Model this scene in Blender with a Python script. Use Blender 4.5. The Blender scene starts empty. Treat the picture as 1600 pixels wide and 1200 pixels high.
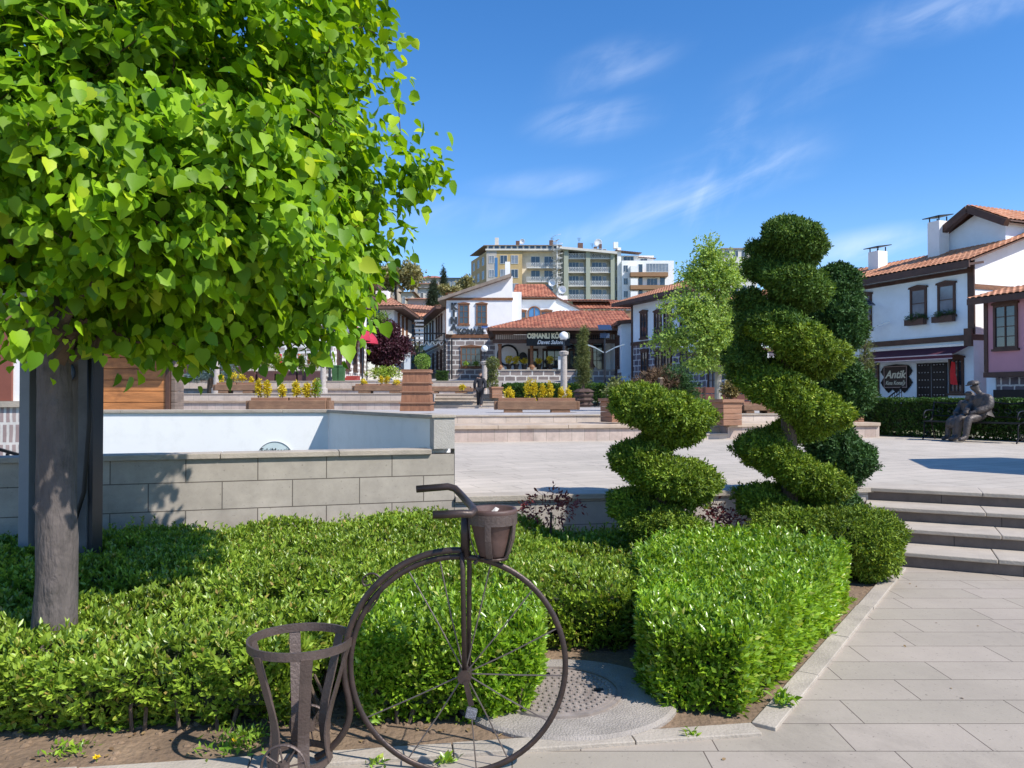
import bpy, bmesh, math, random
import numpy as np
from mathutils import Vector, Matrix
sc = bpy.context.scene
C = sc.collection
R = math.radians
random.seed(7); rng = np.random.default_rng(7)
# ------------------------------------------------------------ camera, sky, sun
HZ = 618.0; F = 1200.0; EYE = 1.6
cam = bpy.data.objects.new('camera', bpy.data.cameras.new('camera')); C.objects.link(cam)
cam.location = (0, 0, EYE); cam.data.sensor_width = 36; cam.data.lens = 27.0
cam.rotation_euler = (R(90) + math.atan((HZ-600)/F), 0, 0)
cam.data.clip_start = 0.05; cam.data.clip_end = 3000
sc.camera = cam
SUN_EL = R(47); sh = Vector((.839, -.545, 0)).normalized()
SDIR = Vector((sh.x*math.cos(SUN_EL), sh.y*math.cos(SUN_EL), math.sin(SUN_EL)))
w = bpy.data.worlds.new('World'); sc.world = w; w.use_nodes = True
nt = w.node_tree; nt.nodes.clear()
wo = nt.nodes.new('ShaderNodeOutputWorld'); bg = nt.nodes.new('ShaderNodeBackground')
sky = nt.nodes.new('ShaderNodeTexSky'); sky.sky_type = 'NISHITA'; sky.sun_disc = False
sky.sun_elevation = SUN_EL; sky.sun_rotation = math.atan2(SDIR.x, SDIR.y)
sky.air_density = 1.0; sky.dust_density = 0.3; sky.ozone_density = 2.6; sky.altitude = 900
tc = nt.nodes.new('ShaderNodeTexCoord')
# thin cirrus wisps, laid out by direction (u = x/y, v = z/y)
def wn(t, **k):
    n = nt.nodes.new(t)
    for a, b in k.items(): setattr(n, a, b)
    return n
def wm(op, a, b=None):
    n = wn('ShaderNodeMath', operation=op)
    for i, v in enumerate((a, b)):
        if v is None: continue
        if isinstance(v, (int, float)): n.inputs[i].default_value = v
        else: nt.links.new(v, n.inputs[i])
    return n.outputs[0]
sep = wn('ShaderNodeSeparateXYZ'); nt.links.new(tc.outputs['Generated'], sep.inputs[0])
ay = wm('MAXIMUM', wm('ABSOLUTE', sep.outputs[1]), .12); uu = wm('DIVIDE', sep.outputs[0], ay); vv = wm('DIVIDE', sep.outputs[2], ay)
cb = wn('ShaderNodeCombineXYZ'); nt.links.new(uu, cb.inputs[0]); nt.links.new(vv, cb.inputs[1])
def streak(ang, sx, sy, lo, hi, seed, dist=.6):
    r = wn('ShaderNodeVectorRotate', rotation_type='Z_AXIS'); r.inputs['Angle'].default_value = -R(ang); nt.links.new(cb.outputs[0], r.inputs[0])
    m = wn('ShaderNodeMapping'); m.inputs['Scale'].default_value = (sx, sy, 1); m.inputs['Location'].default_value = (seed, seed*.7, seed); nt.links.new(r.outputs[0], m.inputs[0])
    n = wn('ShaderNodeTexNoise'); n.inputs['Scale'].default_value = 1; n.inputs['Detail'].default_value = 6; n.inputs['Roughness'].default_value = .55; n.inputs['Distortion'].default_value = dist; nt.links.new(m.outputs[0], n.inputs['Vector'])
    q = wn('ShaderNodeMapRange', interpolation_type='SMOOTHSTEP'); q.inputs['From Min'].default_value = lo; q.inputs['From Max'].default_value = hi; nt.links.new(n.outputs[0], q.inputs[0]); return q.outputs[0]
def blob(px, py, w_, h_, ang, k):
    r = wn('ShaderNodeVectorRotate', rotation_type='Z_AXIS'); r.inputs['Center'].default_value = ((px-800)/F, (HZ-py)/F, 0); r.inputs['Angle'].default_value = -R(ang); nt.links.new(cb.outputs[0], r.inputs[0])
    m = wn('ShaderNodeMapping'); m.inputs['Location'].default_value = (-(px-800)/w_, -(HZ-py)/h_, 0); m.inputs['Scale'].default_value = (F/w_, F/h_, 0); nt.links.new(r.outputs[0], m.inputs[0])
    l = wn('ShaderNodeVectorMath', operation='LENGTH'); nt.links.new(m.outputs[0], l.inputs[0])
    q = wn('ShaderNodeMapRange', interpolation_type='SMOOTHERSTEP'); q.inputs['From Min'].default_value = 1; q.inputs['From Max'].default_value = 0; q.inputs['To Max'].default_value = k; nt.links.new(l.outputs['Value'], q.inputs[0]); return q.outputs[0]
mask = None
for b in [(1100, 300, 300, 95, 24, 1.0), (1140, 215, 150, 60, 60, .6), (930, 185, 150, 50, 8, .85), (960, 100, 170, 60, 20, .6), (850, 285, 170, 35, 5, .5), (1350, 385, 220, 45, 10, .8), (1480, 15, 260, 60, 12, .7), (1000, 355, 260, 40, 8, .6), (700, 340, 200, 50, 8, .35), (1250, 120, 260, 90, 30, .25)]:
    o_ = blob(*b); mask = o_ if mask is None else wm('MAXIMUM', mask, o_)
stk = wm('ADD', wm('MULTIPLY', streak(24, 4, 15, .34, .8, 3.1), .75), wm('MULTIPLY', streak(66, 5, 16, .4, .85, 8.4, 1.0), .3))
mm2o = wm('MINIMUM', wm('MULTIPLY', wm('MULTIPLY', mask, stk), .62), .8)
hz = wn('ShaderNodeMapRange', interpolation_type='SMOOTHSTEP'); hz.inputs['From Min'].default_value = .32; hz.inputs['From Max'].default_value = 0; hz.inputs['To Max'].default_value = .1; nt.links.new(vv, hz.inputs[0])
mm2o = wm('MAXIMUM', mm2o, hz.outputs[0])
hs = nt.nodes.new('ShaderNodeHueSaturation'); hs.inputs['Saturation'].default_value = 1.3; hs.inputs['Value'].default_value = 1.1; hs.inputs['Hue'].default_value = .505; nt.links.new(sky.outputs[0], hs.inputs['Color'])
mx = nt.nodes.new('ShaderNodeMix'); mx.data_type = 'RGBA'; mx.inputs['B'].default_value = (5.6, 6.2, 7.2, 1)
nt.links.new(mm2o, mx.inputs['Factor']); nt.links.new(hs.outputs[0], mx.inputs['A'])
nt.links.new(mx.outputs['Result'], bg.inputs[0]); bg.inputs[1].default_value = .15
nt.links.new(bg.outputs[0], wo.inputs[0])
sun = bpy.data.lights.new('sun', 'SUN'); sun.energy = 4.7; sun.angle = R(.53); sun.color = (1, .955, .89)
so = bpy.data.objects.new('sun', sun); C.objects.link(so); so.location = (20, -10, 30)
so.rotation_euler = SDIR.to_track_quat('Z', 'Y').to_euler()
sc.view_settings.view_transform = 'Standard'; sc.view_settings.look = 'None'; sc.view_settings.exposure = 0.37; sc.view_settings.gamma = 1
sc.cycles.use_denoising = True; sc.cycles.max_bounces = 6; sc.cycles.transparent_max_bounces = 4

# ------------------------------------------------------------ pixel helpers (photo 1600x1200)
def W(px, py, Y): return Vector(((px-800)/F*Y, Y, EYE-(py-HZ)/F*Y))
def G(px, py, z=0.0):
    Y = (EYE-z)*F/(py-HZ); return Vector(((px-800)/F*Y, Y, z))

# ------------------------------------------------------------ materials
MATS = {}
def nodes(name):
    m = bpy.data.materials.new(name); m.use_nodes = True; t = m.node_tree
    return m, t, t.nodes['Principled BSDF'], t.nodes, t.links
def L(c, k): return (min(1, c[0]*k), min(1, c[1]*k), min(1, c[2]*k), 1)
def mat(name, col, rough=.8, var=.18, scale=3.0, bump=0.0, bscale=None, metal=0.0, stretch=(1, 1, 1), spec=.5, detail=6, dirt_shade=None):
    if name in MATS: return MATS[name]
    m, t, b, N, K = nodes(name)
    b.inputs['Roughness'].default_value = rough; b.inputs['Metallic'].default_value = metal
    b.inputs['Specular IOR Level'].default_value = spec
    tcn = N.new('ShaderNodeTexCoord'); mpn = N.new('ShaderNodeMapping'); mpn.inputs['Scale'].default_value = stretch
    K.new(tcn.outputs['Object'], mpn.inputs[0])
    nz = N.new('ShaderNodeTexNoise'); nz.inputs['Scale'].default_value = scale; nz.inputs['Detail'].default_value = detail; nz.inputs['Roughness'].default_value = .65
    K.new(mpn.outputs[0], nz.inputs['Vector'])
    rp = N.new('ShaderNodeValToRGB'); rp.color_ramp.elements[0].position = .3; rp.color_ramp.elements[1].position = .72
    rp.color_ramp.elements[0].color = L(col, 1-var); rp.color_ramp.elements[1].color = L(col, 1+var)
    K.new(nz.outputs[0], rp.inputs[0]); out = rp.outputs[0]
    if dirt_shade:
        dn = N.new('ShaderNodeTexNoise'); dn.inputs['Scale'].default_value = dirt_shade[1]; dn.inputs['Detail'].default_value = 8; dn.inputs['Roughness'].default_value = .7
        K.new(tcn.outputs['Object'], dn.inputs['Vector'])
        dr = N.new('ShaderNodeValToRGB'); dr.color_ramp.elements[0].position = .5; dr.color_ramp.elements[1].position = .75
        dr.color_ramp.elements[1].color = (dirt_shade[2],)*3+(1,); K.new(dn.outputs[0], dr.inputs[0])
        mxn = N.new('ShaderNodeMix'); mxn.data_type = 'RGBA'; K.new(dr.outputs[0], mxn.inputs['Factor']); K.new(out, mxn.inputs['A']); mxn.inputs['B'].default_value = (*dirt_shade[0], 1)
        out = mxn.outputs['Result']
    K.new(out, b.inputs['Base Color'])
    if bump:
        bn = N.new('ShaderNodeBump'); bn.inputs['Strength'].default_value = bump; bn.inputs['Distance'].default_value = .02
        nb = N.new('ShaderNodeTexNoise'); nb.inputs['Scale'].default_value = bscale or scale*6; nb.inputs['Detail'].default_value = 5
        K.new(mpn.outputs[0], nb.inputs['Vector']); K.new(nb.outputs[0], bn.inputs['Height']); K.new(bn.outputs[0], b.inputs['Normal'])
    MATS[name] = m; return m
def brick(name, c1, c2, mortar, bw, bh, ms, plane='wall', rough=.85, rot=0, bump=.4, offset=.5, var=.25, squash=1, smooth=.1, nscale=2.5, distort=0.0, fine=60, speck=.25):
    if name in MATS: return MATS[name]
    m, t, b, N, K = nodes(name); b.inputs['Roughness'].default_value = rough
    tcn = N.new('ShaderNodeTexCoord')
    if plane == 'wall':
        sp = N.new('ShaderNodeSeparateXYZ'); K.new(tcn.outputs['Object'], sp.inputs[0])
        ad = N.new('ShaderNodeMath'); K.new(sp.outputs[0], ad.inputs[0]); K.new(sp.outputs[1], ad.inputs[1])
        cbn = N.new('ShaderNodeCombineXYZ'); K.new(ad.outputs[0], cbn.inputs[0]); K.new(sp.outputs[2], cbn.inputs[1]); vec = cbn.outputs[0]
    else:
        mpn = N.new('ShaderNodeMapping'); mpn.inputs['Rotation'].default_value = (0, 0, rot); K.new(tcn.outputs['Object'], mpn.inputs[0]); vec = mpn.outputs[0]
    if distort:
        dn = N.new('ShaderNodeTexNoise'); dn.inputs['Scale'].default_value = 3.0; K.new(vec, dn.inputs['Vector'])
        vm = N.new('ShaderNodeVectorMath'); vm.operation = 'SCALE'; vm.inputs['Scale'].default_value = distort; K.new(dn.outputs['Color'], vm.inputs[0])
        va = N.new('ShaderNodeVectorMath'); K.new(vec, va.inputs[0]); K.new(vm.outputs[0], va.inputs[1]); vec = va.outputs[0]
    bk = N.new('ShaderNodeTexBrick'); K.new(vec, bk.inputs['Vector'])
    bk.inputs['Color1'].default_value = (*c1, 1); bk.inputs['Color2'].default_value = (*c2, 1); bk.inputs['Mortar'].default_value = (*mortar, 1)
    bk.inputs['Scale'].default_value = 1; bk.inputs['Brick Width'].default_value = bw; bk.inputs['Row Height'].default_value = bh
    bk.inputs['Mortar Size'].default_value = ms; bk.inputs['Mortar Smooth'].default_value = smooth; bk.offset = offset; bk.squash = squash; bk.squash_frequency = 3
    bk.inputs['Bias'].default_value = 0
    nz = N.new('ShaderNodeTexNoise'); nz.inputs['Scale'].default_value = nscale; nz.inputs['Detail'].default_value = 9; nz.inputs['Roughness'].default_value = .7
    K.new(tcn.outputs['Object'], nz.inputs['Vector'])
    mr = N.new('ShaderNodeMapRange'); mr.inputs['From Min'].default_value = .3; mr.inputs['From Max'].default_value = .7; mr.inputs['To Min'].default_value = 1-var; mr.inputs['To Max'].default_value = 1+var*.6
    K.new(nz.outputs[0], mr.inputs[0])
    vs = N.new('ShaderNodeVectorMath'); vs.operation = 'SCALE'; K.new(bk.outputs['Color'], vs.inputs[0]); K.new(mr.outputs[0], vs.inputs['Scale'])
    sk = N.new('ShaderNodeTexNoise'); sk.inputs['Scale'].default_value = 34; sk.inputs['Detail'].default_value = 3; sk.inputs['Roughness'].default_value = .75; K.new(tcn.outputs['Object'], sk.inputs['Vector'])
    sr = N.new('ShaderNodeMapRange'); sr.inputs['From Min'].default_value = .62; sr.inputs['From Max'].default_value = .72; sr.inputs['To Min'].default_value = 1; sr.inputs['To Max'].default_value = 1-speck; K.new(sk.outputs[0], sr.inputs[0])
    st_ = N.new('ShaderNodeTexNoise'); st_.inputs['Scale'].default_value = .9; st_.inputs['Detail'].default_value = 10; st_.inputs['Roughness'].default_value = .72; st_.inputs['Distortion'].default_value = .8; K.new(tcn.outputs['Object'], st_.inputs['Vector'])
    s2 = N.new('ShaderNodeMapRange'); s2.inputs['From Min'].default_value = .56; s2.inputs['From Max'].default_value = .74; s2.inputs['To Min'].default_value = 1; s2.inputs['To Max'].default_value = .74; K.new(st_.outputs[0], s2.inputs[0])
    mm_ = N.new('ShaderNodeMath'); mm_.operation = 'MULTIPLY'; K.new(sr.outputs[0], mm_.inputs[0]); K.new(s2.outputs[0], mm_.inputs[1])
    vq = N.new('ShaderNodeVectorMath'); vq.operation = 'SCALE'; K.new(vs.outputs[0], vq.inputs[0]); K.new(mm_.outputs[0], vq.inputs['Scale'])
    K.new(vq.outputs[0], b.inputs['Base Color'])
    bn = N.new('ShaderNodeBump'); bn.inputs['Strength'].default_value = bump; bn.inputs['Distance'].default_value = .01; bn.invert = True
    K.new(bk.outputs['Fac'], bn.inputs['Height'])
    b2 = N.new('ShaderNodeBump'); b2.inputs['Strength'].default_value = .25; b2.inputs['Distance'].default_value = .004
    nf = N.new('ShaderNodeTexNoise'); nf.inputs['Scale'].default_value = fine; nf.inputs['Detail'].default_value = 4; K.new(tcn.outputs['Object'], nf.inputs['Vector'])
    K.new(nf.outputs[0], b2.inputs['Height']); K.new(bn.outputs[0], b2.inputs['Normal']); K.new(b2.outputs[0], b.inputs['Normal'])
    MATS[name] = m; return m
def leafmat(name, c1, c2, trans=.35, rough=.45, c3=None, spec=.4):
    if name in MATS: return MATS[name]
    m, t, b, N, K = nodes(name)
    g = N.new('ShaderNodeNewGeometry'); rp = N.new('ShaderNodeValToRGB')
    rp.color_ramp.elements[0].color = (*c1, 1); rp.color_ramp.elements[1].color = (*c2, 1)
    if c3: e = rp.color_ramp.elements.new(.93); e.color = (*c2, 1); rp.color_ramp.elements[2].color = (*c3, 1)
    K.new(g.outputs['Random Per Island'], rp.inputs[0])
    tcn = N.new('ShaderNodeTexCoord'); nz = N.new('ShaderNodeTexNoise'); nz.inputs['Scale'].default_value = 2.2; nz.inputs['Detail'].default_value = 3
    K.new(tcn.outputs['Object'], nz.inputs['Vector'])
    mr = N.new('ShaderNodeMapRange'); mr.inputs['From Min'].default_value = .3; mr.inputs['From Max'].default_value = .7; mr.inputs['To Min'].default_value = .72; mr.inputs['To Max'].default_value = 1.25
    K.new(nz.outputs[0], mr.inputs[0]); vs = N.new('ShaderNodeVectorMath'); vs.operation = 'SCALE'; K.new(rp.outputs[0], vs.inputs[0]); K.new(mr.outputs[0], vs.inputs['Scale'])
    K.new(vs.outputs[0], b.inputs['Base Color']); b.inputs['Roughness'].default_value = rough; b.inputs['Specular IOR Level'].default_value = spec
    tr = N.new('ShaderNodeBsdfTranslucent'); v2 = N.new('ShaderNodeVectorMath'); v2.operation = 'MULTIPLY'; v2.inputs[1].default_value = (1.5, 1.35, .5)
    K.new(vs.outputs[0], v2.inputs[0]); K.new(v2.outputs[0], tr.inputs[0])
    ms = N.new('ShaderNodeMixShader'); ms.inputs[0].default_value = trans
    K.new(b.outputs[0], ms.inputs[1]); K.new(tr.outputs[0], ms.inputs[2]); K.new(ms.outputs[0], N['Material Output'].inputs[0])
    MATS[name] = m; return m
def tilemat(name, c1, c2):
    if name in MATS: return MATS[name]
    m, t, b, N, K = nodes(name); b.inputs['Roughness'].default_value = .8
    uv = N.new('ShaderNodeUVMap'); uv.uv_map = 'uv'
    fl = N.new('ShaderNodeVectorMath'); fl.operation = 'FLOOR'; K.new(uv.outputs[0], fl.inputs[0])
    wn = N.new('ShaderNodeTexWhiteNoise'); wn.noise_dimensions = '2D'; K.new(fl.outputs[0], wn.inputs['Vector'])
    rp = N.new('ShaderNodeValToRGB'); rp.color_ramp.elements[0].color = (*c1, 1); rp.color_ramp.elements[1].color = (*c2, 1); K.new(wn.outputs[0], rp.inputs[0])
    tcn = N.new('ShaderNodeTexCoord'); nz = N.new('ShaderNodeTexNoise'); nz.inputs['Scale'].default_value = 1.2; nz.inputs['Detail'].default_value = 8; K.new(tcn.outputs['Object'], nz.inputs['Vector'])
    mr = N.new('ShaderNodeMapRange'); mr.inputs['From Min'].default_value = .3; mr.inputs['From Max'].default_value = .7; mr.inputs['To Min'].default_value = .7; mr.inputs['To Max'].default_value = 1.2
    K.new(nz.outputs[0], mr.inputs[0]); vs = N.new('ShaderNodeVectorMath'); vs.operation = 'SCALE'; K.new(rp.outputs[0], vs.inputs[0]); K.new(mr.outputs[0], vs.inputs['Scale'])
    K.new(vs.outputs[0], b.inputs['Base Color']); MATS[name] = m; return m
def plain(name, col, rough=.5, metal=0, emit=None, spec=.5):
    return mat(name, col, rough, .08, 4, metal=metal, spec=spec)

white = mat('white_render', (.82, .815, .8), .9, .04, 1.2, bump=.08, bscale=40, dirt_shade=((.6, .57, .52), 1.6, .35))
white2 = mat('pit_paint', (.86, .86, .84), .8, .03, .6, bump=.05, bscale=60, dirt_shade=((.62, .62, .58), 2.6, .35))
bluew = mat('pale_blue_shade_render', (.76, .87, .95), .9, .05, 1.5, bump=.08, bscale=40, dirt_shade=((.55, .6, .65), 1.4, .3))  # on white walls this blue puts their bluish shade into the colour
pinkw = mat('pink_render', (.55, .27, .31), .9, .06, 1.5, bump=.08, bscale=40)
cream = mat('cream_render', (.72, .64, .5), .9, .1, 1.2, dirt_shade=((.4, .34, .26), 1.0, .4))
ochre = mat('ochre_render', (.47, .34, .16), .9, .12, 1.2, dirt_shade=((.3, .24, .15), 1.0, .45))
olive = mat('sage_render', (.34, .36, .28), .9, .1, 1.0, dirt_shade=((.22, .23, .18), 1.0, .4))
pale = mat('pale_render', (.64, .61, .55), .9, .08, 1.2, dirt_shade=((.35, .33, .3), 1.0, .4))
brownr = mat('brown_render', (.3, .17, .09), .9, .08, 1.2)
dwood = mat('dark_timber', (.075, .035, .022), .6, .35, 3, bump=.3, stretch=(1, 1, 1), bscale=20)
mwood = mat('mid_timber', (.2, .085, .035), .6, .4, 4, bump=.3, bscale=20, stretch=(1, 1, 3))
soff = mat('soffit_timber', (.13, .07, .05), .7, .3, 4, bump=.2)
verge = mat('weathered_verge', (.25, .2, .16), .8, .25, 3)
glass = plain('window_glass', (.035, .05, .07), .06, 0, spec=.9)
glassb = plain('sky_glass', (.05, .16, .34), .08, 0, spec=.9)
curtain = mat('curtained_pane', (.2, .22, .25), .15, .35, .8, spec=.8)
frameW = plain('white_frame', (.7, .7, .68), .5)
tile_m = tilemat('roof_tiles', (.28, .085, .045), (.5, .2, .11))
tile_p = tilemat('old_roof_tiles', (.3, .13, .08), (.5, .26, .16))
tile_o = tilemat('orange_roof_tiles', (.42, .17, .08), (.62, .3, .17))
ashlar = brick('ashlar_blocks', (.2, .165, .155), (.3, .25, .23), (.66, .63, .58), .72, .36, .045, var=.3, bump=.5, distort=.06)
rubble = brick('rubble_blocks', (.11, .1, .13), (.2, .17, .19), (.6, .6, .6), .52, .34, .035, var=.35, bump=.5, squash=.7, distort=.1)
whitest = brick('white_faced_blocks', (.3, .25, .23), (.42, .35, .32), (.78, .76, .73), .5, .3, .07, var=.2, bump=.4, distort=.05)
pinkst = brick('pink_cladding', (.34, .25, .24), (.45, .36, .33), (.66, .62, .58), .09, .3, .02, var=.25, distort=.03)
pave = brick('pavement_slabs', (.345, .297, .235), (.385, .325, .265), (.11, .085, .065), .86, .29, .0032, plane='floor', var=.13, bump=.5, nscale=1.3, smooth=.3, squash=.72, speck=.5)
plazam = brick('plaza_slabs', (.44, .385, .315), (.5, .435, .36), (.2, .165, .135), .8, .3, .005, plane='floor', rot=R(-24), var=.17, nscale=.7, bump=.4, squash=.8, speck=.3)
clad = brick('wall_cladding', (.44, .34, .29), (.52, .43, .37), (.3, .25, .21), .3, 2.0, .006, var=.25, nscale=3.5, offset=0)
clad2 = brick('terrace_cladding', (.48, .4, .33), (.56, .48, .41), (.3, .26, .22), .6, 2.0, .006, var=.2, nscale=3, offset=0)
stepst = mat('step_stone', (.43, .37, .3), .85, .16, 2.2, bump=.25, bscale=50, dirt_shade=((.24, .19, .155), 1.8, .5))
riserst = mat('riser_stone', (.16, .125, .105), .9, .25, 2.5, bump=.35, bscale=60, dirt_shade=((.08, .06, .05), 2.2, .6))
coping = mat('coping_stone', (.4, .345, .28), .85, .16, 2.5, bump=.3, bscale=60, dirt_shade=((.14, .12, .1), 3, .5))
darkcope = mat('mossy_coping', (.12, .11, .1), .9, .25, 4, bump=.3, bscale=60)
woodbench = mat('bench_plank', (.33, .24, .17), .75, .3, 2.2, bump=.3, stretch=(1, 8, 8), bscale=14)
soil = mat('bare_soil', (.2, .135, .085), .95, .35, 3, bump=.9, bscale=30, dirt_shade=((.3, .21, .13), 5, .6))
concrete = mat('rough_concrete', (.33, .29, .25), .95, .22, 4, bump=.6, bscale=90, dirt_shade=((.2,.17,.14), 5, .5))
asph = mat('stone_road', (.33, .3, .28), .9, .12, .8, bump=.3, bscale=30)
hillm = mat('hill_ground', (.13, .13, .07), .95, .35, .15, dirt_shade=((.22, .17, .11), .1, .6))
grassm = mat('grass_ground', (.06, .12, .02), .95, .35, 3, bump=.6)
plank_red = mat('kiosk_planks', (.42, .17, .055), .55, .45, 1.6, bump=.25, stretch=(1, 1, 7), bscale=10, dirt_shade=((.09, .035, .015), 1.8, .85))
plank_grey = mat('grey_planks', (.2, .15, .12), .7, .35, 2, bump=.3, stretch=(1, 1, 7), dirt_shade=((.08, .06, .05), 3, .6))
logw = mat('log_timber', (.21, .115, .065), .75, .3, 2.2, bump=.4, stretch=(1, 7, 7), bscale=12, dirt_shade=((.36, .22, .12), 3.2, .55))
binw = mat('bin_timber', (.27, .12, .06), .6, .3, 3, bump=.3, stretch=(6, 6, 1), bscale=12, dirt_shade=((.13, .05, .03), 3, .6))
boxw = mat('planter_timber', (.3, .15, .085), .7, .25, 2, bump=.3, stretch=(1, 1, 7), bscale=12, dirt_shade=((.12, .06, .04), 2.5, .5))
metalb = mat('brown_metal', (.06, .042, .036), .42, .3, 14, bump=.12, bscale=160, metal=.45, dirt_shade=((.13, .075, .05), 14, .35))
wovenb = mat('ribbed_brown_metal', (.11, .08, .068), .5, .3, 10, bump=.22, stretch=(1, 1, 1), bscale=90, metal=.3, dirt_shade=((.05, .03, .025), 20, .6))
steelm = plain('dark_steel', (.03, .035, .045), .4, .4)
greym = plain('grey_post', (.2, .22, .25), .6, .2)
silver = plain('silver_metal', (.5, .52, .54), .35, .7)
blackm = plain('black_iron', (.012, .012, .014), .45, .5)
bark = mat('smooth_bark', (.115, .095, .085), .92, .35, 5, bump=1.0, bscale=26, stretch=(1.6, 1.6, .45), dirt_shade=((.03, .025, .022), 7, .8))  # darker, with stronger dark patches: dappled shade put into the bark colour
bark2 = mat('rough_bark', (.12, .085, .06), .95, .3, 9, bump=.9, bscale=30, stretch=(2, 2, .4))
twigm = mat('twigs', (.1, .06, .035), .9, .3, 8)
hedgecore = mat('hedge_shade_core', (.03, .042, .014), .95, .4, 14, bump=.8, bscale=50)  # solid core; the shade inside the foliage is put into its dark colour
concr2 = mat('aggregate_column', (.42, .37, .33), .9, .2, 12, bump=.5, bscale=70)
globe = plain('milk_globe', (.82, .82, .8), .25)
bronze = mat('weathered_bronze', (.085, .07, .062), .5, .35, 14, bump=.9, bscale=22, metal=.3, dirt_shade=((.03,.026,.025), 9, .6))
redc = plain('red_canvas', (.42, .02, .05), .7)
maroon = plain('maroon_canvas', (.085, .012, .03), .8)
flagred = plain('flag_red', (.65, .015, .02), .7)
lin = leafmat('linden_leaves', (.075, .19, .006), (.3, .5, .015), .42, .5, (.55, .66, .04), .3)
hedl = leafmat('privet_leaves', (.11, .23, .015), (.34, .52, .04), .28, .3, (.5, .5, .12), .6)
hedl2 = leafmat('back_privet_leaves', (.11, .2, .018), (.35, .48, .055), .27, .35, (.45, .32, .1), .5)
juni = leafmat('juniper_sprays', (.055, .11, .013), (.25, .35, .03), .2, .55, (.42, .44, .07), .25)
junim = leafmat('shaded_juniper_sprays', (.035, .08, .015), (.13, .22, .03), .15, .6, (.22, .28, .05), .25)  # darker copy of juni: shading of the tall juniper's top put into colour
junid = leafmat('dark_juniper_sprays', (.025, .065, .02), (.08, .17, .04), .12, .6, None, .25)
dkhedge = leafmat('dark_hedge_leaves', (.025, .06, .015), (.08, .17, .025), .2, .5)
lite = leafmat('spring_leaves', (.2, .32, .05), (.42, .55, .13), .35, .5)
plum = leafmat('plum_leaves', (.035, .01, .018), (.1, .03, .045), .2, .5)
spruce = leafmat('blue_spruce_needles', (.07, .12, .11), (.2, .28, .27), .1, .6)
drym = leafmat('dry_brush', (.07, .035, .02), (.26, .17, .1), .1, .8)
yell = leafmat('yellow_leaves', (.5, .38, .01), (.75, .62, .03), .3, .5, (.25, .35, .03))
olivel = leafmat('olive_green_leaves', (.09, .12, .03), (.22, .24, .08), .25, .6)
farl = leafmat('far_leaves', (.17, .17, .06), (.4, .36, .17), .2, .7)
pinel = leafmat('dark_pine_needles', (.015, .03, .012), (.05, .075, .03), .1, .7)
redl = leafmat('red_barberry_leaves', (.12, .02, .03), (.3, .08, .08), .25, .5)

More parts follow.
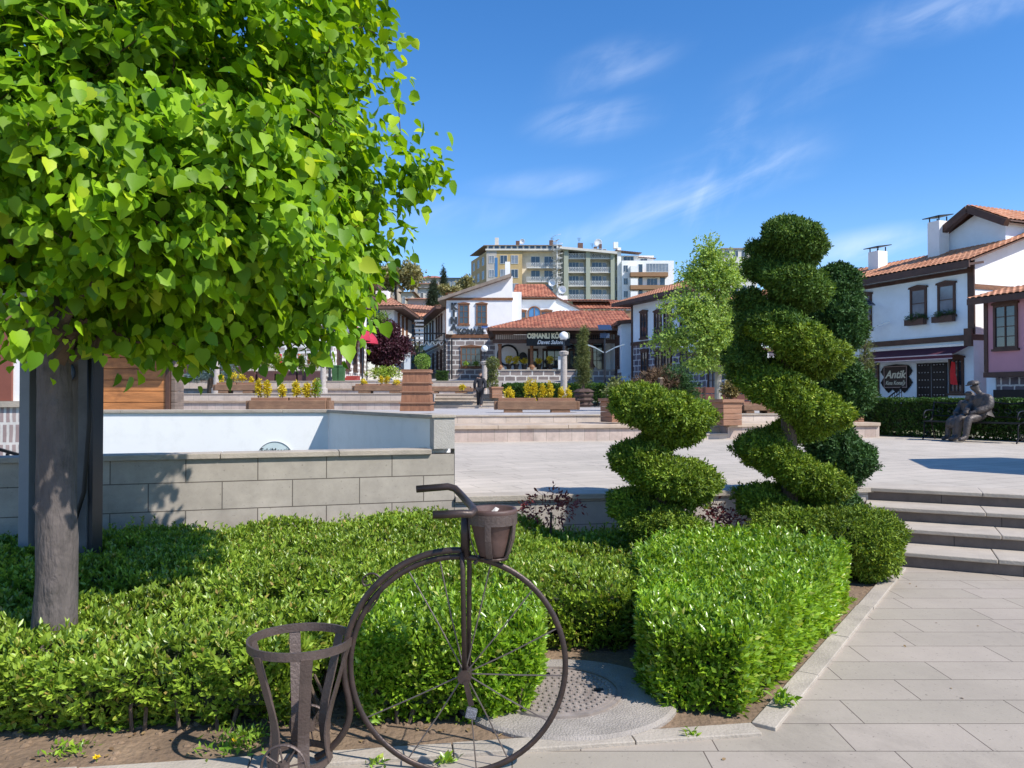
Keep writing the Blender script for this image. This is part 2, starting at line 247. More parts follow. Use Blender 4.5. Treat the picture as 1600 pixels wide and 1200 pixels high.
# ------------------------------------------------------------ mesh builder
class MB:
    def __init__(s): s.v = []; s.f = []; s.uv = None
    def add(s, vs, fs):
        n = len(s.v); s.v += [tuple(v) for v in vs]; s.f += [tuple(i+n for i in f) for f in fs]; return s
    def bx(s, x0, y0, z0, x1, y1, z1):
        return s.add([(x0,y0,z0),(x1,y0,z0),(x1,y1,z0),(x0,y1,z0),(x0,y0,z1),(x1,y0,z1),(x1,y1,z1),(x0,y1,z1)],
                     [(3,2,1,0),(4,5,6,7),(0,1,5,4),(1,2,6,5),(2,3,7,6),(3,0,4,7)])
    def prism(s, poly, z0, z1):
        n = len(poly)
        a = sum(poly[i][0]*poly[(i+1)%n][1]-poly[(i+1)%n][0]*poly[i][1] for i in range(n))
        if a < 0: poly = poly[::-1]
        z0s = z0 if isinstance(z0, (list, tuple)) else [z0]*n; z1s = z1 if isinstance(z1, (list, tuple)) else [z1]*n
        return s.add([(p[0],p[1],z) for p, z in zip(poly, z0s)]+[(p[0],p[1],z) for p, z in zip(poly, z1s)],
              [tuple(range(n))[::-1], tuple(range(n, 2*n))]+[(i,(i+1)%n,(i+1)%n+n,i+n) for i in range(n)])
    def xz(s, poly, y0, y1):                       # polygon in x,z extruded along y
        n = len(poly)
        a = sum(poly[i][0]*poly[(i+1)%n][1]-poly[(i+1)%n][0]*poly[i][1] for i in range(n))
        if a < 0: poly = poly[::-1]
        return s.add([(p[0],y0,p[1]) for p in poly]+[(p[0],y1,p[1]) for p in poly],
              [tuple(range(n)), tuple(range(n, 2*n))[::-1]]+[(i,i+n,(i+1)%n+n,(i+1)%n) for i in range(n)])
    def yz(s, poly, x0, x1):
        n0 = len(s.v); s.xz(poly, x0, x1)
        for i in range(n0, len(s.v)): a, b, c = s.v[i]; s.v[i] = (b, a, c)
        n = len(poly); s.f[-(n+2):] = [f[::-1] for f in s.f[-(n+2):]]
        return s
    def slab(s, quad, th):                         # quad of 4 points, thickness downwards
        n = len(quad)
        return s.add(list(quad)+[(p[0],p[1],p[2]-th) for p in quad], [tuple(range(n)), tuple(range(n,2*n))[::-1]]+[(i,i+n,(i+1)%n+n,(i+1)%n) for i in range(n)])
    def tube(s, pts, r, n=8, closed=False, flat=None):
        pts = [Vector(p) for p in pts]; m = len(pts); rs = r if isinstance(r, (list, tuple)) else [r]*m
        up = Vector((0,0,1)); vs = []; prev = None
        for i, p in enumerate(pts):
            if closed: t = pts[(i+1)%m]-pts[i-1]
            else: t = pts[min(i+1,m-1)]-pts[max(i-1,0)]
            t.normalize()
            a = prev - t*prev.dot(t) if prev is not None else (up.cross(t) if abs(t.z) < .95 else Vector((1,0,0)).cross(t))
            if a.length < 1e-5: a = Vector((1,0,0)).cross(t)
            a.normalize(); prev = a; b = t.cross(a)
            ru, rv = (rs[i], rs[i]) if flat is None else flat
            for k in range(n):
                an = 2*math.pi*k/n; vs.append(p+a*math.cos(an)*ru+b*math.sin(an)*rv)
        fs = []
        for i in range(m if closed else m-1):
            j = (i+1)%m
            for k in range(n): fs.append((i*n+k, i*n+(k+1)%n, j*n+(k+1)%n, j*n+k))
        if not closed: fs += [tuple(range(n))[::-1], tuple(range((m-1)*n, m*n))]
        return s.add(vs, fs)
    def bar(s, p, q, w, h):                        # box beam from p to q
        p, q = Vector(p), Vector(q); t = (q-p).normalized()
        a = Vector((0,0,1)).cross(t)
        if a.length < 1e-3: a = Vector((1,0,0))
        a.normalize(); b = t.cross(a); vs = []
        for o in (p, q):
            for i, j in ((-1,-1),(1,-1),(1,1),(-1,1)): vs.append(o+a*i*w/2+b*j*h/2)
        return s.add(vs, [(3,2,1,0),(4,5,6,7),(0,1,5,4),(1,2,6,5),(2,3,7,6),(3,0,4,7)])
    def lathe(s, prof, cx=0, cy=0, n=20, ex=1, ey=1):
        vs = []; m = len(prof)
        for r, z in prof:
            for k in range(n): a = 2*math.pi*k/n; vs.append((cx+r*ex*math.cos(a), cy+r*ey*math.sin(a), z))
        fs = [(i*n+k, i*n+(k+1)%n, (i+1)*n+(k+1)%n, (i+1)*n+k) for i in range(m-1) for k in range(n)]
        fs += [tuple(range(n))[::-1], tuple(range((m-1)*n, m*n))]
        return s.add(vs, fs)
    def ribbon(s, pts, side, hw, th):              # flat bar following pts, hw half width along side(unit), th thickness
        pts = [Vector(p) for p in pts]; sd = Vector(side); V = []
        for i, p in enumerate(pts):
            t = (pts[min(i+1, len(pts)-1)]-pts[max(i-1, 0)]).normalized(); nn = t.cross(sd).normalized()
            for a, b in ((-1,-1),(-.33,-.9),(.33,-.9),(1,-1),(1,1),(.33,1.25),(-.33,1.25),(-1,1)): V.append(p+sd*hw*a+nn*th*b)
        m = 8; return s.add(V, [(i*m+k, i*m+(k+1)%m, (i+1)*m+(k+1)%m, (i+1)*m+k) for i in range(len(pts)-1) for k in range(m)]+[tuple(range(m))[::-1], tuple(range(len(V)-m, len(V)))])
    def ring(s, prof, cx=0, cy=0, n=30, ey=1):      # closed profile swept round
        m = len(prof); vs = [(cx+r*math.cos(2*math.pi*k/n), cy+r*ey*math.sin(2*math.pi*k/n), z) for r, z in prof for k in range(n)]
        return s.add(vs, [(i*n+k, i*n+(k+1)%n, (i+1)%m*n+(k+1)%n, (i+1)%m*n+k) for i in range(m) for k in range(n)])
    def mesh(s, name, m, smooth=False):
        me = bpy.data.meshes.new(name); me.from_pydata(s.v, [], s.f); me.materials.append(m)
        if smooth: me.polygons.foreach_set('use_smooth', [True]*len(me.polygons))
        me.update(); return me
    def build(s, name, m, parent=None, smooth=False, bevel=0, loc=None, rz=0, autosm=False):
        o = bpy.data.objects.new(name, s.mesh(name, m, smooth)); C.objects.link(o)
        if parent: o.parent = parent
        if loc is not None: o.location = loc
        if rz: o.rotation_euler = (0, 0, rz)
        if bevel:
            md = o.modifiers.new('bevel', 'BEVEL'); md.width = bevel; md.segments = 2; md.limit_method = 'ANGLE'; md.angle_limit = R(35)
        return o
def tag(o, label=None, cat=None, group=None, kind=None):
    if label: o['label'] = label
    if cat: o['category'] = cat
    if group: o['group'] = group
    if kind: o['kind'] = kind
    return o
def thing(name, label, cat, loc=(0,0,0), rz=0, group=None):
    o = bpy.data.objects.new(name, None); C.objects.link(o); o.location = loc; o.rotation_euler = (0,0,rz); o.empty_display_size = .2
    return tag(o, label, cat, group)
def kids(o): return [c for c in bpy.data.objects if c.parent == o]
def dup(o, loc, rz=None, label=None, parent=None, sc_=None):
    c = o.copy(); C.objects.link(c); c.parent = parent
    if parent is None:
        c.location = loc
        if rz is not None: c.rotation_euler = (0,0,rz)
        if label: c['label'] = label
        if sc_: c.scale = (sc_,)*3
    for k in kids(o): dup(k, None, parent=c)
    return c
def struct(o): o['kind'] = 'structure'; return o
def text(body, size, m, parent, loc, rot=(R(90),0,0), ext=.01, shear=0, align='CENTER', name='lettering', sx=1, bold=0):
    cu = bpy.data.curves.new(name, 'FONT'); cu.body = body; cu.size = size; cu.extrude = ext; cu.shear = shear; cu.align_x = align; cu.align_y = 'CENTER'; cu.offset = bold; cu.resolution_u = 3
    tmp = bpy.data.objects.new('tmp', cu); C.objects.link(tmp)
    bpy.context.view_layer.update()
    me = bpy.data.meshes.new_from_object(tmp.evaluated_get(bpy.context.evaluated_depsgraph_get()))
    bpy.data.objects.remove(tmp); me.materials.clear(); me.materials.append(m)
    o = bpy.data.objects.new(name, me); C.objects.link(o); o.parent = parent; o.location = loc; o.rotation_euler = rot; o.scale = (sx, 1, 1)
    return o
# ------------------------------------------------------------ foliage
def T_(vs, fs): return np.array(vs, float), fs
HEART = T_([(0,0,0),(.4,0,-.02),(.78,0,-.04),(1.08,0,-.12)]+[(-.08,.2,.03),(.1,.44,.1),(.48,.44,.1),(.82,.2,.02)]+[(-.08,-.2,.03),(.1,-.44,.1),(.48,-.44,.1),(.82,-.2,.02)],
    [(0,4,5,1),(1,5,6,2),(2,6,7,3),(0,1,9,8),(1,2,10,9),(2,3,11,10)])
LANCE = T_([(0,0,0),(.5,.2,.06),(1,0,-.04),(.5,-.2,.06)], [(0,1,2),(0,2,3)])
OVAL = T_([(0,0,0),(.3,.24,.05),(.7,.22,.05),(1,0,-.05),(.7,-.22,.05),(.3,-.24,.05)], [(0,1,2,3),(0,3,4,5)])
SPRAY = T_([(0,-.06,0),(0,.06,0),(1,0,0), (.15,.0,0),(.28,0,.0),(.55,.36,.06), (.15,0,0),(.28,0,0),(.55,-.36,.06), (.4,0,0),(.52,0,0),(.85,.26,-.05), (.4,0,0),(.52,0,0),(.85,-.26,-.05)],
    [(0,1,2),(3,4,5),(6,8,7),(9,10,11),(12,14,13)])
SPRAY = T_([(0,-.07,0),(0,.07,0),(1,0,.04),(.2,.0,.02),(.62,.38,.1),(.3,.0,-.02),(.62,-.38,.1)], [(0,2,1),(0,1,4),(0,6,1)])
def unit(a): return a/np.maximum(np.linalg.norm(a, axis=-1, keepdims=True), 1e-9)
def leaves(name, m, P, D, Nn, S, tmpl, parent=None, sjit=.25):
    """P base points, D axis directions, Nn blade normals, S sizes"""
    P = np.asarray(P, float); n = len(P); D = unit(np.asarray(D, float)); Nn = np.asarray(Nn, float)
    B = unit(np.cross(Nn, D)); Nn = np.cross(D, B); S = np.broadcast_to(S, (n,))*(1+sjit*rng.uniform(-1, 1, n))
    tv, tf = tmpl; k = len(tv)
    V = P[:,None,:]+S[:,None,None]*(tv[None,:,0:1]*D[:,None,:]+tv[None,:,1:2]*B[:,None,:]+tv[None,:,2:3]*Nn[:,None,:])
    V = V.reshape(-1, 3); loops = []; starts = []; tot = []; c = 0
    one = [i for f in tf for i in f]; lens = [len(f) for f in tf]
    idx = (np.array(one)[None,:]+(np.arange(n)*k)[:,None]).ravel()
    tot = np.tile(np.array(lens), n); starts = np.concatenate([[0], np.cumsum(tot)[:-1]])
    me = bpy.data.meshes.new(name); me.vertices.add(len(V)); me.vertices.foreach_set('co', V.ravel().astype(np.float32))
    me.loops.add(len(idx)); me.loops.foreach_set('vertex_index', idx.astype(np.int32))
    me.polygons.add(len(tot)); me.polygons.foreach_set('loop_start', starts.astype(np.int32)); me.polygons.foreach_set('loop_total', tot.astype(np.int32))
    me.update(calc_edges=True); me.materials.append(m)
    o = bpy.data.objects.new(name, me); C.objects.link(o); o.parent = parent; return o
def rnd(n, k=3): return rng.normal(size=(n, k))
def sprigs(P, N, k, spread=.8, up=.3):
    """k leaves around each sprig axis -> P,D,Nn"""
    P = np.repeat(P, k, 0); A = unit(N+np.array([0,0,up])); A = np.repeat(A, k, 0)
    D = unit(A+spread*unit(rnd(len(P)))); Nn = unit(A+.5*rnd(len(P)))
    return P, D, Nn
def vnoise(P, s, seed=0):
    r = np.random.default_rng(seed); out = np.zeros(len(P))
    for i in range(6):
        d = unit(r.normal(size=3)); out += np.sin(P@d*s*(1+.5*i)+r.uniform(0, 6))/(1+.4*i)
    return out/3
def blob_points(n, c, rad, inner=.75, bump=.18, seed=0, bs=4):
    d = unit(rnd(n)); r = rng.uniform(inner, 1, n)*(1+bump*vnoise(d*1.0, bs, seed))
    return np.array(c)+d*np.array(rad)*r[:,None], d
def crown(name, m, parent, blobs, n, size, tmpl=OVAL, k=4, inner=.6, up=.0, bump=.2, spread=1.0):
    P = []; N = []; vol = [b[1][0]*b[1][2] if len(b[1]) > 2 else 1 for b in blobs]; tv = sum(vol)
    for i, (c, rad) in enumerate(blobs):
        p, d = blob_points(max(4, int(n*vol[i]/tv)), c, rad, inner, bump, i+len(blobs)); P.append(p); N.append(d)
    P = np.concatenate(P); N = np.concatenate(N); P, D, Nn = sprigs(P, N, k, spread, up)
    P = P+rnd(len(P))*size*.4
    return leaves(name, m, P, D, Nn, size, tmpl, parent)
def inpoly(P, poly):
    x, y = P[:,0], P[:,1]; ins = np.zeros(len(P), bool); n = len(poly)
    for i in range(n):
        x1, y1 = poly[i]; x2, y2 = poly[(i+1)%n]
        c = ((y1 > y) != (y2 > y)) & (x < (x2-x1)*(y-y1)/((y2-y1) if y2 != y1 else 1e-9)+x1); ins ^= c
    return ins
def polydist(P, poly):
    d = np.full(len(P), 1e9); n = len(poly)
    for i in range(n):
        a = np.array(poly[i]); b = np.array(poly[(i+1)%n]); ab = b-a; t = np.clip(((P-a)@ab)/(ab@ab), 0, 1)
        d = np.minimum(d, np.linalg.norm(P-(a+t[:,None]*ab), axis=1))
    return d
def hedge(name, label, poly, h, z0, m, size, dens, tmpl=LANCE, cat='hedge', k=5, bumpa=.05, hfun=None, group=None, loose=.0, low=.12, shape=.08, up=.5, shoots=0):
    """clipped hedge over a ground polygon: leaf sprigs on top and sides round a solid core coloured dark as inner shade"""
    poly = [tuple(p[:2]) for p in poly]; n = len(poly); A = np.array(poly); c = A.mean(0)
    root = thing(name, label, cat, (c[0], c[1], z0), 0, group); off = np.array([c[0], c[1], z0])
    mn, mxx = A.min(0), A.max(0); area = (mxx-mn).prod()
    Q = rng.uniform(mn, mxx, size=(int(area*dens), 2)); Q = Q[inpoly(Q, poly)]
    d = polydist(Q, poly); hh = h if hfun is None else hfun(Q)
    edge = np.clip(1-d/shape, 0, 1)
    P3 = np.c_[Q, np.zeros(len(Q))]
    z = z0+hh-edge**2*.5*shape+bumpa*vnoise(P3, 7, 3)+.4*bumpa*vnoise(P3, 21, 5)
    P = [np.c_[Q, z+rng.uniform(-.05, .015, len(Q))]]; N = [np.c_[rnd(len(Q), 2)*.25, np.ones(len(Q))]]
    ar = sum((A[(i+1)%n]-A[i])[0]*0 for i in range(n)); sgn = np.sign(sum(A[i][0]*A[(i+1)%n][1]-A[(i+1)%n][0]*A[i][1] for i in range(n)))
    for i in range(n):
        a, b = A[i], A[(i+1)%n]; Ls = np.linalg.norm(b-a); q = int(Ls*h*dens) if hfun is None else int(Ls*(h if np.isscalar(h) else .6)*dens)
        t = rng.uniform(0, 1, q); base = a+(b-a)*t[:,None]; nn = np.array([(b-a)[1], -(b-a)[0]])/Ls*sgn
        hb = h if hfun is None else hfun(base)
        zz = (low+(1-low)*rng.uniform(0, 1, q)**.8)*hb-.02
        P0 = np.c_[base, zz+z0]; off2 = bumpa*vnoise(P0, 8, 7)-.02+rng.uniform(-.05, .01, q)-loose*np.clip(1-(zz/np.maximum(hb,.01))*2.2, 0, 1)
        P.append(np.c_[base+nn*off2[:,None], zz+z0]); N.append(np.tile(np.r_[nn, .35], (q, 1)))
    P = np.concatenate(P); N = unit(np.concatenate(N)); P, D, Nn = sprigs(P-off, N, k, .75, up)
    leaves('foliage', m, P+rnd(len(P))*size*.15, D, Nn, size, tmpl, root)
    if shoots:
        ns = shoots; Q = rng.uniform(mn, mxx, size=(ns*3, 2)); Q = Q[inpoly(Q, poly)][:ns]; hh = h if hfun is None else hfun(Q)
        base = np.c_[Q, z0+hh-.03+0*Q[:,0]]-off; ax_ = unit(np.c_[rnd(len(Q), 2)*.25, np.ones(len(Q))]); L_ = rng.uniform(.05, .13, len(Q)); Pp = []; Dd = []
        for f_ in (.25, .45, .6, .75, .88, 1.0):
            for _ in range(2): Pp.append(base+ax_*(L_*f_)[:,None]); Dd.append(unit(ax_*.8+unit(rnd(len(Q)))*.75))
        Dd = np.concatenate(Dd); leaves('shoots', m, np.concatenate(Pp), Dd, unit(Dd*0+[0,0,1]+.4*rnd(len(Dd))), size*.9, tmpl, root)
    # core: inset polygon with lumpy top, and stems below
    inset = []
    for i in range(n):
        a, b, e = A[i-1], A[i], A[(i+1)%n]; n1_ = np.array([(b-a)[1], -(b-a)[0]])*-sgn; n2_ = np.array([(e-b)[1], -(e-b)[0]])*-sgn
        v = unit(unit(n1_)+unit(n2_)); inset.append(tuple(b+v*.1-c))
    mb = MB(); hc = h if hfun is None else [float(hfun(np.array([[p[0]+c[0], p[1]+c[1]]]))[0])-.1 for p in inset]
    mb.prism(inset, h*.22 if hfun is None else .12, (h-.09) if hfun is None else (hc if sgn > 0 else hc[::-1])); mb.build('shade_core', hedgecore, root)
    st = MB()
    per = sum(np.linalg.norm(A[(i+1)%n]-A[i]) for i in range(n))
    for i in range(n):
        a, b = np.array(inset[i]), np.array(inset[(i+1)%n])
        for q in range(int(np.linalg.norm(b-a)/.16)):
            p = a+(b-a)*random.random(); st.tube([(p[0], p[1], -.02), (p[0]+random.uniform(-.04,.04), p[1]+random.uniform(-.04,.04), .12), (p[0]+random.uniform(-.07,.07), p[1]+random.uniform(-.07,.07), .34*min(1, h/.4))], [.011, .009, .005], 5)
    if st.v: st.build('stems', bark2, root)
    return root
def limb_tree(P, start, trunk_pts, seed=0, r0=.03):
    """connects cluster points back to the trunk with thin branches"""
    mb = MB(); nodes_ = [np.array(p, float) for p in trunk_pts]; rad = [r0]*len(nodes_)
    st = np.array(start); order = np.argsort(np.linalg.norm(P-st, axis=1))
    for i in order:
        p = P[i]; arr = np.array(nodes_); dd = np.linalg.norm(arr-p, axis=1)+.25*np.linalg.norm(arr-st, axis=1)*0
        j = int(np.argmin(dd+np.where(arr[:,2] > p[2]+.3, .4, 0))); q = nodes_[j]
        if np.linalg.norm(p-q) < .03: continue
        r_ = max(.003, rad[j]*.72); mid = (p+q)/2+np.array([0,0,-.04])*np.linalg.norm(p-q)+np.random.default_rng(int(i)).normal(size=3)*.04*np.linalg.norm(p-q)
        mb.tube([q, mid, p], [r_*1.15, r_, r_*.8], 5)
        nodes_ += [mid, p]; rad += [r_, r_*.85]
    return mb
# ------------------------------------------------------------ tiled roofs
def tile_roof(parent, planes, m=None, pitch=.24, row=.36, name='roof', amp=.045, th=.06):
    """planes: (eaveL, eaveR, topR, topL). Ribs run straight up the slope, rows step down."""
    V = []; Fc = []; UV = []
    for pl in planes:
        eL, eR, tR, tL = [Vector(p) for p in pl]; ex = (eR-eL); Wd = ex.length; ex.normalize()
        def comp(p):
            d = p-eL; u = d.dot(ex); r = d-ex*u; return u, r
        a, ra = comp(tL); b, rb = comp(tR); up = (ra if ra.length > rb.length else rb); H = up.length; up = up.normalized(); nn = ex.cross(up).normalized()
        if nn.z < 0: nn = -nn
        nr = max(1, round(Wd/pitch)); sub = 4; cols = nr*sub; rows = max(2, round(H/row))
        base = len(V)
        for i in range(cols+1):
            u = Wd*i/cols; vm = 1.0
            if a > 1e-3: vm = min(vm, u/a)
            if b < Wd-1e-3: vm = min(vm, (Wd-u)/(Wd-b))
            vm = max(vm, 0); ph = (i % sub)/sub; hgt = amp*(abs(math.cos(math.pi*ph))**.7)
            for j in range(rows+1):
                for s_ in (0, 1):
                    v = min(H*j/rows, H*vm); off = hgt + (.0 if s_ == 0 else .022)
                    V.append(tuple(eL+ex*u+up*v+nn*(off+.01))); UV.append((i/sub+.01 if i % sub else i/sub-.3, j+(-.2 if s_ == 0 else .1)))
        rw = 2*(rows+1)
        for i in range(cols):
            for j in range(rw-1):
                a0 = base+i*rw+j; b0 = base+(i+1)*rw+j
                if V[a0] == V[a0+1] and V[b0] == V[b0+1]: continue
                Fc.append((a0, b0, b0+1, a0+1))
        # underside slab
    me = bpy.data.meshes.new(name); me.from_pydata(V, [], Fc); me.materials.append(m or tile_m)
    uvl = me.uv_layers.new(name='uv')
    uvs = [0.0]*(2*len(me.loops))
    for pgn in me.polygons:
        ii = list(pgn.vertices); cu_ = sum(UV[q][0] for q in ii)/4; cv_ = sum(UV[q][1] for q in ii)/4
        for li in pgn.loop_indices: uvs[2*li] = cu_; uvs[2*li+1] = cv_
    uvl.data.foreach_set('uv', uvs); me.update()
    o = bpy.data.objects.new(name, me); C.objects.link(o); o.parent = parent
    sb = MB()
    for pl in planes:
        q = [tuple(p) for p in pl]
        if (Vector(q[2])-Vector(q[3])).length < 1e-3: q = q[:3]
        sb.slab([(p[0],p[1],p[2]-.005) for p in q], th)
    sb.build('roof_board', soff, o)
    return o
# ------------------------------------------------------------ windows (shared meshes)
WC = {}
def window(parent, loc, rz, w_, h_, style='timber', name='window', pane=None, cols=2, rows=3, sill=True, arch=False, mm_=None):
    key = (round(w_,2), round(h_,2), style, cols, rows, arch, pane.name if pane else '', mm_.name if mm_ else '')
    fm = mm_ or {'timber': mwood, 'dark': dwood, 'white': frameW, 'black': blackm}[style]
    if key not in WC:
        fr = MB(); t = .09 if style in ('timber', 'dark') else .05; d0, d1 = -.08, .0
        x0, x1 = -w_/2, w_/2; z0, z1 = -h_/2, h_/2
        fr.bx(x0, d0, z0, x0+t, d1, z1).bx(x1-t, d0, z0, x1, d1, z1).bx(x0+t, d0, z1-t, x1-t, d1, z1).bx(x0+t, d0, z0, x1-t, d1, z0+t)
        if style in ('timber', 'dark'): fr.bx(x0-.06, -.12, z0-.09, x1+.06, 0, z0-.003); fr.xz([(x0-.07, z1+.003), (x1+.07, z1+.003), (x1+.05, z1+.08), (0, z1+.16), (x0-.05, z1+.08)], -.11, 0)
        iw, ih = (w_-2*t)/cols, (h_-2*t)/rows
        for i in range(1, cols): fr.bx(x0+t+i*iw-.022, -.065, z0+t, x0+t+i*iw+.022, -.02, z1-t)
        for j in range(1, rows): fr.bx(x0+t, -.06, z0+t+j*ih-.014, x1-t, -.03, z0+t+j*ih+.014)
        pn = MB().bx(x0+t, -.03, z0+t, x1-t, -.004, z1-t)
        WC[key] = (fr.mesh(name, fm), pn.mesh('pane', pane or glass))
    a, b = WC[key]
    o = bpy.data.objects.new(name, a); C.objects.link(o); o.parent = parent; o.location = loc; o.rotation_euler = (0,0,rz)
    p = bpy.data.objects.new('pane', b); C.objects.link(p); p.parent = o
    return o
class Fac:
    """a facade line: origin P (x,y), heading a; local x along it. f(px,py)->(local x, world z)"""
    def __init__(s, P, d, yoff=0): s.P = P; s.d = Vector(d).normalized(); s.rz = math.atan2(s.d.y, s.d.x); s.n = Vector((-s.d.y, s.d.x)); s.yo = yoff
    def __call__(s, px, py=618):
        k = (px-800)/F; X = s.P[0]+s.n.x*s.yo; Y = s.P[1]+s.n.y*s.yo
        t = (k*Y-X)/(s.d.x-k*s.d.y); YY = Y+s.d.y*t
        return t, EYE-(py-HZ)/F*YY
# ============================================================ GROUND, PLAZA, STEPS
PZ = .56
def Tz(y):
    for (a, za), (b, zb) in zip(TP, TP[1:]):
        if y <= b: return za+(zb-za)*(y-a)/(b-a)
    return TP[-1][1]
TP = [(-50, -.3), (17, -.3), (19, .6), (24, .8), (36, .92), (46, 2.2), (60, 2.9), (80, 5.0), (120, 12), (160, 18.3), (230, 27), (330, 30), (600, 20), (2000, 0)]
mb = MB(); ys = [-400, -50, 17, 19, 24, 30, 36, 46, 52, 60, 70, 80, 90, 105, 120, 140, 160, 190, 230, 280, 330, 450, 600, 2000]; xs = [-900, -400, -200, -120, -80, -50, -30, -15, 0, 15, 30, 50, 80, 120, 200, 400, 900]
vs = [(x, y, Tz(y)-.06+(1.5*math.sin(x*.05+y*.03) if y > 70 else 0)) for y in ys for x in xs]; nx = len(xs)
mb.add(vs, [(j*nx+i, j*nx+i+1, (j+1)*nx+i+1, (j+1)*nx+i) for j in range(len(ys)-1) for i in range(nx-1)])
struct(mb.build('ground', hillm, smooth=True))
# retaining line (16 degrees) and step line
e1 = Vector((.961, .276)); A0 = Vector((-.59, 7.90)); n1v = Vector((-.276, .961))
u = Vector((.899, -.438)); nv = Vector((.438, .899)); SB0 = Vector((4.09, 7.007))
topc = SB0+nv*1.5
def onstep(k, t): p = SB0+nv*(.5*k)+u*t; return (p.x, p.y)
tl = -.8
wallR = Vector(onstep(3, tl))                     # left end of the top step
Bp = Vector((-2.6, 10.9)); Cp = Vector((-6.5, 10.6)); Pin = A0-e1*.22
plz = [tuple(A0+n1v*.02), tuple(A0+e1*1.6), tuple(A0+e1*3.5), tuple(wallR), onstep(3, 22), (40, 6), (40, 21), (13.0, 21.0), (5.0, 18.5), (-15, 14.6), (-6.9, 14.3), (Cp.x, Cp.y+.3), (Bp.x+.15, Bp.y+.25)]
struct(MB().prism(plz, .2, PZ).build('plaza', plazam))
lowp = [(-14, -14), (30, -14), onstep(0, 22), onstep(0, tl+.1), tuple(A0+e1*3.3+n1v*.15), tuple(A0+e1*-6+n1v*.1), (-14, 5.5)]
struct(MB().prism(lowp, -.25, 0).build('pavement', pave))
# garden soil and kerbs
K0 = G(1172, 1131); KL = G(200, 1196); KR = G(1392, 886)
kd = (Vector(K0.xy)-Vector(KL.xy)).normalized(); kl2 = Vector(K0.xy)-kd*9
bed = [tuple(Vector(K0.xy)), tuple(KR.xy), onstep(0, tl+.12), tuple(A0+e1*3.4+n1v*.03), tuple(A0+n1v*.03), tuple(A0-e1*8), tuple(kl2)]
mb = MB(); 
mb.prism(bed, -.1, .004); struct(mb.build('garden_soil', soil))
def kerb(a, b, name, label, wdt=.115, seg=.8):
    a = Vector(a[:2]); b = Vector(b[:2]); d = (b-a); Ln = d.length; d.normalize(); n = Vector((d.y, -d.x)); m = MB(); t = 0
    while t < Ln-.02:
        s = min(seg*random.uniform(.85, 1.15), Ln-t); p = a+d*(t+.003); q = a+d*(t+s-.003); h = .02+random.uniform(-.003, .003); o1 = n*random.uniform(-.003, .003)
        m.prism([tuple(p+o1), tuple(q+o1), tuple(q+n*wdt+o1), tuple(p+n*wdt+o1)], -.05, h); t += s
    o = m.build(name, coping, bevel=.004); struct(o); return o
kerb(kl2, K0, 'front_kerb', ''); kerb(K0, KR, 'side_kerb', '')
# soil lumps and weeds
P = rng.uniform(0, 1, (260, 2)); m = MB()
for q in P:
    t = q[0]*2.6; p = Vector(K0.xy)-kd*(1.5+t)+Vector((-kd.y, kd.x))*(.05+q[1]*.5); s = random.uniform(.006, .022)
    m.lathe([(s*.8, -.004), (s, s*.3), (s*.5, s*.75)], p.x, p.y, 6)
o = m.build('soil_crumbs', soil); 
tag(o, None, None, None, 'stuff')
def weed(p, r, n, label, m=None, size=.03, up=.8):
    Pq = np.tile(np.array([[0, 0, .005]]), (n, 1))+np.c_[rnd(n, 2)*r*.35, rng.uniform(0, r*.2, n)]; D = np.c_[rnd(n, 2), np.abs(rnd(n, 1))*up+.25]
    rt = thing('weed', label, 'weed', (p[0], p[1], p[2])); leaves('leaf_blades', m or hedl, Pq, D, rnd(n)+np.array([0,0,1.5]), size, LANCE, rt, .5)
weed(G(1283, 993), .1, 60, 'small green weed in the kerb joint, second nearest along the right hedge', size=.05)
weed(G(1222, 1096, .02), .09, 60, 'leafy weed in the joint beside the near end of the right kerb', size=.05)
weed(G(1078, 1148), .05, 26, 'tiny weed in the paving joint in front of the manhole slab', size=.035)
weed(G(1318, 942), .09, 40, 'weed in the kerb joint near the foot of the steps', size=.05)
weed(G(1345, 900), .12, 70, 'farthest weed tuft at the top of the side kerb', size=.05)
weed(G(695, 1190), .05, 34, 'weed tuft under the left of the big bicycle wheel', size=.035)
weed(G(590, 1192), .06, 34, 'weed tuft between the bicycle wheels', size=.035)
weed(G(380, 1160), .2, 300, 'bright green weed patch beside the rear planter ring', leafmat('bright_weed', (.12,.25,.02), (.3,.45,.05), .35), size=.03)
weed(G(185, 1135), .14, 90, 'sparse weeds on the bare soil at bottom left', size=.03)
weed(G(110, 1175), .14, 90, 'low weeds on the soil near the left frame edge', size=.03)
for i, (px, py, l) in enumerate([(371, 1163, 'yellow dandelion flower in the weeds by the rear planter'), (156, 1190, 'yellow dandelion flower on the soil at bottom left')]):
    p = G(px, py); t = thing('dandelion', l, 'flower', tuple(p)); MB().tube([(0,0,0), (0,0,.03)], .0015, 5).build('stem', hedl, t)
    a = rnd(60); a[:,2] = np.abs(a[:,2])*.5; leaves('petals', plain('dandelion_yellow', (.85,.6,.01), .6), np.tile([[0,0,.03]], (60,1)), a, rnd(60), .016, LANCE, t)
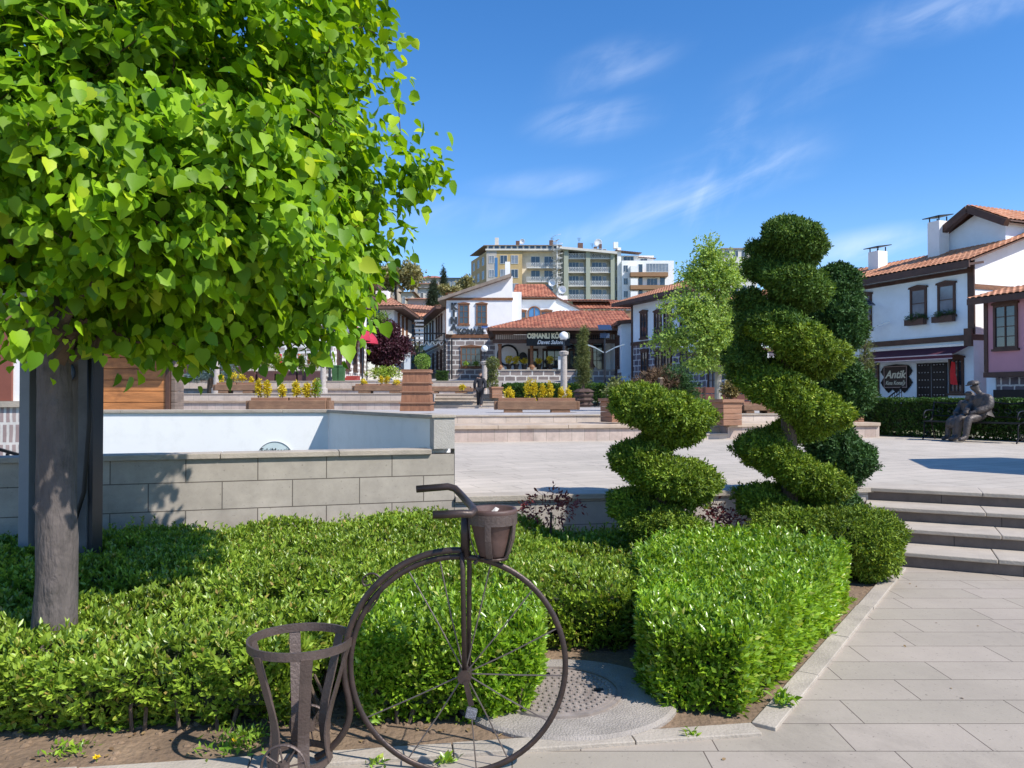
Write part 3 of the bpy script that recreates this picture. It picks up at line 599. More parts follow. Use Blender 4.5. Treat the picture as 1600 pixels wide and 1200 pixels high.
# fallen leaves on soil
m = rng.uniform(0, 1, (160, 2)); pts = np.array([[*(Vector(K0.xy)-kd*(1.0+4.5*a)+Vector((-kd.y, kd.x))*(.02+b*.6)), .012] for a, b in m])
o = leaves('leaf_litter', leafmat('dead_leaves', (.12,.06,.03), (.4,.28,.13), .1, .8), pts, rnd(160)*[1,1,.15], rnd(160)*.3+[0,0,1], .03, OVAL); tag(o, None, None, None, 'stuff')
m = rng.uniform(0, 1, (70, 2)); pts = np.array([[a*5.5-1.2, 2.6+b*4.2, .003] for a, b in m]); pts = pts[pts[:,0] > (pts[:,1]-3.4)*.75+.9]
o = leaves('fallen_leaves', MATS['dead_leaves'], pts, rnd(len(pts))*[1,1,.05], rnd(len(pts))*.2+[0,0,1], .022, OVAL); tag(o, None, None, None, 'stuff')
# ---- manhole slab and cover
mc = G(905, 1092); ms_ = thing('concrete_slab', 'round rough concrete slab set in the garden bed around the manhole cover', 'slab', (mc.x-.07, mc.y+.02, 0))
MB().lathe([(.58, -.1), (.58, .02), (.56, .034), (.33, .034)], 0, 0, 48, 1.0, .92).build('slab_body', concrete, ms_)
cv = G(868, 1076, .04); mh = thing('manhole_cover', 'cast iron manhole cover with studded pattern in the concrete slab', 'manhole cover', (cv.x, cv.y, .034))
iron = mat('worn_cast_iron', (.33, .275, .235), .6, .25, 12, metal=.3, dirt_shade=((.1,.07,.06), 8, .5))
MB().lathe([(.345, 0), (.345, .012), (.325, .014), (.325, .006)], 0, 0, 56).build('rim', iron, mh)
m = MB().lathe([(.318, -.01), (.318, .008), (.31, .01)], 0, 0, 56)
for k, rr in enumerate([.045, .085, .125, .165, .205, .245, .285]):
    q = int(rr*2*math.pi/.036)
    for i in range(q):
        a = 2*math.pi*i/q+k*.3; m.lathe([(.0125, .009), (.0115, .0165), (.007, .0175)], rr*math.cos(a), rr*math.sin(a), 6)
m.build('lid', iron, mh)
MB().bx(.2, -.03, .012, .25, .0, .0185).bx(-.1, .2, .012, -.02, .225, .0185).build('lifting_slot', blackm, mh)
# ---- block wall with coping and pillar
wl = brick('split_block_wall', (.38, .335, .28), (.44, .39, .33), (.13, .11, .09), .64, .262, .005, var=.24, bump=.6, nscale=3, fine=140, speck=.5)
gw = thing('block_wall', 'grey stone block wall with coping beside the stairwell', 'wall', (A0.x, A0.y, 0), math.atan2(e1.y, e1.x))
MB().bx(-9, 0, -.1, -.002, .2, 1.0).build('wall_body', wl, gw)
m = MB(); t = -9
while t < -.3:
    s = min(random.uniform(1.0, 1.3), -.24-t); m.bx(t+.003, -.035, 1.003, t+s-.003, .235, 1.055); t += s
m.build('coping', coping, gw, bevel=.006)
pl = thing('wall_pillar', 'square pale stone pillar at the right end of the block wall', 'pillar', (A0.x, A0.y, 0), gw.rotation_euler.z)
MB().bx(-.215, -.004, 1.056, -.0, .24, 1.37).bx(-.0, -.004, -.1, .002, .2, 1.055).build('pillar_shaft', mat('granular_stone', (.43,.4,.365), .9, .12, 8, bump=.4, bscale=120), pl)
MB().bx(-.24, -.02, 1.372, .01, .26, 1.402).build('cap', coping, pl, bevel=.005)
# stairwell walls
def vwall(name, label, a, b, th, z0, z1, m, capm, side=1):
    a = Vector(a[:2]); b = Vector(b[:2]); d = (b-a); Ln = d.length; rz = math.atan2(d.y, d.x)
    t = thing(name, label, 'wall', (a.x, a.y, 0), rz); MB().bx(0, 0, z0, Ln, th*side, z1-.045).build('wall_body', m, t) if side > 0 else MB().bx(0, th*side, z0, Ln, 0, z1-.045).build('wall_body', m, t)
    lo, hi = (0, th) if side > 0 else (-th, 0); c = MB(); x = -.03
    while x < Ln-.02: s = min(1.1, Ln+.03-x); c.bx(x+.002, lo-.03, z1-.043, x+s-.002, hi+.03, z1); x += s
    c.build('coping', capm, t, bevel=.005); return t
vwall('stairwell_wall', 'white painted back wall of the stairwell in bright sun', Cp, Bp, .25, -2.5, 1.40, white2, coping)
vwall('stairwell_wall', 'shaded pale side wall of the stairwell joining the stone pillar', Bp+(Pin-Bp).normalized()*.02, Pin+Vector((-.03,.2)), .2, -2.5, 1.40, white2, coping)
struct(MB().prism([tuple(A0-e1*8), tuple(A0), tuple(Bp), tuple(Cp)], -2.6, -2.4).build('stairwell_floor', coping))
# round sign on the back wall
sp = Bp+(Cp-Bp)*((2.6-.0)*0); dB = (Cp-Bp).normalized()
k = (431-800)/F; t_ = (k*Bp.y-Bp.x)/(dB.x-k*dB.y); sx, sy = Bp.x+dB.x*t_, Bp.y+dB.y*t_; fr_ = Vector((dB.y, -dB.x)); fr_ = fr_ if fr_.y < 0 else -fr_
rs = thing('round_sign', 'round pale glass door sign with small dark lettering on the white stairwell wall', 'sign', (sx+fr_.x*.03, sy+fr_.y*.03, EYE-(718-HZ)/F*sy), math.atan2(-dB.y, -dB.x))
m = MB().lathe([(.255, -.006), (.255, .006)], 0, 0, 40); m.v = [(a, c, b) for a, b, c in m.v]; m.build('disc', plain('frosted_green', (.6, .7, .69), .2), rs)
m = MB(); m.tube([(.255*math.cos(a*math.pi/24), -.01, .255*math.sin(a*math.pi/24)) for a in range(48)], .004, 5, True); m.build('rim', greym, rs)
text('EskiMescit', .095, steelm, rs, (0, -.012, .128), ext=.001)
# retaining wall right of the pillar
rw = thing('retaining_wall', 'low beige retaining wall with coping along the plaza edge', 'wall', (A0.x, A0.y, 0), gw.rotation_euler.z)
Lr = (wallR-A0).length+.05; an = math.atan2(*(wallR-A0).yx); rw.rotation_euler.z = an
MB().bx(.003, .0, -.1, Lr, .22, .505).build('wall_body', brick('retaining_blocks', (.42,.37,.32), (.46,.41,.36), (.2,.17,.15), .85, .24, .004, var=.15, fine=140), rw)
m = MB(); t = .005
while t < Lr-.05:
    s = min(random.uniform(.9, 1.3), Lr-t); m.bx(t+.002, -.04, .508, t+s-.003, .26, .566); t += s
m.build('coping', coping, rw, bevel=.006)
# ---- steps
st = thing('stone_steps', 'four wide stone steps up to the plaza at the right', 'steps', (SB0.x, SB0.y, 0), math.atan2(u.y, u.x))
for k in range(4):
    z0, z1 = .14*k, .14*(k+1); ra = MB(); x = tl-(.0 if k else 0)
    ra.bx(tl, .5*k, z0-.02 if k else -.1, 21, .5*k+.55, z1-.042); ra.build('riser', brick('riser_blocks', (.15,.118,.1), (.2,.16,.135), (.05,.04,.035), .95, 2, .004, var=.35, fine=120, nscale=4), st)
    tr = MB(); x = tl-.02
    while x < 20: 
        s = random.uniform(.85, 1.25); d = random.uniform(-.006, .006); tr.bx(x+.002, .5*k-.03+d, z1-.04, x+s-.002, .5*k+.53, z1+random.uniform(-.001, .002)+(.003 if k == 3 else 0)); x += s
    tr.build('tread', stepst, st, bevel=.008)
MB().bx(tl-.12, 0, -.1, tl-.004, 1.5, .35).build('cheek', riserst, st)

# ============================================================ TERRACES BEHIND THE PLAZA
d2 = Vector((5.2, 1.0)).normalized(); L10 = Vector((-1.28, 17.1)); r2 = math.atan2(d2.y, d2.x)
def lpt(P0, d, rz, x, y=0): return (P0.x+d.x*x-d.y*y, P0.y+d.y*x+d.x*y)
def seatwall(name, label, P0, rz, x0, x1, z0, zs, zt, depth, plankm, m_=clad):
    t = thing(name, label, 'bench wall', (P0.x, P0.y, 0), rz)
    MB().bx(x0, 0, z0-.3, x1, depth, zs-.085).build('seat_base', m_, t)
    sb = MB(); x = x0
    while x < x1-.05: s = min(random.uniform(1.6, 2.2), x1-x); sb.bx(x+.003, -.06, zs-.083, x+s-.003, depth-.004, zs+random.uniform(-.004,.004)); x += s
    sb.build('seat_slab', plankm, t, bevel=.01)
    MB().bx(x0, depth, zs-.3, x1, depth+.3, zt-.035).build('back_wall', clad2, t)
    MB().bx(x0-.01, depth-.03, zt-.033, x1+.01, depth+.45, zt+.002).build('coping', coping, t, bevel=.006)
    return t
slabst = mat('bench_slab_stone', (.46,.36,.27), .8, .2, 1.5, bump=.2, dirt_shade=((.3,.18,.1), 2.5, .6))
seatwall('bench_wall', 'long stone bench wall behind the plaza between the pillar and the small stair', L10, r2, -13, 5.3, PZ, .93, 1.12, 1.55, slabst)
seatwall('bench_wall', 'stone bench wall right of the small stair below the square planter', L10, r2, 6.55, 10.6, PZ, .93, 1.12, 1.55, slabst)
ss = thing('small_stair', 'short stone stair between the two bench walls behind the spiral shrub', 'steps', (L10.x, L10.y, 0), r2)
for k in range(4):
    m = MB().bx(5.303, .42*k, PZ-.3, 6.547, .42*k+.9, PZ+.14*(k+1)-.035); m.build('riser', clad2, ss)
    m = MB().bx(5.30, .42*k-.025, PZ+.14*(k+1)-.033, 6.55, .42*k+.45, PZ+.14*(k+1)); m.build('tread', stepst, ss, bevel=.005)
def tp(x, y): return lpt(L10, d2, r2, x, y)
struct(MB().prism([tp(-14, 1.9), tp(5.3, 1.9), tp(12, 1.7), (16, 22), (24, 30), (24, 35.9), (-30, 35.9), (-30, 14)], [.9]*8, [1.118, 1.118, 1.116, 1.116, 1.045, 1.035, 1.035, 1.12]).build('terrace', brick('terrace_slabs', (.4,.37,.35), (.45,.42,.4), (.25,.22,.2), .6, .3, .006, plane='floor', var=.12, nscale=.8)))
# left upper terraces (seen over the stairwell)
T2 = Vector((-3.4, 30.0))
plankd = woodbench
seatwall('bench_wall', 'left lower terrace bench wall with weathered planks behind the stairwell', Vector((-16, 29.0)), 0, 0, 12.6, 1.05, 1.40, 1.68, 1.4, plankd)
seatwall('bench_wall', 'left upper terrace bench wall with planks beneath the restaurant', Vector((-20, 36.0)), 0, 0, 18.5, 1.66, 1.93, 2.3, .9, plankd)
struct(MB().prism([(-30, 30.75), (-3.4, 30.75), (-3.4, 34.6), (-.3, 34.6), (-.3, 37.1), (-30, 37.1)], 1.2, 1.672).build('terrace', MATS['terrace_slabs']))
s3 = thing('terrace_stair', 'wide stone stair behind the walking man', 'steps', (-3.4, 33.0, 0))
for k in range(4):
    MB().bx(.003, .42*k, .9, 3.1, .42*k+.9, 1.04+.157*(k+1)-.04).build('riser', clad2, s3); MB().bx(0, .42*k-.03, 1.04+.157*(k+1)-.038, 3.103, .42*k+.45, 1.04+.157*(k+1)+(.004 if k == 3 else 0)).build('tread', stepst, s3, bevel=.005)
# side retaining piece + upper street
struct(MB().prism([(-30, 37.25), (-.9, 37.25), (-.6, 46), (3, 52), (3, 62), (-30, 62)], [1.5]*6, [2.29, 2.29, 2.42, 2.72, 3.0, 3.0]).build('street', asph))
struct(MB().prism([(-.25, 35.95), (24, 35.95), (24, 46), (3.02, 52), (-.55, 46)], [.9]*5, [1.05, 1.06, 2.35, 2.75, 2.42]).build('side_street', asph))
struct(MB().prism([(-9.0, 62.02), (-4.6, 62.02), (-7, 80), (-12, 80)], [2.5, 2.5, 4, 4], [3.0, 3.0, 5.1, 5.1]).build('street', asph))
struct(MB().prism([(-13.2, 52), (-7.6, 56), (-9.2, 61.9), (-13.2, 61.9)], 2.2, 3.25).build('lawn', grassm))
lw = thing('garden_wall', 'low pale wall edging the lawn under the purple tree', 'wall', (-11.2, 51.4, 2.6), R(36)); MB().bx(0, 0, -.3, 4.4, .2, .72).build('wall_body', pale, lw); MB().bx(-.02, -.03, .722, 4.42, .23, .77).build('coping', coping, lw)
def smooth_(pts, n=3):
    for _ in range(n):
        q = [pts[0]]
        for a, b in zip(pts, pts[1:]): a, b = Vector(a), Vector(b); q += [a*.75+b*.25, a*.25+b*.75]
        pts = q+[pts[-1]]
    return pts
# ============================================================ GARDEN HEDGES
def gp(px, py, z=0): v = G(px, py, z); return (v.x, v.y)
hA = [(.68, 4.18), (.74, 3.88), (1.14, 3.79), (1.85, 4.75), (2.47, 5.68), (2.55, 6.0), (2.3, 6.45), (1.5, 6.6), (.95, 5.9), (.85, 4.9)]
hedge('hedge', 'bright green clipped privet hedge wedge along the right kerb', hA, .43, 0, hedl, .045, 2800, bumpa=.035, shape=.1, loose=.02, low=.04, shoots=900)
hB = [(-.76, 3.68), (-.1, 3.68), (.14, 3.8), (.17, 4.45), (-.1, 4.66), (-.8, 4.62)]
hedge('hedge', 'rounded privet clump behind the big bicycle wheel', hB, .45, 0, hedl, .043, 3200, bumpa=.045, shape=.16, loose=.06, low=.03, shoots=260)
hC = [(-4.6, 5.35), (-3.2, 4.95), (-1.6, 4.86), (-.3, 4.82), (.7, 4.78), (.86, 5.0), (.95, 6.0), (1.35, 7.0), (.9, 7.6), (-.5, 7.4), (-2.0, 7.0), (-3.6, 6.6), (-5, 6.3)]
def hcf(Q): return .41+.06*vnoise(np.c_[Q, np.zeros(len(Q))], 2.8, 4)-.1*np.clip((Q[:,0]+.1)/.5, 0, 1)*np.clip((Q[:,1]-5)/1.5, 0, 1)+.12*np.exp(-((Q[:,0]+.75)**2+(Q[:,1]-6.8)**2)/.35)
hedge('hedge', 'large mottled olive green hedge mass in the middle of the bed', hC, .45, 0, hedl2, .04, 1700, bumpa=.075, hfun=hcf, shape=.15, low=.04, shoots=900)
hD = [(-4.8, 4.5), (-3.4, 3.8), (-2.7, 3.6), (-1.75, 3.58), (-1.05, 3.62), (-.9, 4.1), (-.92, 4.7), (-2.3, 4.78), (-3.4, 4.8), (-5, 5.1)]
def hdf(Q): return .37+.08*vnoise(np.c_[Q, np.zeros(len(Q))], 3.3, 9)
hedge('hedge', 'loose shaggy hedge with bare stems at the foot of the near tree', hD, .4, 0, hedl2, .046, 1500, bumpa=.11, hfun=hdf, shape=.22, loose=.1, low=.02, k=5, shoots=300)
# thin shoots and stems standing out of the hedge
sh_ = MB()
for i in range(26):
    x = random.uniform(-3.1, -.9); y = 3.72+random.random()*.15; p = Vector((x, y, 0)); pts = [p]
    for k in range(3): p = p+Vector((random.uniform(-.06,.06), random.uniform(-.03,.05), random.uniform(.06,.12))); pts.append(p)
    sh_.tube(pts, [.013, .011, .009, .006], 6)
tag(sh_.build('bare_hedge_stems', bark2), None, None, None, 'stuff')
b1 = thing('barberry_bush', 'reddish barberry bush in front of the retaining wall between the two spiral shrubs', 'bush', (1.75, 7.25, 0))
crown('foliage', redl, b1, [((0,0,.45), (.32,.2,.22)), ((.3,.1,.35), (.2,.2,.2))], 260, .045, LANCE, 4); MB().tube([(0,0,0), (.02,0,.45)], .012, 5).build('stem', bark2, b1)
b1 = thing('barberry_bush', 'reddish barberry sprigs behind the pot of the bicycle', 'bush', (.35, 7.25, 0))
crown('foliage', redl, b1, [((0,0,.55), (.3,.16,.16))], 120, .045, LANCE, 4); MB().tube([(0,0,0), (.02,0,.5)], .012, 5).build('stem', bark2, b1)
# ============================================================ TOPIARIES
def spiral(name, label, base, trunk_h, rows, m, size, dens, core=True, lean=0, trunkr=.06, fat=1.0, mtop=None, zsplit=0):
    """rows: list of (angle turns, z, orbit radius, tube radius) along a helix"""
    t = thing(name, label, 'topiary', base)
    MB().tube([(0,0,-.05), (.01,.0,.3*trunk_h), (-.01,.01,.7*trunk_h), (0,0,trunk_h)], [trunkr*1.1, trunkr, trunkr*.8, trunkr*.4], 10).build('trunk', bark2, t)
    P = []; N = []; cm = MB()
    cs = []; cr = []
    for a, b in zip(rows, rows[1:]):
        q = 14
        for i in range(q):
            f = i/q; v = [a[j]+(b[j]-a[j])*f for j in range(4)]; an = 2*math.pi*v[0]
            cs.append((v[2]*math.cos(an), v[2]*math.sin(an), v[1])); cr.append(v[3])
    cs = np.array(cs); cr = np.array(cr)*fat
    cm.tube([tuple(c) for c in cs[::3]], [float(r)*.66 for r in cr[::3]], 8)
    n = int(dens*sum(cr)); idx = rng.integers(0, len(cs), n); d = unit(rnd(n)); rr = cr[idx]*rng.uniform(.72, 1.0, n)*(1+.3*vnoise(cs[idx]+d*.3, 7, 2)+.2*vnoise(cs[idx]+d*.3, 22, 4))
    P = cs[idx]+d*rr[:,None]*np.array([1.2, 1.2, .72]); N = unit(d+np.array([0,0,.15]))
    # drop sprays that lie deep inside a neighbouring coil
    P, D, Nn = sprigs(P, N, 17, 1.1, .2); P = P+rnd(len(P))*.013
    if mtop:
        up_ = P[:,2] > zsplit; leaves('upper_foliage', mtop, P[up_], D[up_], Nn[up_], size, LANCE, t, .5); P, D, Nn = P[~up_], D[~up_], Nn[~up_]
    leaves('foliage', m, P, D, Nn, size, LANCE, t, .5); cm.build('shade_core', hedgecore, t, smooth=True); return t
bA = W(1032, 618, 6.9); bA.z = 0
rowsA = []   # front pass: left high -> right low. angle .5 = left(-x), .75 = front(-y), 1.0 = right
def rows_from(base, seq, Y0):
    out = []
    for turn, py, ro, rt in seq: out.append((turn, EYE-(py-HZ)/F*(Y0), ro, rt))
    return out
seqA = [(.4, 618, .22, .11), (.5, 626, .25, .16), (.62, 633, .2, .19), (.75, 643, .17, .205), (1.0, 662, .17, .19), (1.25, 690, .12, .1), (1.45, 708, .2, .1), (1.55, 714, .24, .16), (1.75, 738, .2, .215), (2.0, 758, .24, .215), (2.25, 785, .12, .1), (2.45, 790, .25, .16), (2.75, 812, .22, .2), (2.95, 838, .22, .13)]
spiral('spiral_juniper', 'shorter spiral clipped juniper with three tiers beside the retaining wall', tuple(bA), 1.45, rows_from(bA, seqA, 6.9), juni, .03, 560, fat=1.17)
bB = W(1232, 618, 7.2); bB.z = 0
seqB = [(-1.6, 358, .0, .1), (-1.35, 366, .06, .17), (-1.1, 385, .12, .16), (-.85, 402, .1, .17), (-.6, 420, .16, .12), (-.5, 426, .15, .09), (-.25, 444, .12, .17), (0., 458, .18, .17), (.22, 478, .12, .12), (.5, 498, .22, .14), (.6, 512, .2, .18), (.75, 530, .16, .2), (1.0, 560, .27, .2), (1.2, 575, .12, .12), (1.45, 588, .28, .18), (1.62, 606, .22, .17), (1.75, 622, .14, .17), (2.0, 652, .28, .19), (2.2, 675, .12, .1), (2.45, 698, .27, .16), (2.6, 712, .2, .15), (2.75, 732, .14, .16), (3.0, 762, .3, .2), (3.2, 778, .12, .12), (3.5, 786, .24, .19), (3.75, 812, .14, .18)]
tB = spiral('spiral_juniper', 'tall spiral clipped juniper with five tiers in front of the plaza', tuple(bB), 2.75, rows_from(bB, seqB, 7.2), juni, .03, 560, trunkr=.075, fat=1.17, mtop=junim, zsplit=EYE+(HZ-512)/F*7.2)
bq = lambda px, py, r_, dy=.1: (((px-1232)*7.2/F, dy, EYE-(py-HZ)*7.2/F), (r_, r_, r_*.8))
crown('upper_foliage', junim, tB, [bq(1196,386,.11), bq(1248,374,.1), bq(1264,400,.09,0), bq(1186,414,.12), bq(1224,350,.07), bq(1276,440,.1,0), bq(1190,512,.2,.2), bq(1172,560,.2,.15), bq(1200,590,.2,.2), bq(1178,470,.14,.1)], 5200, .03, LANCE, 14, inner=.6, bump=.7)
bD = W(1300, 618, 6.75); bD.z = 0
t = thing('low_juniper', 'low broad mound of clipped juniper at the foot of the steps', 'shrub', tuple(bD)); 
crown('foliage', juni, t, [((-.3,0,.45), (.42,.3,.15)), ((.15,-.05,.36), (.42,.36,.27)), ((.24,-.12,.25), (.27,.27,.24))], 4200, .032, LANCE, 14, inner=.72, bump=.22)
MB().lathe([(.1,0),(.3,.2),(.33,.4),(.2,.52)], .05, 0, 10).build('shade_core', hedgecore, t)
bC = W(1304, 618, 8.15); bC.z = 0
seqC = [(-.1, 428, .02, .1), (.0, 442, .04, .17), (.5, 478, .07, .21), (.75, 498, .08, .2), (1.0, 520, .07, .19), (1.3, 548, .04, .12), (1.5, 575, .07, .19), (1.8, 600, .1, .21), (2.1, 628, .08, .19), (2.4, 658, .04, .11), (2.6, 690, .08, .18), (3.0, 722, .12, .22), (3.4, 760, .1, .2), (3.7, 795, .08, .15)]
spiral('spiral_juniper', 'dark dense spiral conifer behind the tall clipped juniper', tuple(bC), 2.9, rows_from(bC, seqC, 8.15), junid, .034, 520, fat=1.2)
# ============================================================ NEAR LINDEN TREE
tb = Vector(((84-800)/F*4.05, 4.05, 0)); lt = thing('linden_tree', 'big leafy bright green linden tree with grey trunk at the left', 'tree', tuple(tb))
zz_ = np.linspace(-.1, 4.6, 110); rr_ = np.interp(zz_, [-.1, .1, .35, .9, 1.6, 2.3, 3.2, 4.6], [.18, .122, .104, .094, .082, .072, .055, .02])
tm = MB().tube([(.012*math.sin(z*2.1), .012*math.sin(z*1.7+1)+.01*z, z) for z in zz_], list(rr_), 40); tv_ = np.array(tm.v); ax0 = np.repeat(np.array([(.012*math.sin(z*2.1), .012*math.sin(z*1.7+1)+.01*z, z) for z in zz_]), 40, 0)
dd_ = tv_-ax0; q_ = tv_*[1, 1, .28]; nz_ = .07*vnoise(q_, 40, 11)+.05*np.abs(vnoise(q_, 90, 12))+.05*vnoise(tv_, 7, 13)
for (kz, ka, kr) in [(1.02, -2.2, .05), (.62, -1.2, .06), (1.55, -1.0, .05), (1.3, -1.9, .035), (.35, -2.0, .05)]:
    an_ = np.arctan2(dd_[:,1], dd_[:,0]); nz_ += .28*np.exp(-(((tv_[:,2]-kz)/kr)**2+((an_-ka)/.35)**2))*np.sin(((tv_[:,2]-kz)/kr)*3+2)
tm.v = [tuple(p) for p in ax0+dd_*(1+nz_)[:,None]]; tm.build('trunk', bark, lt, smooth=True)
# clusters: crown volume as ellipsoids (world), sampled mostly in the outer shell
cl = []; rng = np.random.default_rng(21)
for (c, rad, n) in [((-2.5, 3.95, 3.15), (.75, .4, .75), 130), ((-2.7, 4.9, 3.3), (1.75, 1.45, 1.5), 620), ((-1.5, 5.0, 2.8), (.78, .95, .85), 270), ((-2.9, 4.3, 2.6), (1.3, .9, .62), 260), ((-1.85, 4.5, 2.25), (.85, .7, .36), 190), ((-1.6, 4.9, 3.9), (.85, 1.1, .9), 200), ((-2.6, 4.8, 4.8), (1.4,1.3,.9), 120), ((-1.6, 3.8, 2.6), (.8, .4, .5), 170), ((-2.8, 6.05, 2.55), (.75,.55,.55), 230)]:
    p, d = blob_points(n, c, rad, .5, .3, int(n), 6); cl.append(p)
cl = np.concatenate(cl)
def pxof(P): return 800+F*P[:,0]/P[:,1], HZ-F*(P[:,2]-EYE)/P[:,1]
X_, Y_ = pxof(cl)
lim = np.interp(Y_, [-900, 0, 200, 330, 400, 470, 560], [550, 592, 590, 612, 597, 540, 475])+12*np.sin(Y_/17.)
low_ = np.interp(X_, [-400, 0, 150, 250, 380, 470, 560], [560, 545, 515, 540, 535, 525, 470])
cl = cl[(cl[:,1] > 3.3) & (X_ < lim) & (Y_ < low_)]
extra = np.array([tuple(W(px, py, Y)) for px, py, Y in [(640,272,4.9),(662,262,4.95),(450,545,4.4),(360,548,4.3),(110,530,4),(300,552,4.3),(655,262,4.9),(652,268,4.9),(645,282,4.9),(625,290,4.9),(620,130,5),(612,60,5.2),(625,210,5.1),(560,440,4.6),(545,478,4.6),(585,400,4.8),(612,380,4.9),(540,500,4.6),(330,525,4.2),(500,525,4.4),(525,515,4.3),(480,520,4.4),(300,540,4.2),(215,535,4.1),(180,520,4.1),(130,500,4),(620,330,4.9),(20,540,3.6),(8,500,3.5),(35,470,3.6),(260,530,4.1),(60,500,3.7),(395,530,4.3),(430,512,4.4)]])
cl = np.concatenate([cl, extra])
loc = cl-np.array(tb)
bm_ = limb_tree(loc, (0, .05, 2.0), [(0,.01,1.75), (0,.02,2.1), (0,.03,2.5), (0,.05,3.0), (0,.06,3.4), (.01,.08,3.9)], r0=.06)
bm_.build('branches', twigm, lt)
for pts_, r_ in [([(0,0,1.75),(.35,.2,2.05),(.85,.45,2.3),(1.45,.6,2.55)], .04), ([(0,0,1.9),(-.3,-.1,2.2),(-.8,-.2,2.6)], .035), ([(0,.02,2.1),(.3,.35,2.6),(.9,.7,3.2),(1.3,.9,3.8)], .045), ([(0,0,1.85),(.25,-.25,2.1),(.7,-.35,2.45),(1.1,-.3,2.8)], .03), ([(0,0,2.4),(-.3,.2,3.0),(-.5,.3,3.8)], .04), ([(0,.02,1.8),(.3,.6,2.1),(.2,1.3,2.4)], .035)]:
    n_ = len(pts_); MB().tube(smooth_(pts_, 2), [r_*(1-.75*i/(n_*4)) for i in range(len(smooth_(pts_, 2)))], 10).build('limb', bark2, lt, smooth=True)
K = 29; P = np.repeat(loc, K, 0)+rnd(len(loc)*K)*np.array([.088, .088, .068])
ctr = np.array([-.1, .35, 2.9]); out = unit(P-ctr)
D = unit(out*.55+np.array([0,0,-.75])+.55*rnd(len(P))); Nn = unit(out*.6+np.array([.3,-.25,.75])+.75*rnd(len(P)))
leaves('leaves', lin, P, D, Nn, .063, HEART, lt, .55)
pt = MB()
for i in range(0, len(P), 3): pass
# ribbon round the trunk
rb = thing('plastic_ribbon', 'pale plastic tape tied to the trunk just under the leaves', 'ribbon', (tb.x, tb.y, 2.12))
MB().tube([(.115*math.cos(a*.4), .115*math.sin(a*.4), .01) for a in range(16)], .006, 6, True, flat=(.003, .012)).bar((-.03,-.115,.0), (-.4,-.3,-.04), .004, .02).build('tape', plain('pale_tape', (.5,.5,.46), .6), rb)
# ============================================================ INFO BOARD BEHIND THE TREE
ib = thing('notice_cabinet', 'tall dark steel framed notice cabinet with weathered wooden side behind the linden trunk', 'notice cabinet', (W(30, 618, 5.6).x, 5.6, 0))
MB().bx(0, 0, -.05, .075, .12, 3.0).build('post', greym, ib, bevel=.004)
MB().bx(.5, .02, -.05, .53, .16, 3.0).bx(.085, .1, -.05, .495, .14, 3.0).build('back_panel', steelm, ib)
MB().bx(.2, .03, .35, .42, .085, 2.95).build('board', mat('weathered_board', (.14,.12,.1), .85, .3, 3, bump=.3, stretch=(6,6,1)), ib)
MB().bx(.43, .0, .05, .495, .07, 3.0).build('frame', mat('grey_board', (.1,.1,.105), .7, .3, 5), ib)
MB().tube([(.52, -.02, 2.3), (.53,-.03,1.4), (.5,-.04,.9), (.42,-.05,.62), (.34,-.03,.5)], .016, 8).build('cable', blackm, ib, smooth=True)
for z in (1.99, 1.77):
    m = MB().tube([(.36+.04*math.cos(a*.4), -.01, z+.055*math.sin(a*.4)) for a in range(16)], .014, 6, True); m.build('ring', plain('blue_plastic', (.03,.06,.12), .4), ib)
# ============================================================ PENNY FARTHING PLANTER
BY = 3.32; S = BY/F
bo = Vector(((716-800)*S, BY, 0)); bk = thing('bicycle_planter', 'brown metal penny farthing planter standing on the pavement', 'bicycle planter', tuple(bo))
def bp(px, py, dy=0): return ((px-716)*S, dy, EYE-(py-HZ)*S)
wc = Vector(bp(716, 1036)); wr = 167*S
m = MB(); m.tube([(wc.x+wr*math.cos(a*math.pi/40), 0, wc.z+wr*math.sin(a*math.pi/40)) for a in range(80)], .01, 6, True, flat=(.006, .014))
whl = m.build('front_wheel', metalb, bk, smooth=True)
hub = Vector(bp(727, 1050)); spk = MB()
for i, a in enumerate([100, 72, 45, 20, -6, -32, -62, -80, -118, -150+0, 118]):
    a = R(a); end = wc+Vector((math.cos(a), 0, math.sin(a)))*(wr-.005); mid = (hub+end)/2+Vector((random.uniform(-.008,.008), 0, random.uniform(-.008,.008)))
    spk.tube([hub, mid, end], .0032, 5)
spk.build('spokes', mat('spoke_metal', (.16,.13,.115), .45, .2, 9, metal=.5), whl)
m = MB(); m.tube([(hub.x, -.05, hub.z), (hub.x, .05, hub.z)], .03, 12).build('hub', metalb, whl)
MB().tube([bp(728, 797), bp(727, 868, 0)], .0205, 14).tube([bp(722, 862, -.02), bp(724, 885, -.032), bp(727, 1050, -.032)], .011, 10).tube([bp(732, 862, .02), bp(733, 885, .032), bp(732, 1050, .032)], .011, 10).build('fork', metalb, bk, smooth=True)
# handlebar: U bent in a horizontal plane, grips pointing back (left)
def hb(px, py, dy): Y = BY+dy; return ((px-800)*Y/F-bo.x, dy, EYE-(py-HZ)*Y/F)
m = MB(); m.tube([hb(651, 764, .22), hb(700, 760, .22), hb(711, 763, .215), hb(720, 772, .18), hb(738, 792, -.1), hb(741, 798, -.16), hb(735, 803, -.19), hb(722, 802, -.2), hb(677, 804, -.2)], .0165, 14)
m.build('handlebar', metalb, bk, smooth=True)
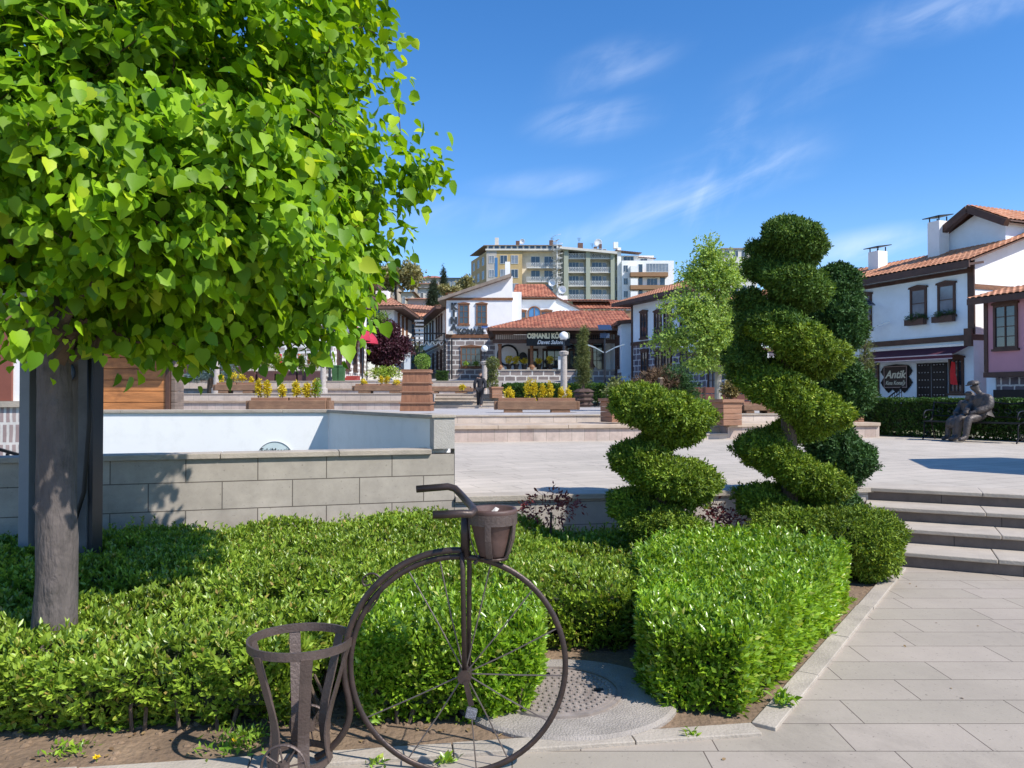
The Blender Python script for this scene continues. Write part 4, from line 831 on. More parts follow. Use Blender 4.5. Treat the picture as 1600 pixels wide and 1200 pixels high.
# backbone arc from the head down behind the wheel to the rear planter
pts = []
for k in range(21):
    a = R(88+k*5.1); r_ = wr+.028+.0*k; pts.append((wc.x+r_*math.cos(a), 0, wc.z+r_*math.sin(a)))
pts = [bp(724, 872)]+pts+[bp(547, 1090), bp(549, 1106), bp(546, 1126), bp(535, 1148), bp(516, 1168), bp(496, 1180)]
MB().tube(smooth_(pts, 1), .0145, 12).build('backbone', metalb, bk, smooth=True)
sc_ = [bp(576, 955), bp(588, 940), bp(597, 922), bp(597, 905), bp(588, 895), bp(576, 895), bp(567, 903), bp(567, 911), bp(573, 915), bp(580, 911)]
MB().tube(smooth_(sc_, 2), .0045, 6).build('scroll', metalb, bk, smooth=True)
MB().bar(bp(729, 1055, -.05), bp(738, 1092, -.05), .012, .022).build('crank', metalb, bk)
pd = MB().bar(bp(730, 1098, -.075), bp(746, 1102, -.075), .03, .04); pd.build('pedal', mat('worn_pedal', (.2,.2,.22), .4, .3, 60, metal=.5, bump=.5, bscale=200), bk, bevel=.004)
# pot carrier in front of the head tube
pc = hb(770, 800, 0); pz0 = bp(0, 868)[2]; pz1 = bp(0, 806)[2]
car = MB(); car.ring([(.1, pz1-.03), (.1055, pz1-.03), (.1065, pz1+.015), (.1, pz1+.015)], pc[0], 0, 32); hoop = car.build('pot_carrier', wovenb, bk, smooth=False)
for k in range(5):
    a = R(-100+72*k); st_ = MB(); pr = []
    for rr, z in [(.104, pz1-.0), (.103, pz1-.04), (.098, pz1-.09), (.078, pz1-.15), (.062, pz0-.002)]: pr.append((pc[0]+rr*math.cos(a), rr*math.sin(a), z))
    st_.ribbon(pr, (-math.sin(a), math.cos(a), 0), .013, .0025); st_.build('strap', wovenb, hoop)
MB().tube([(pc[0]-.05,0,pz0), bp(741, 880)], .008, 8).lathe([(.066, pz0-.012), (.07, pz0-.004), (.066, pz0)], pc[0], 0, 20).build('bracket', metalb, bk)
pot = thing('flower_pot', 'brown clay flower pot with thick rim in the front carrier of the bicycle planter', 'flower pot', (bo.x+pc[0], BY, pz0+.002))
hh_ = pz1-pz0; clay = mat('brown_clay', (.09,.05,.04), .55, .2, 8, bump=.1, dirt_shade=((.15,.1,.08), 12, .4))
MB().lathe([(.055, 0), (.06, .004), (.078, hh_*.4), (.094, hh_*.82), (.097, hh_*.84)], 0, 0, 36).build('pot_body', clay, pot, smooth=True)
m = MB(); m.lathe([(.094, hh_*.9), (.103, hh_+.012), (.106, hh_+.024), (.101, hh_+.034), (.092, hh_+.03), (.084, hh_+.012), (.03, hh_+.0), (.0, hh_)], 0, 0, 36); m.build('rim', clay, pot, smooth=True)
m = MB().add([(-.02,-.01,hh_+.004),(.01,-.025,hh_+.006),(.028,.0,hh_+.028),(.012,.014,hh_+.034),(-.008,.006,hh_+.014),(-.028,.012,hh_+.006)], [(0,1,4),(1,2,3),(1,3,4),(0,4,5)])
o = m.build('crumpled_paper', plain('paper', (.75,.68,.58), .9)); o.location = (bo.x+pc[0], BY, pz0+.004); tag(o, 'crumpled cream paper lying in the brown pot of the bicycle planter', 'paper scrap')
# rear planter basket
rc = Vector(hb(471, 997, 0)); rp_ = MB(); zt = EYE-(1000-HZ)*S
rt = rp_.ring([(.214, zt-.018), (.222, zt-.018), (.224, zt+.018), (.214, zt+.018)], rc.x, 0, 44, .95).build('top_ring', wovenb, bk)
for k in range(6):
    a = R(-68+60*k); rr_ = [(.215, zt-.01), (.2, zt-.06), (.172, zt-.16), (.135, zt-.28), (.118, zt-.37), (.125, zt-.44), (.136, .045)]
    MB().ribbon(smooth_([(rc.x+r_*math.cos(a), r_*math.sin(a), z) for r_, z in rr_], 1), (-math.sin(a), math.cos(a), 0), .024, .0035).build('slat', wovenb, bk)
MB().ring([(.128, .035), (.136, .035), (.138, .062), (.128, .062)], rc.x, 0, 30).build('base_ring', wovenb, bk)
MB().tube([(rc.x+.13*math.cos(a*.35), -.06+0*a, .105+.105*math.sin(a*.35)) for a in range(0)] or [(rc.x,-.06,.1),(rc.x,.06,.1)], .014, 10).build('axle', metalb, bk)
for sgn_, nm in ((-1, 'rear_wheel'), (1, 'rear_wheel')):
    m = MB(); yy = .2*sgn_; rr_ = .09; m.tube([(rc.x-.01+rr_*math.cos(a*math.pi/20), yy, rr_+.01+rr_*math.sin(a*math.pi/20)) for a in range(40)], .008, 6, True, flat=(.009,.005))
    o = m.build(nm, wovenb, bk); m = MB()
    for k in range(8): a = R(45*k+12); m.tube([(rc.x-.01, yy, rr_+.01), (rc.x-.01+rr_*math.cos(a), yy, rr_+.01+rr_*math.sin(a))], .004, 5)
    m.lathe([(.024, rr_-.012), (.024, rr_+.03)], rc.x-.01, yy, 10); m.build('spokes', wovenb, o)
    MB().tube([(rc.x-.01, yy, rr_+.01), (rc.x-.01, 0, .1)], .008, 6).build('axle', metalb, bk)
# ============================================================ MIDDLE GROUND FURNITURE
def lay(px, py, z): return G(px, py, z)
# --- wooden planters
def planter_log(label, px0, px1, ybase, ytop, z, plants, cat='planter', gname='log planters on the terraces', notched=True, depth=.7, feet=True, m_=logw, back=True, Y=None):
    Y = Y or (EYE-z)*F/(ybase-HZ); s = Y/F; x0 = (px0-800)*s; Wd = (px1-px0)*s; H = (ybase-ytop)*s
    t = thing('log_planter', label, cat, (x0, Y, z), 0, gname); f = .26*H if feet else 0
    MB().bx(0, 0, f, Wd, .12, H*.82).build('front_log', m_, t, bevel=.02)
    MB().bx(0, depth-.1, f, Wd, depth, H).build('back_log', m_, t, bevel=.02)
    MB().bx(-.1, .06, f, .0, depth-.05, H*.8).build('end_log', m_, t, bevel=.02); MB().bx(Wd, .06, f, Wd+.1, depth-.05, H*.8).build('end_log', m_, t, bevel=.02)
    if back:
        q = max(2, int(Wd/.8)); 
        for k in range(q): MB().bx(Wd*k/q+.03, .13, H*.6, Wd*(k+1)/q-.03, .24, H*1.0).build('inner_board', boxw, t, bevel=.01)
    MB().bx(.05, .25, f, Wd-.05, depth-.12, H*.78).build('earth', soil, t)
    if feet:
        for fx in (.08*Wd, .68*Wd): MB().bx(fx, .02, 0, fx+.24*Wd, depth-.03, f-.003).build('foot', m_, t, bevel=.015)
    for i, (px, top, wd, kind, lab) in enumerate(plants):
        small_plant((px-800)*s, Y+depth*.5, z+H*.75, (top)*s, wd*s, kind, lab)
    return t
def small_plant(x, y, z, h, wd, m, label, name='yellow_shrub', cat='plant', n=None, size=None, group=None, k=4):
    t = thing(name, label, cat, (x, y, z), 0, group); q = n or 90
    crown('foliage', m, t, [((0,0,h*.62), (wd/2, wd/2, h*.42)), ((random.uniform(-.1,.1)*wd, 0, h*.85), (wd*.3, wd*.3, h*.25))], q, size or max(.05, wd*.16), OVAL, k, inner=.3, bump=.3, up=.4)
    MB().tube([(0,0,-.05), (.01,0,h*.5), (0,0,h*.8)], [.02, .015, .006], 5).build('stem', twigm, t); return t
Y_ = yell
planter_log('weathered log planter with yellow shrubs just left of the spiral juniper, nearest of its kind', 777, 901, 645, 620, 1.06, [], Y=22.5)
for px, top, wd, l in [(796, 44, 15, 'round yellow shrub at the left end of the nearest log planter'), (826, 58, 15, 'tall yellow shrub left of centre in the nearest log planter'), (848, 50, 10, 'slim yellow shrub at the centre of the nearest log planter'), (860, 53, 11, 'slim bushy yellow shrub right of centre in the nearest log planter'), (877, 44, 9, 'small yellow shrub second from right in the nearest log planter'), (888, 44, 10, 'small yellow shrub at the right end of the nearest log planter'), (836, 55, 9, 'thin greenish yellow shrub behind the tall one in the nearest log planter')]:
    s = 22.9/F; small_plant((px-800)*s, 22.85, 1.3, (top-18)*s, wd*s, Y_, l, group='yellow shrubs in the nearest log planter', n=110)
planter_log('dark stained long log planter holding yellow columns behind the white stairwell wall', 388, 509, 641, 617, 1.09, [], feet=False, Y=22.5)
for px, wd, top, l in [(404, 9, 47, 'first slim yellow shrub column at the left of the dark planter'), (418, 11, 46, 'second slim yellow shrub column in the dark planter'), (441, 8, 40, 'short yellow column standing alone in the middle of the dark planter'), (463, 11, 44, 'fourth yellow shrub column in the dark planter'), (479, 13, 42, 'wider yellow shrub column in the dark planter'), (492, 7, 46, 'small yellow shrub leaning at the dark planter right end')]:
    s = 22.9/F; small_plant((px-800)*s, 22.9, 1.42, (top-15)*s, wd*s, Y_, l, group='yellow shrub columns in the dark planter', n=130, size=.06)
s = 22.9/F; small_plant((498-800)*s, 22.8, 1.42, 34*s, 12*s, hedl, 'green leafy shrub at the right end of the dark planter', 'green_shrub')
planter_log('short log planter on the lower bench wall left of the dark planter', 335, 399, 614, 597, 1.69, [], Y=31.6)
planter_log('low wide log planter left of the tapered wooden bin', 553, 634, 617, 602, 1.69, [], Y=32.0)
planter_log('narrow low log planter right of the tapered wooden bin', 660, 735, 618, 607, 1.69, [], Y=32.6)
s = 32/F
for px, py, wd, h, l in [(342, 597, 8, 12, 'small yellow shrub at the left end of the short log planter'), (362, 597, 12, 16, 'yellow shrub in the middle of the short log planter'), (376, 597, 12, 13, 'yellow shrub near the right of the short log planter'), (390, 598, 6, 9, 'tiny yellow sprig at the right end of the short log planter'), (567, 602, 8, 10, 'yellow tuft at the left of the low wide planter'), (594, 602, 5, 14, 'upright yellow sprig in the low wide planter'), (603, 602, 5, 15, 'green yellow sprig in the low wide planter'), (619, 602, 11, 9, 'round yellow tuft at the right of the low wide planter'), (722, 608, 8, 8, 'yellow tuft in the narrow low planter near the walking man')]:
    small_plant((px-800)*s, 32.2, EYE-(py+2-HZ)*s, h*s, wd*s, Y_, l, n=50, size=.07)
# --- tapered wooden bin (big, near)
Yb = 21.5; s = Yb/F; t = thing('wooden_bin', 'tall tapered brown plank bin with ledges standing on the terrace', 'bin', ((652-800)*s, Yb, 1.08))
def frus(z0, z1, w0, w1, d0=None): 
    v = []; 
    for z, w_ in ((z0, w0), (z1, w1)): v += [(-w_/2, -w_/2, z), (w_/2, -w_/2, z), (w_/2, w_/2, z), (-w_/2, w_/2, z)]
    return MB().add(v, [(3,2,1,0),(4,5,6,7),(0,1,5,4),(1,2,6,5),(2,3,7,6),(3,0,4,7)])
zz = [EYE-(p-HZ)*s-1.08 for p in (642, 628, 611, 597, 580)]; ws = [.86, .80, .76, .74, .70]
for k in range(4):
    o = frus(max(0, zz[k]), zz[k+1]-.05, ws[k], ws[k]-.03).build('plank_tier', binw, t); frus(zz[k+1]-.048, zz[k+1]-.002, ws[k]+.05, ws[k]+.05).build('ledge', boxw, t, bevel=.008)
frus(zz[4], zz[4]+.04, .78, .8).build('lid', boxw, t)
# --- square plank planters
def cube_planter(label, px0, px1, ybase, ytop, Y, z=None, rz=0.25):
    s = Y/F; z = EYE-(ybase-HZ)*s if z is None else z; w_ = (px1-px0)*s*.8; H = (ybase-ytop)*s
    t = thing('square_planter', label, 'planter', (((px0+px1)/2-800)*s, Y+w_/2, z), rz, 'square timber planters')
    q = 4
    for k in range(q): MB().bx(-w_/2, -w_/2, H*k/q+.004, w_/2, w_/2, H*(k+1)/q-.004).build('plank_course', boxw, t, bevel=.012)
    MB().bx(-w_/2-.04, -w_/2-.04, H, w_/2+.04, w_/2+.04, H+.07).bx(-w_/2+.05, -w_/2+.05, H+.07, w_/2-.05, w_/2-.05, H+.08).build('rim', boxw, t, bevel=.01)
    return t
cube_planter('square timber planter with a round brown-green shrub beside the small stair', 1119, 1161, 665, 629, 18.1, rz=.3)
s = 18.5/F; small_plant((1141-800)*s, 18.5, 1.42, 33*s, 29*s, leafmat('bronze_box', (.1,.09,.03), (.3,.24,.08), .2), 'round bronze green box ball in the square planter', 'ball_shrub', n=600, size=.05)
cube_planter('square timber planter partly hidden behind the shorter spiral juniper', 942, 981, 660, 627, 18.2, rz=.5)
s = 18.4/F; small_plant((965-800)*s, 18.5, 1.45, 24*s, 34*s, olivel, 'yellowish shrub in the planter behind the shorter spiral juniper', 'green_shrub', n=400, size=.07)
cube_planter('square timber planter at the left end of the dark clipped hedge', 1326, 1352, 664, 631, 19.5, rz=.1)
planter_log('log planter behind the square planter, right of the small stair', 1162, 1216, 643, 626, 1.12, [], Y=20.5)
planter_log('second log planter seen between the two tall junipers', 1218, 1262, 643, 627, 1.12, [], Y=20.9)
# barrel planter & conifer column
Y = 26; s = Y/F; dkl = mat('dark_log', (.07,.04,.03), .8, .35, 4, bump=.4)
t = thing('barrel_planter', 'dark broken timber barrel planter below the slim pale conifer', 'planter', ((912-800)*s, Y, EYE-(636-HZ)*s))
for k in range(3): MB().lathe([(.2+.02*k, .16*k+.004), (.3-.02*abs(k-1.4), .16*k+.08), (.22+.02*k, .16*(k+1)-.004)], 0, 0, 8, 1.2).build('stave_course', dkl, t)
MB().lathe([(.3,.49),(.34,.52),(.18,.62)], 0, 0, 6, 1.1).build('rim', dkl, t)
def conifer(label, px, ybase, ytop, Y, wd, m, n=900, size=.12, name='conifer', z=None, blobs=None, tm=SPRAY, cat='tree', grp=None):
    s = Y/F; z0 = EYE-(ybase-HZ)*s; H = (ybase-ytop)*s; w_ = wd*s
    t = thing(name, label, cat, ((px-800)*s, Y, z0), 0, grp); MB().tube([(0,0,-.3), (0,0,H*.95)], [w_*.06+.03, .015], 7).build('trunk', bark2, t)
    bl = blobs or [((random.uniform(-.08,.08)*w_, random.uniform(-.08,.08)*w_, H*(.14+.8*i/8)), (w_*.5*(1-.72*(i/8))*random.uniform(.85,1.1),)*2+(H*.09,)) for i in range(9)]
    crown('crown', m, t, bl, n, size, tm, 4, inner=.35, bump=.3, up=.1); return t
t = conifer('slim wispy pale green conifer rising above the barrel planter', 911, 606, 512, 27, 26, olivel, blobs=[((.05*math.sin(i*2), 0, .3+.24*i), (.27-.02*abs(i-1)*(.7 if i<5 else 1.05), .25, .2)) for i in range(8)], n=1500, size=.09)
# --- lamps
def lamp(label, px, yglobe, Y, gr=.17, base=1.6):
    s = Y/F; z = EYE-(yglobe-HZ)*s; zb = Tz(Y)-.1 if px > 600 else base
    t = thing('globe_lamp', label, 'street lamp', ((px-800)*s, Y, zb), 0, 'stone column lamps with milk globes'); h = z-zb
    MB().lathe([(.2,0),(.2,.25),(.13,.3),(.12,h-.75),(.17,h-.7),(.19,h-.6),(.1,h-.56)], 0, 0, 14).build('column', concr2, t)
    MB().lathe([(.04,h-.56),(.035,h-.2),(.1,h-.17),(.1,h-.13)], 0, 0, 12).build('neck', steelm, t)
    MB().lathe([(.02,h-gr)]+[(gr*math.sin(R(a)), h-gr*math.cos(R(a))) for a in range(20, 170, 12)]+[(.02,h+gr)], 0, 0, 16).build('globe', globe, t, smooth=True)
    return t
lamp('globe lamp on a rough stone column in front of the banquet hall sign', 881, 525, 29, .17)
lamp('globe lamp on a stone column beside the walking man', 757, 545, 35.5, .16)
lamp('stone lamp column rising from behind the blue spruce into the leaves', 338, 500, 33.6, base=1.66)
lamp('stone lamp column left of the red awning house beside the green bins', 505, 496, 34.6, base=1.66)
# solar street lamps
def solar(label, px, ytop, Y, d=1, zb=None, h=None):
    s = Y/F; zb = Tz(Y)-.1 if zb is None else zb; z = EYE-(ytop-HZ)*s; h = z-zb
    t = thing('solar_lamp', label, 'street lamp', ((px-800)*s, Y, zb), 0, 'solar street lamps'); MB().tube([(0,0,0), (0,0,h)], [.07,.05], 8).lathe([(.12,0),(.12,.3),(.08,.32)], 0, 0, 10).build('pole', steelm, t)
    m = MB().slab([(-.36,-.3,h+.1), (.36,-.3,h+.1), (.36,.3,h+.4), (-.36,.3,h+.4)], .05); m.build('solar_panel', plain('solar_glass', (.03,.045,.09), .2, spec=.6), t); MB().bx(-.25,-.08,h-.35,.25,.1,h-.1).build('battery_box', mat('blue_box', (.05,.08,.14), .5), t)
    for a in (-1, 1):
        o = MB().bar((.05*a, 0, h-1.15), (.6*a, -.1, h-.85), .05, .05).build('arm', silver, t); MB().bar((.55*a,-.1,h-.88), (1.05*a, -.2, h-.72), .18, .06).build('lamp_head', silver, o)
    return t
solar('solar street lamp with blue panel in front of the banquet hall right end', 945, 518, 42)
t = solar('dark pole of a solar lamp in front of the green tree', 1070, 505, 36.0)
solar('solar lamp behind the dark conifer near the blue house', 1352, 480, 36)
solar('solar lamp in front of the red awning house', 515, 506, 38, zb=2.2)
# walking man
def skin(name, m, parent, joints, edges, sub=2, smooth=True):
    me = bpy.data.meshes.new(name); me.from_pydata([j[0] for j in joints], edges, []); me.materials.append(m)
    o = bpy.data.objects.new(name, me); C.objects.link(o); o.parent = parent
    bm = bmesh.new(); bm.from_mesh(me); lay_ = bm.verts.layers.skin.verify(); bm.verts.ensure_lookup_table()
    for i, v in enumerate(bm.verts): r = joints[i][1]; v[lay_].radius = r if isinstance(r, tuple) else (r, r); v[lay_].use_root = (i == 0)
    bm.to_mesh(me); bm.free()
    md = o.modifiers.new('skin', 'SKIN'); md.use_smooth_shade = True; md.branch_smoothing = .6
    sd = o.modifiers.new('sub', 'SUBSURF'); sd.levels = sub; sd.render_levels = sub; return o
skinm = mat('skin', (.42,.25,.18), .6, .08, 8); blk = mat('black_cloth', (.018,.018,.024), .85, .3, 6, bump=.3); shoe = plain('grey_shoes', (.35,.33,.31), .6); hairm = mat('dark_hair', (.015,.012,.01), .7, .3, 20)
Ym = 33.0; sm = Ym/F; mx_ = (750-800)*sm; hz_ = EYE-(638-HZ)*sm; k_ = (58*sm)/1.76
man = thing('person', 'man in black jacket and trousers walking away towards the stair', 'person', (mx_, Ym, hz_)); man.scale = (k_,)*3; man.rotation_euler = (0,0,R(-8))
J = [((0,0,.97),.13), ((0,.02,1.15),.125), ((0,.03,1.36),.13), ((0,.03,1.47),.07), ((.0,.04,1.53),.052), ((0,.05,1.6),.085), ((0,.05,1.7),.085),
     ((-.17,.03,1.42),.065), ((-.26,-.03,1.15),.045), ((-.27,.1,.93),.032), ((-.265,.14,.84),.03), ((.17,.03,1.42),.065), ((.27,-.08,1.16),.045), ((.28,-.16,.93),.032), ((.275,-.17,.84),.03),
     ((-.09,.0,.9),.09), ((-.1,.12,.5),.06), ((-.1,.1,.09),.04), ((-.11,.22,.04),.035), ((.09,0,.9),.09), ((.1,.0,.5),.06), ((.1,-.28,.14),.04), ((.11,-.22,.04),.032)]
E = [(0,1),(1,2),(2,3),(3,4),(4,5),(5,6),(2,7),(7,8),(8,9),(9,10),(2,11),(11,12),(12,13),(13,14),(0,15),(15,16),(16,17),(17,18),(0,19),(19,20),(20,21),(21,22)]
skin('body', skinm, man, J, E)
gr = lambda ids, add: [(J[i][0], (J[i][1]+add)) for i in ids]
skin('jacket', blk, man, gr([1,0,2,3,7,8,9,11,12,13,4], .036), [(0,1),(0,2),(2,3),(2,4),(4,5),(5,6),(2,7),(7,8),(8,9),(3,10)])
skin('trousers', blk, man, gr([0,15,16,17,19,20,21], .03), [(0,1),(1,2),(2,3),(0,4),(4,5),(5,6)])
for a, b in ((17,18),(21,22)): skin('shoe', shoe, man, [(J[a][0], .045), (J[b][0], .04)], [(0,1)], 1)
skin('hair', hairm, man, [((0,.015,1.62),.088), ((0,.025,1.73),.088)], [(0,1)])
# topiary balls near man
def ballplant(label, px, Y, balls, m=juni, pot=None, n=350, size=.07, trunk=None):
    s = Y/F; z0 = EYE-(balls[-1][1]+balls[-1][2]-HZ)*s-.1; t = thing('ball_topiary', label, 'topiary', ((px-800)*s, Y, z0))
    bl = [(((bx-px)*s, 0, EYE-(by-HZ)*s-z0), (r_*s,)*3) for bx, by, r_ in balls]; crown('foliage', m, t, bl, n, size, OVAL, 4, inner=.75, bump=.08)
    MB().tube([(0,0,-.6), (0,0,bl[0][0][2])], .04, 6).build('trunk', bark2, t); return t
ballplant('three ball topiary standing beside the lamp near the walking man', 769, 34, [(770, 568, 10), (771, 585, 7), (769, 600, 9)], olivel, n=600)
cube_planter('square timber planter under the three ball topiary', 764, 785, 622, 607, 33.4, rz=.3)
ballplant('round light green ball shrub behind the tapered wooden bin', 659, 40, [(660, 565, 12)], leafmat('ball_green', (.1,.2,.03), (.28,.42,.07), .2), n=500)
t = thing('green_box_hedge', 'small square artificial green hedge box at the corner of the stone house', 'hedge', ((690-800)*44/F, 44, 2.2)); MB().bx(-.3,0,0,.35,.6,.75).build('core', hedgecore, t); 
qq = rng.uniform(0, 1, (700, 3))*[.7, .02, .8]+[-.33, -.03, 0]; q2 = rng.uniform(0, 1, (300, 3))*[.7, .6, .02]+[-.33, 0, .76]; leaves('foliage', dkhedge, np.r_[qq, q2], rnd(1000)*.6+[0,-.5,.4], rnd(1000), .07, OVAL, t)
hq = [((788-800)*36/F, 36), ((945-800)*36/F, 36), ((947-800)*36/F, 37.3), ((788-800)*36/F, 37.3)]
hedge('hedge', 'dark clipped hedge along the stone terrace of the banquet hall', hq, .98, 1.12, dkhedge, .1, 200, OVAL, bumpa=.04, shape=.2)
# --- cut brush pile / pruned conifer behind shorter juniper
Y = 21.0; s = Y/F; t = thing('pruned_conifer', 'brown dry side of a half cut conifer with bare twigs behind the shorter juniper', 'shrub', ((1030-800)*s, Y, 1.08))
crown('dry_branches', drym, t, [((-.35,0,.62), (.5,.4,.35)), ((.0,.1,.85), (.5,.4,.38)), ((-.6,0,.4), (.35,.3,.3))], 1500, .16, SPRAY, 4, inner=.3, bump=.3)
crown('crown', junid, t, [((.45,.3,.85), (.6,.5,.55)), ((.7,.2,.5), (.5,.4,.5))], 900, .12, SPRAY, 4, inner=.4, bump=.3)
MB().lathe([(.075,0),(.06,.5),(.062,.98)], -.05, -.42, 10).build('stump', bark2, t); MB().lathe([(.066,.981),(.06,.995)], -.05, -.42, 10).build('sawn_top', plain('fresh_wood', (.6,.5,.36), .8), t)
small_plant((1085-800)*Y/F, 19.6, 1.1, .35, 1.0, hedl, 'low bright green groundcover beside the top of the small stair', 'green_shrub', n=200, size=.08)
small_plant((968-800)*Y/F, 21.5, 1.1, .9, .7, olivel, 'yellow green shrub left of the dry cut conifer', 'green_shrub', n=300, size=.09)
# --- mid green tree
Y = 25.5; s = Y/F; t = thing('young_tree', 'light green spring tree with thin trunk in the middle distance', 'tree', ((1122-800)*s, Y, 1.02))
def up(px, py, dy=0): return ((px-1122)*s, dy, EYE-(py-HZ)*s-1.02)
MB().tube([(0,0,-.1), up(1122, 600), up(1123, 540), up(1122, 470), up(1120, 400)], [.13, .11, .09, .06, .02], 10).build('trunk', mat('pale_bark', (.32,.29,.24), .9, .2, 6), t)
bl = [(up(1108, 400), (.5,.6,.75)), (up(1118, 440, -.3), (.8,.7,.9)), (up(1100, 510, -.4), (1.0,.8,.9)), (up(1140, 520, .3), (.9,.8,.9)), (up(1090, 430, .1), (.75,.8,.6)), (up(1135, 430, -.2), (.75,.8,.65)), (up(1075, 480, -.2), (1.05,.9,.6)), (up(1130, 490, .2), (1.1,1,.75)), (up(1060, 530, .2), (1.0,.9,.5)), (up(1120, 545, -.3), (1.1,1,.5)), (up(1160, 540, .2), (.8,.8,.5)), (up(1165, 480, -.1), (.55,.6,.6)), (up(1155, 575, 0), (.8,.7,.28)), (up(1095, 570, -.2), (.9,.7,.3))]
crown('crown', lite, t, bl, 8000, .09, OVAL, 5, inner=.15, bump=.5, spread=1.1)
bp_ = np.concatenate([blob_points(18, c, r_, .3)[0] for c, r_ in bl]); limb_tree(bp_, up(1122, 560), [up(1122, 575), up(1122, 540), up(1122, 500), up(1122, 460), up(1120, 420)], r0=.035).build('branches', twigm, t)
# olive-ish wispy shrub right of dark conifer
conifer('thin pale dying conifer between the dark conifer and the blue house', 1352, 650, 480, 23.5, 34, olivel, n=500, size=.13)
# --- statue on bench
bd = Vector((.6, -.8)); bz = math.atan2(bd.y, bd.x); bc = Vector((10.62, 17.55))
be = thing('iron_bench', 'black wrought iron bench with scrolled ends in front of the right hedge', 'bench', (bc.x, bc.y, PZ), bz)
# local x along bench (to viewer's right), -y faces out
for k in range(5): MB().bx(-1.0, -.42+.085*k, .42, 1.0, -.36+.085*k, .45).build('seat_slat', blackm, be)
for x in (-.98, .98):
    m = MB(); m.tube(smooth_([(x,-.5,0),(x,-.4,.14),(x,-.42,.3),(x,-.4,.43),(x,-.05,.44),(x,.02,.6),(x,.1,.9)], 2), .018, 6).tube(smooth_([(x,.12,0),(x,.02,.2),(x,-.05,.43)], 2), .018, 6)
    m.tube(smooth_([(x,.05,.68),(x,-.15,.7),(x,-.38,.68),(x,-.46,.58),(x,-.4,.5),(x,-.32,.55)], 2), .016, 6).tube(smooth_([(x,-.36,.1),(x,-.2,.22),(x,-.1,.12),(x,-.2,.05),(x,-.26,.12)], 2), .012, 6); m.build('scrolled_end', blackm, be)
m = MB(); m.tube(smooth_([(-.98,.1,.88),(-.5,.1,.84),(0,.1,1.0),(.5,.1,.84),(.98,.1,.88)], 2), .018, 6).tube([(-.98,.03,.56),(.98,.03,.56)], .014, 6)
for i in range(8):
    x = -.84+.24*i; m.tube(smooth_([(x,.04,.58),(x+.1,.06,.68),(x-.02,.08,.76),(x-.08,.07,.68),(x,.06,.64)], 2), .009, 5)
m.build('scrolled_back', blackm, be)
stt = thing('bronze_statue', 'bronze statue of an elderly couple sitting close together on the iron bench', 'statue', (bc.x, bc.y, PZ), bz-R(24))
ox = .12
def seated(ox, H, name, lean, hat):
    k = H/1.3; j = lambda x, y, z: (ox+x*k, y*k, z*k)
    J = [(j(0,-.1,.55),.16*k), (j(0,-.08,.75),.16*k), (j(lean*.3,-.08,.97),.165*k), (j(lean*.5,-.1,1.07),.085*k), (j(lean*.75,-.13,1.13),.06*k), (j(lean,-.16,1.2),.105*k), (j(lean*1.15,-.17,1.27),.1*k),
         (j(-.2,-.1,1.0),.075*k), (j(-.22,-.16,.76),.07*k), (j(-.1,-.42,.66),.045*k), (j(-.02,-.5,.62),.045*k), (j(.2,-.1,1.0),.075*k), (j(.23,-.14,.76),.07*k), (j(.13,-.42,.66),.045*k), (j(.06,-.5,.62),.045*k),
         (j(-.12,-.3,.54),.115*k), (j(-.13,-.58,.52),.09*k), (j(-.14,-.62,.1),.065*k), (j(-.15,-.8,.05),.05*k), (j(.12,-.3,.54),.115*k), (j(.14,-.6,.52),.09*k), (j(.14,-.68,.1),.065*k), (j(.15,-.86,.05),.05*k)]
    return J
EE = [(0,1),(1,2),(2,3),(3,4),(4,5),(5,6),(2,7),(7,8),(8,9),(9,10),(2,11),(11,12),(12,13),(13,14),(0,15),(15,16),(16,17),(17,18),(0,19),(19,20),(20,21),(21,22)]
Jm = seated(.25, 1.32, 'm', -.13, 1); Jw = seated(-.13, 1.17, 'w', .07, 0)
fm = skin('seated_man_figure', bronze, stt, Jm, EE); fw = skin('seated_woman_figure', bronze, stt, Jw, EE)
def off(J, ids, a): return [(J[i][0], J[i][1]+a) for i in ids]
skin('jacket', bronze, fm, off(Jm, [1,0,2,7,8,9,11,12,13,15,19], .035), [(0,1),(0,2),(2,3),(3,4),(4,5),(2,6),(6,7),(7,8),(1,9),(1,10)])
hx, hy, hzz = Jm[6][0]; m = MB(); m.lathe([(.13, -.01),(.125,.03),(.1,.07),(.03,.085)], 0, 0, 16); m.lathe([(.07,-.012),(.075,0),(.05,.008)], 0, -.11, 12); o = m.build('flat_cap', bronze, fm, smooth=True, loc=(hx, hy-.01, hzz+.01)); o.rotation_euler = (R(10), 0, R(-10))
MB().add([(hx-.015,hy-.085,hzz-.05),(hx+.015,hy-.085,hzz-.05),(hx,hy-.12,hzz-.07),(hx,hy-.08,hzz-.01)], [(0,1,2),(0,2,3),(1,3,2)]).build('nose', bronze, fm)
skin('coat', bronze, fw, off(Jw, [1,0,2,7,8,9,11,12,13,15,19], .05), [(0,1),(0,2),(2,3),(3,4),(4,5),(2,6),(6,7),(7,8),(1,9),(1,10)])
wx, wy, wz = Jw[6][0]; skin('headscarf', bronze, fw, [((wx, wy+.02, wz-.02), .1), ((wx-.01, wy+.05, wz-.12), .1), ((wx-.02, wy+.04, wz-.24), .14)], [(0,1),(1,2)])
k = Jw; sk = MB(); sk.add([], [])
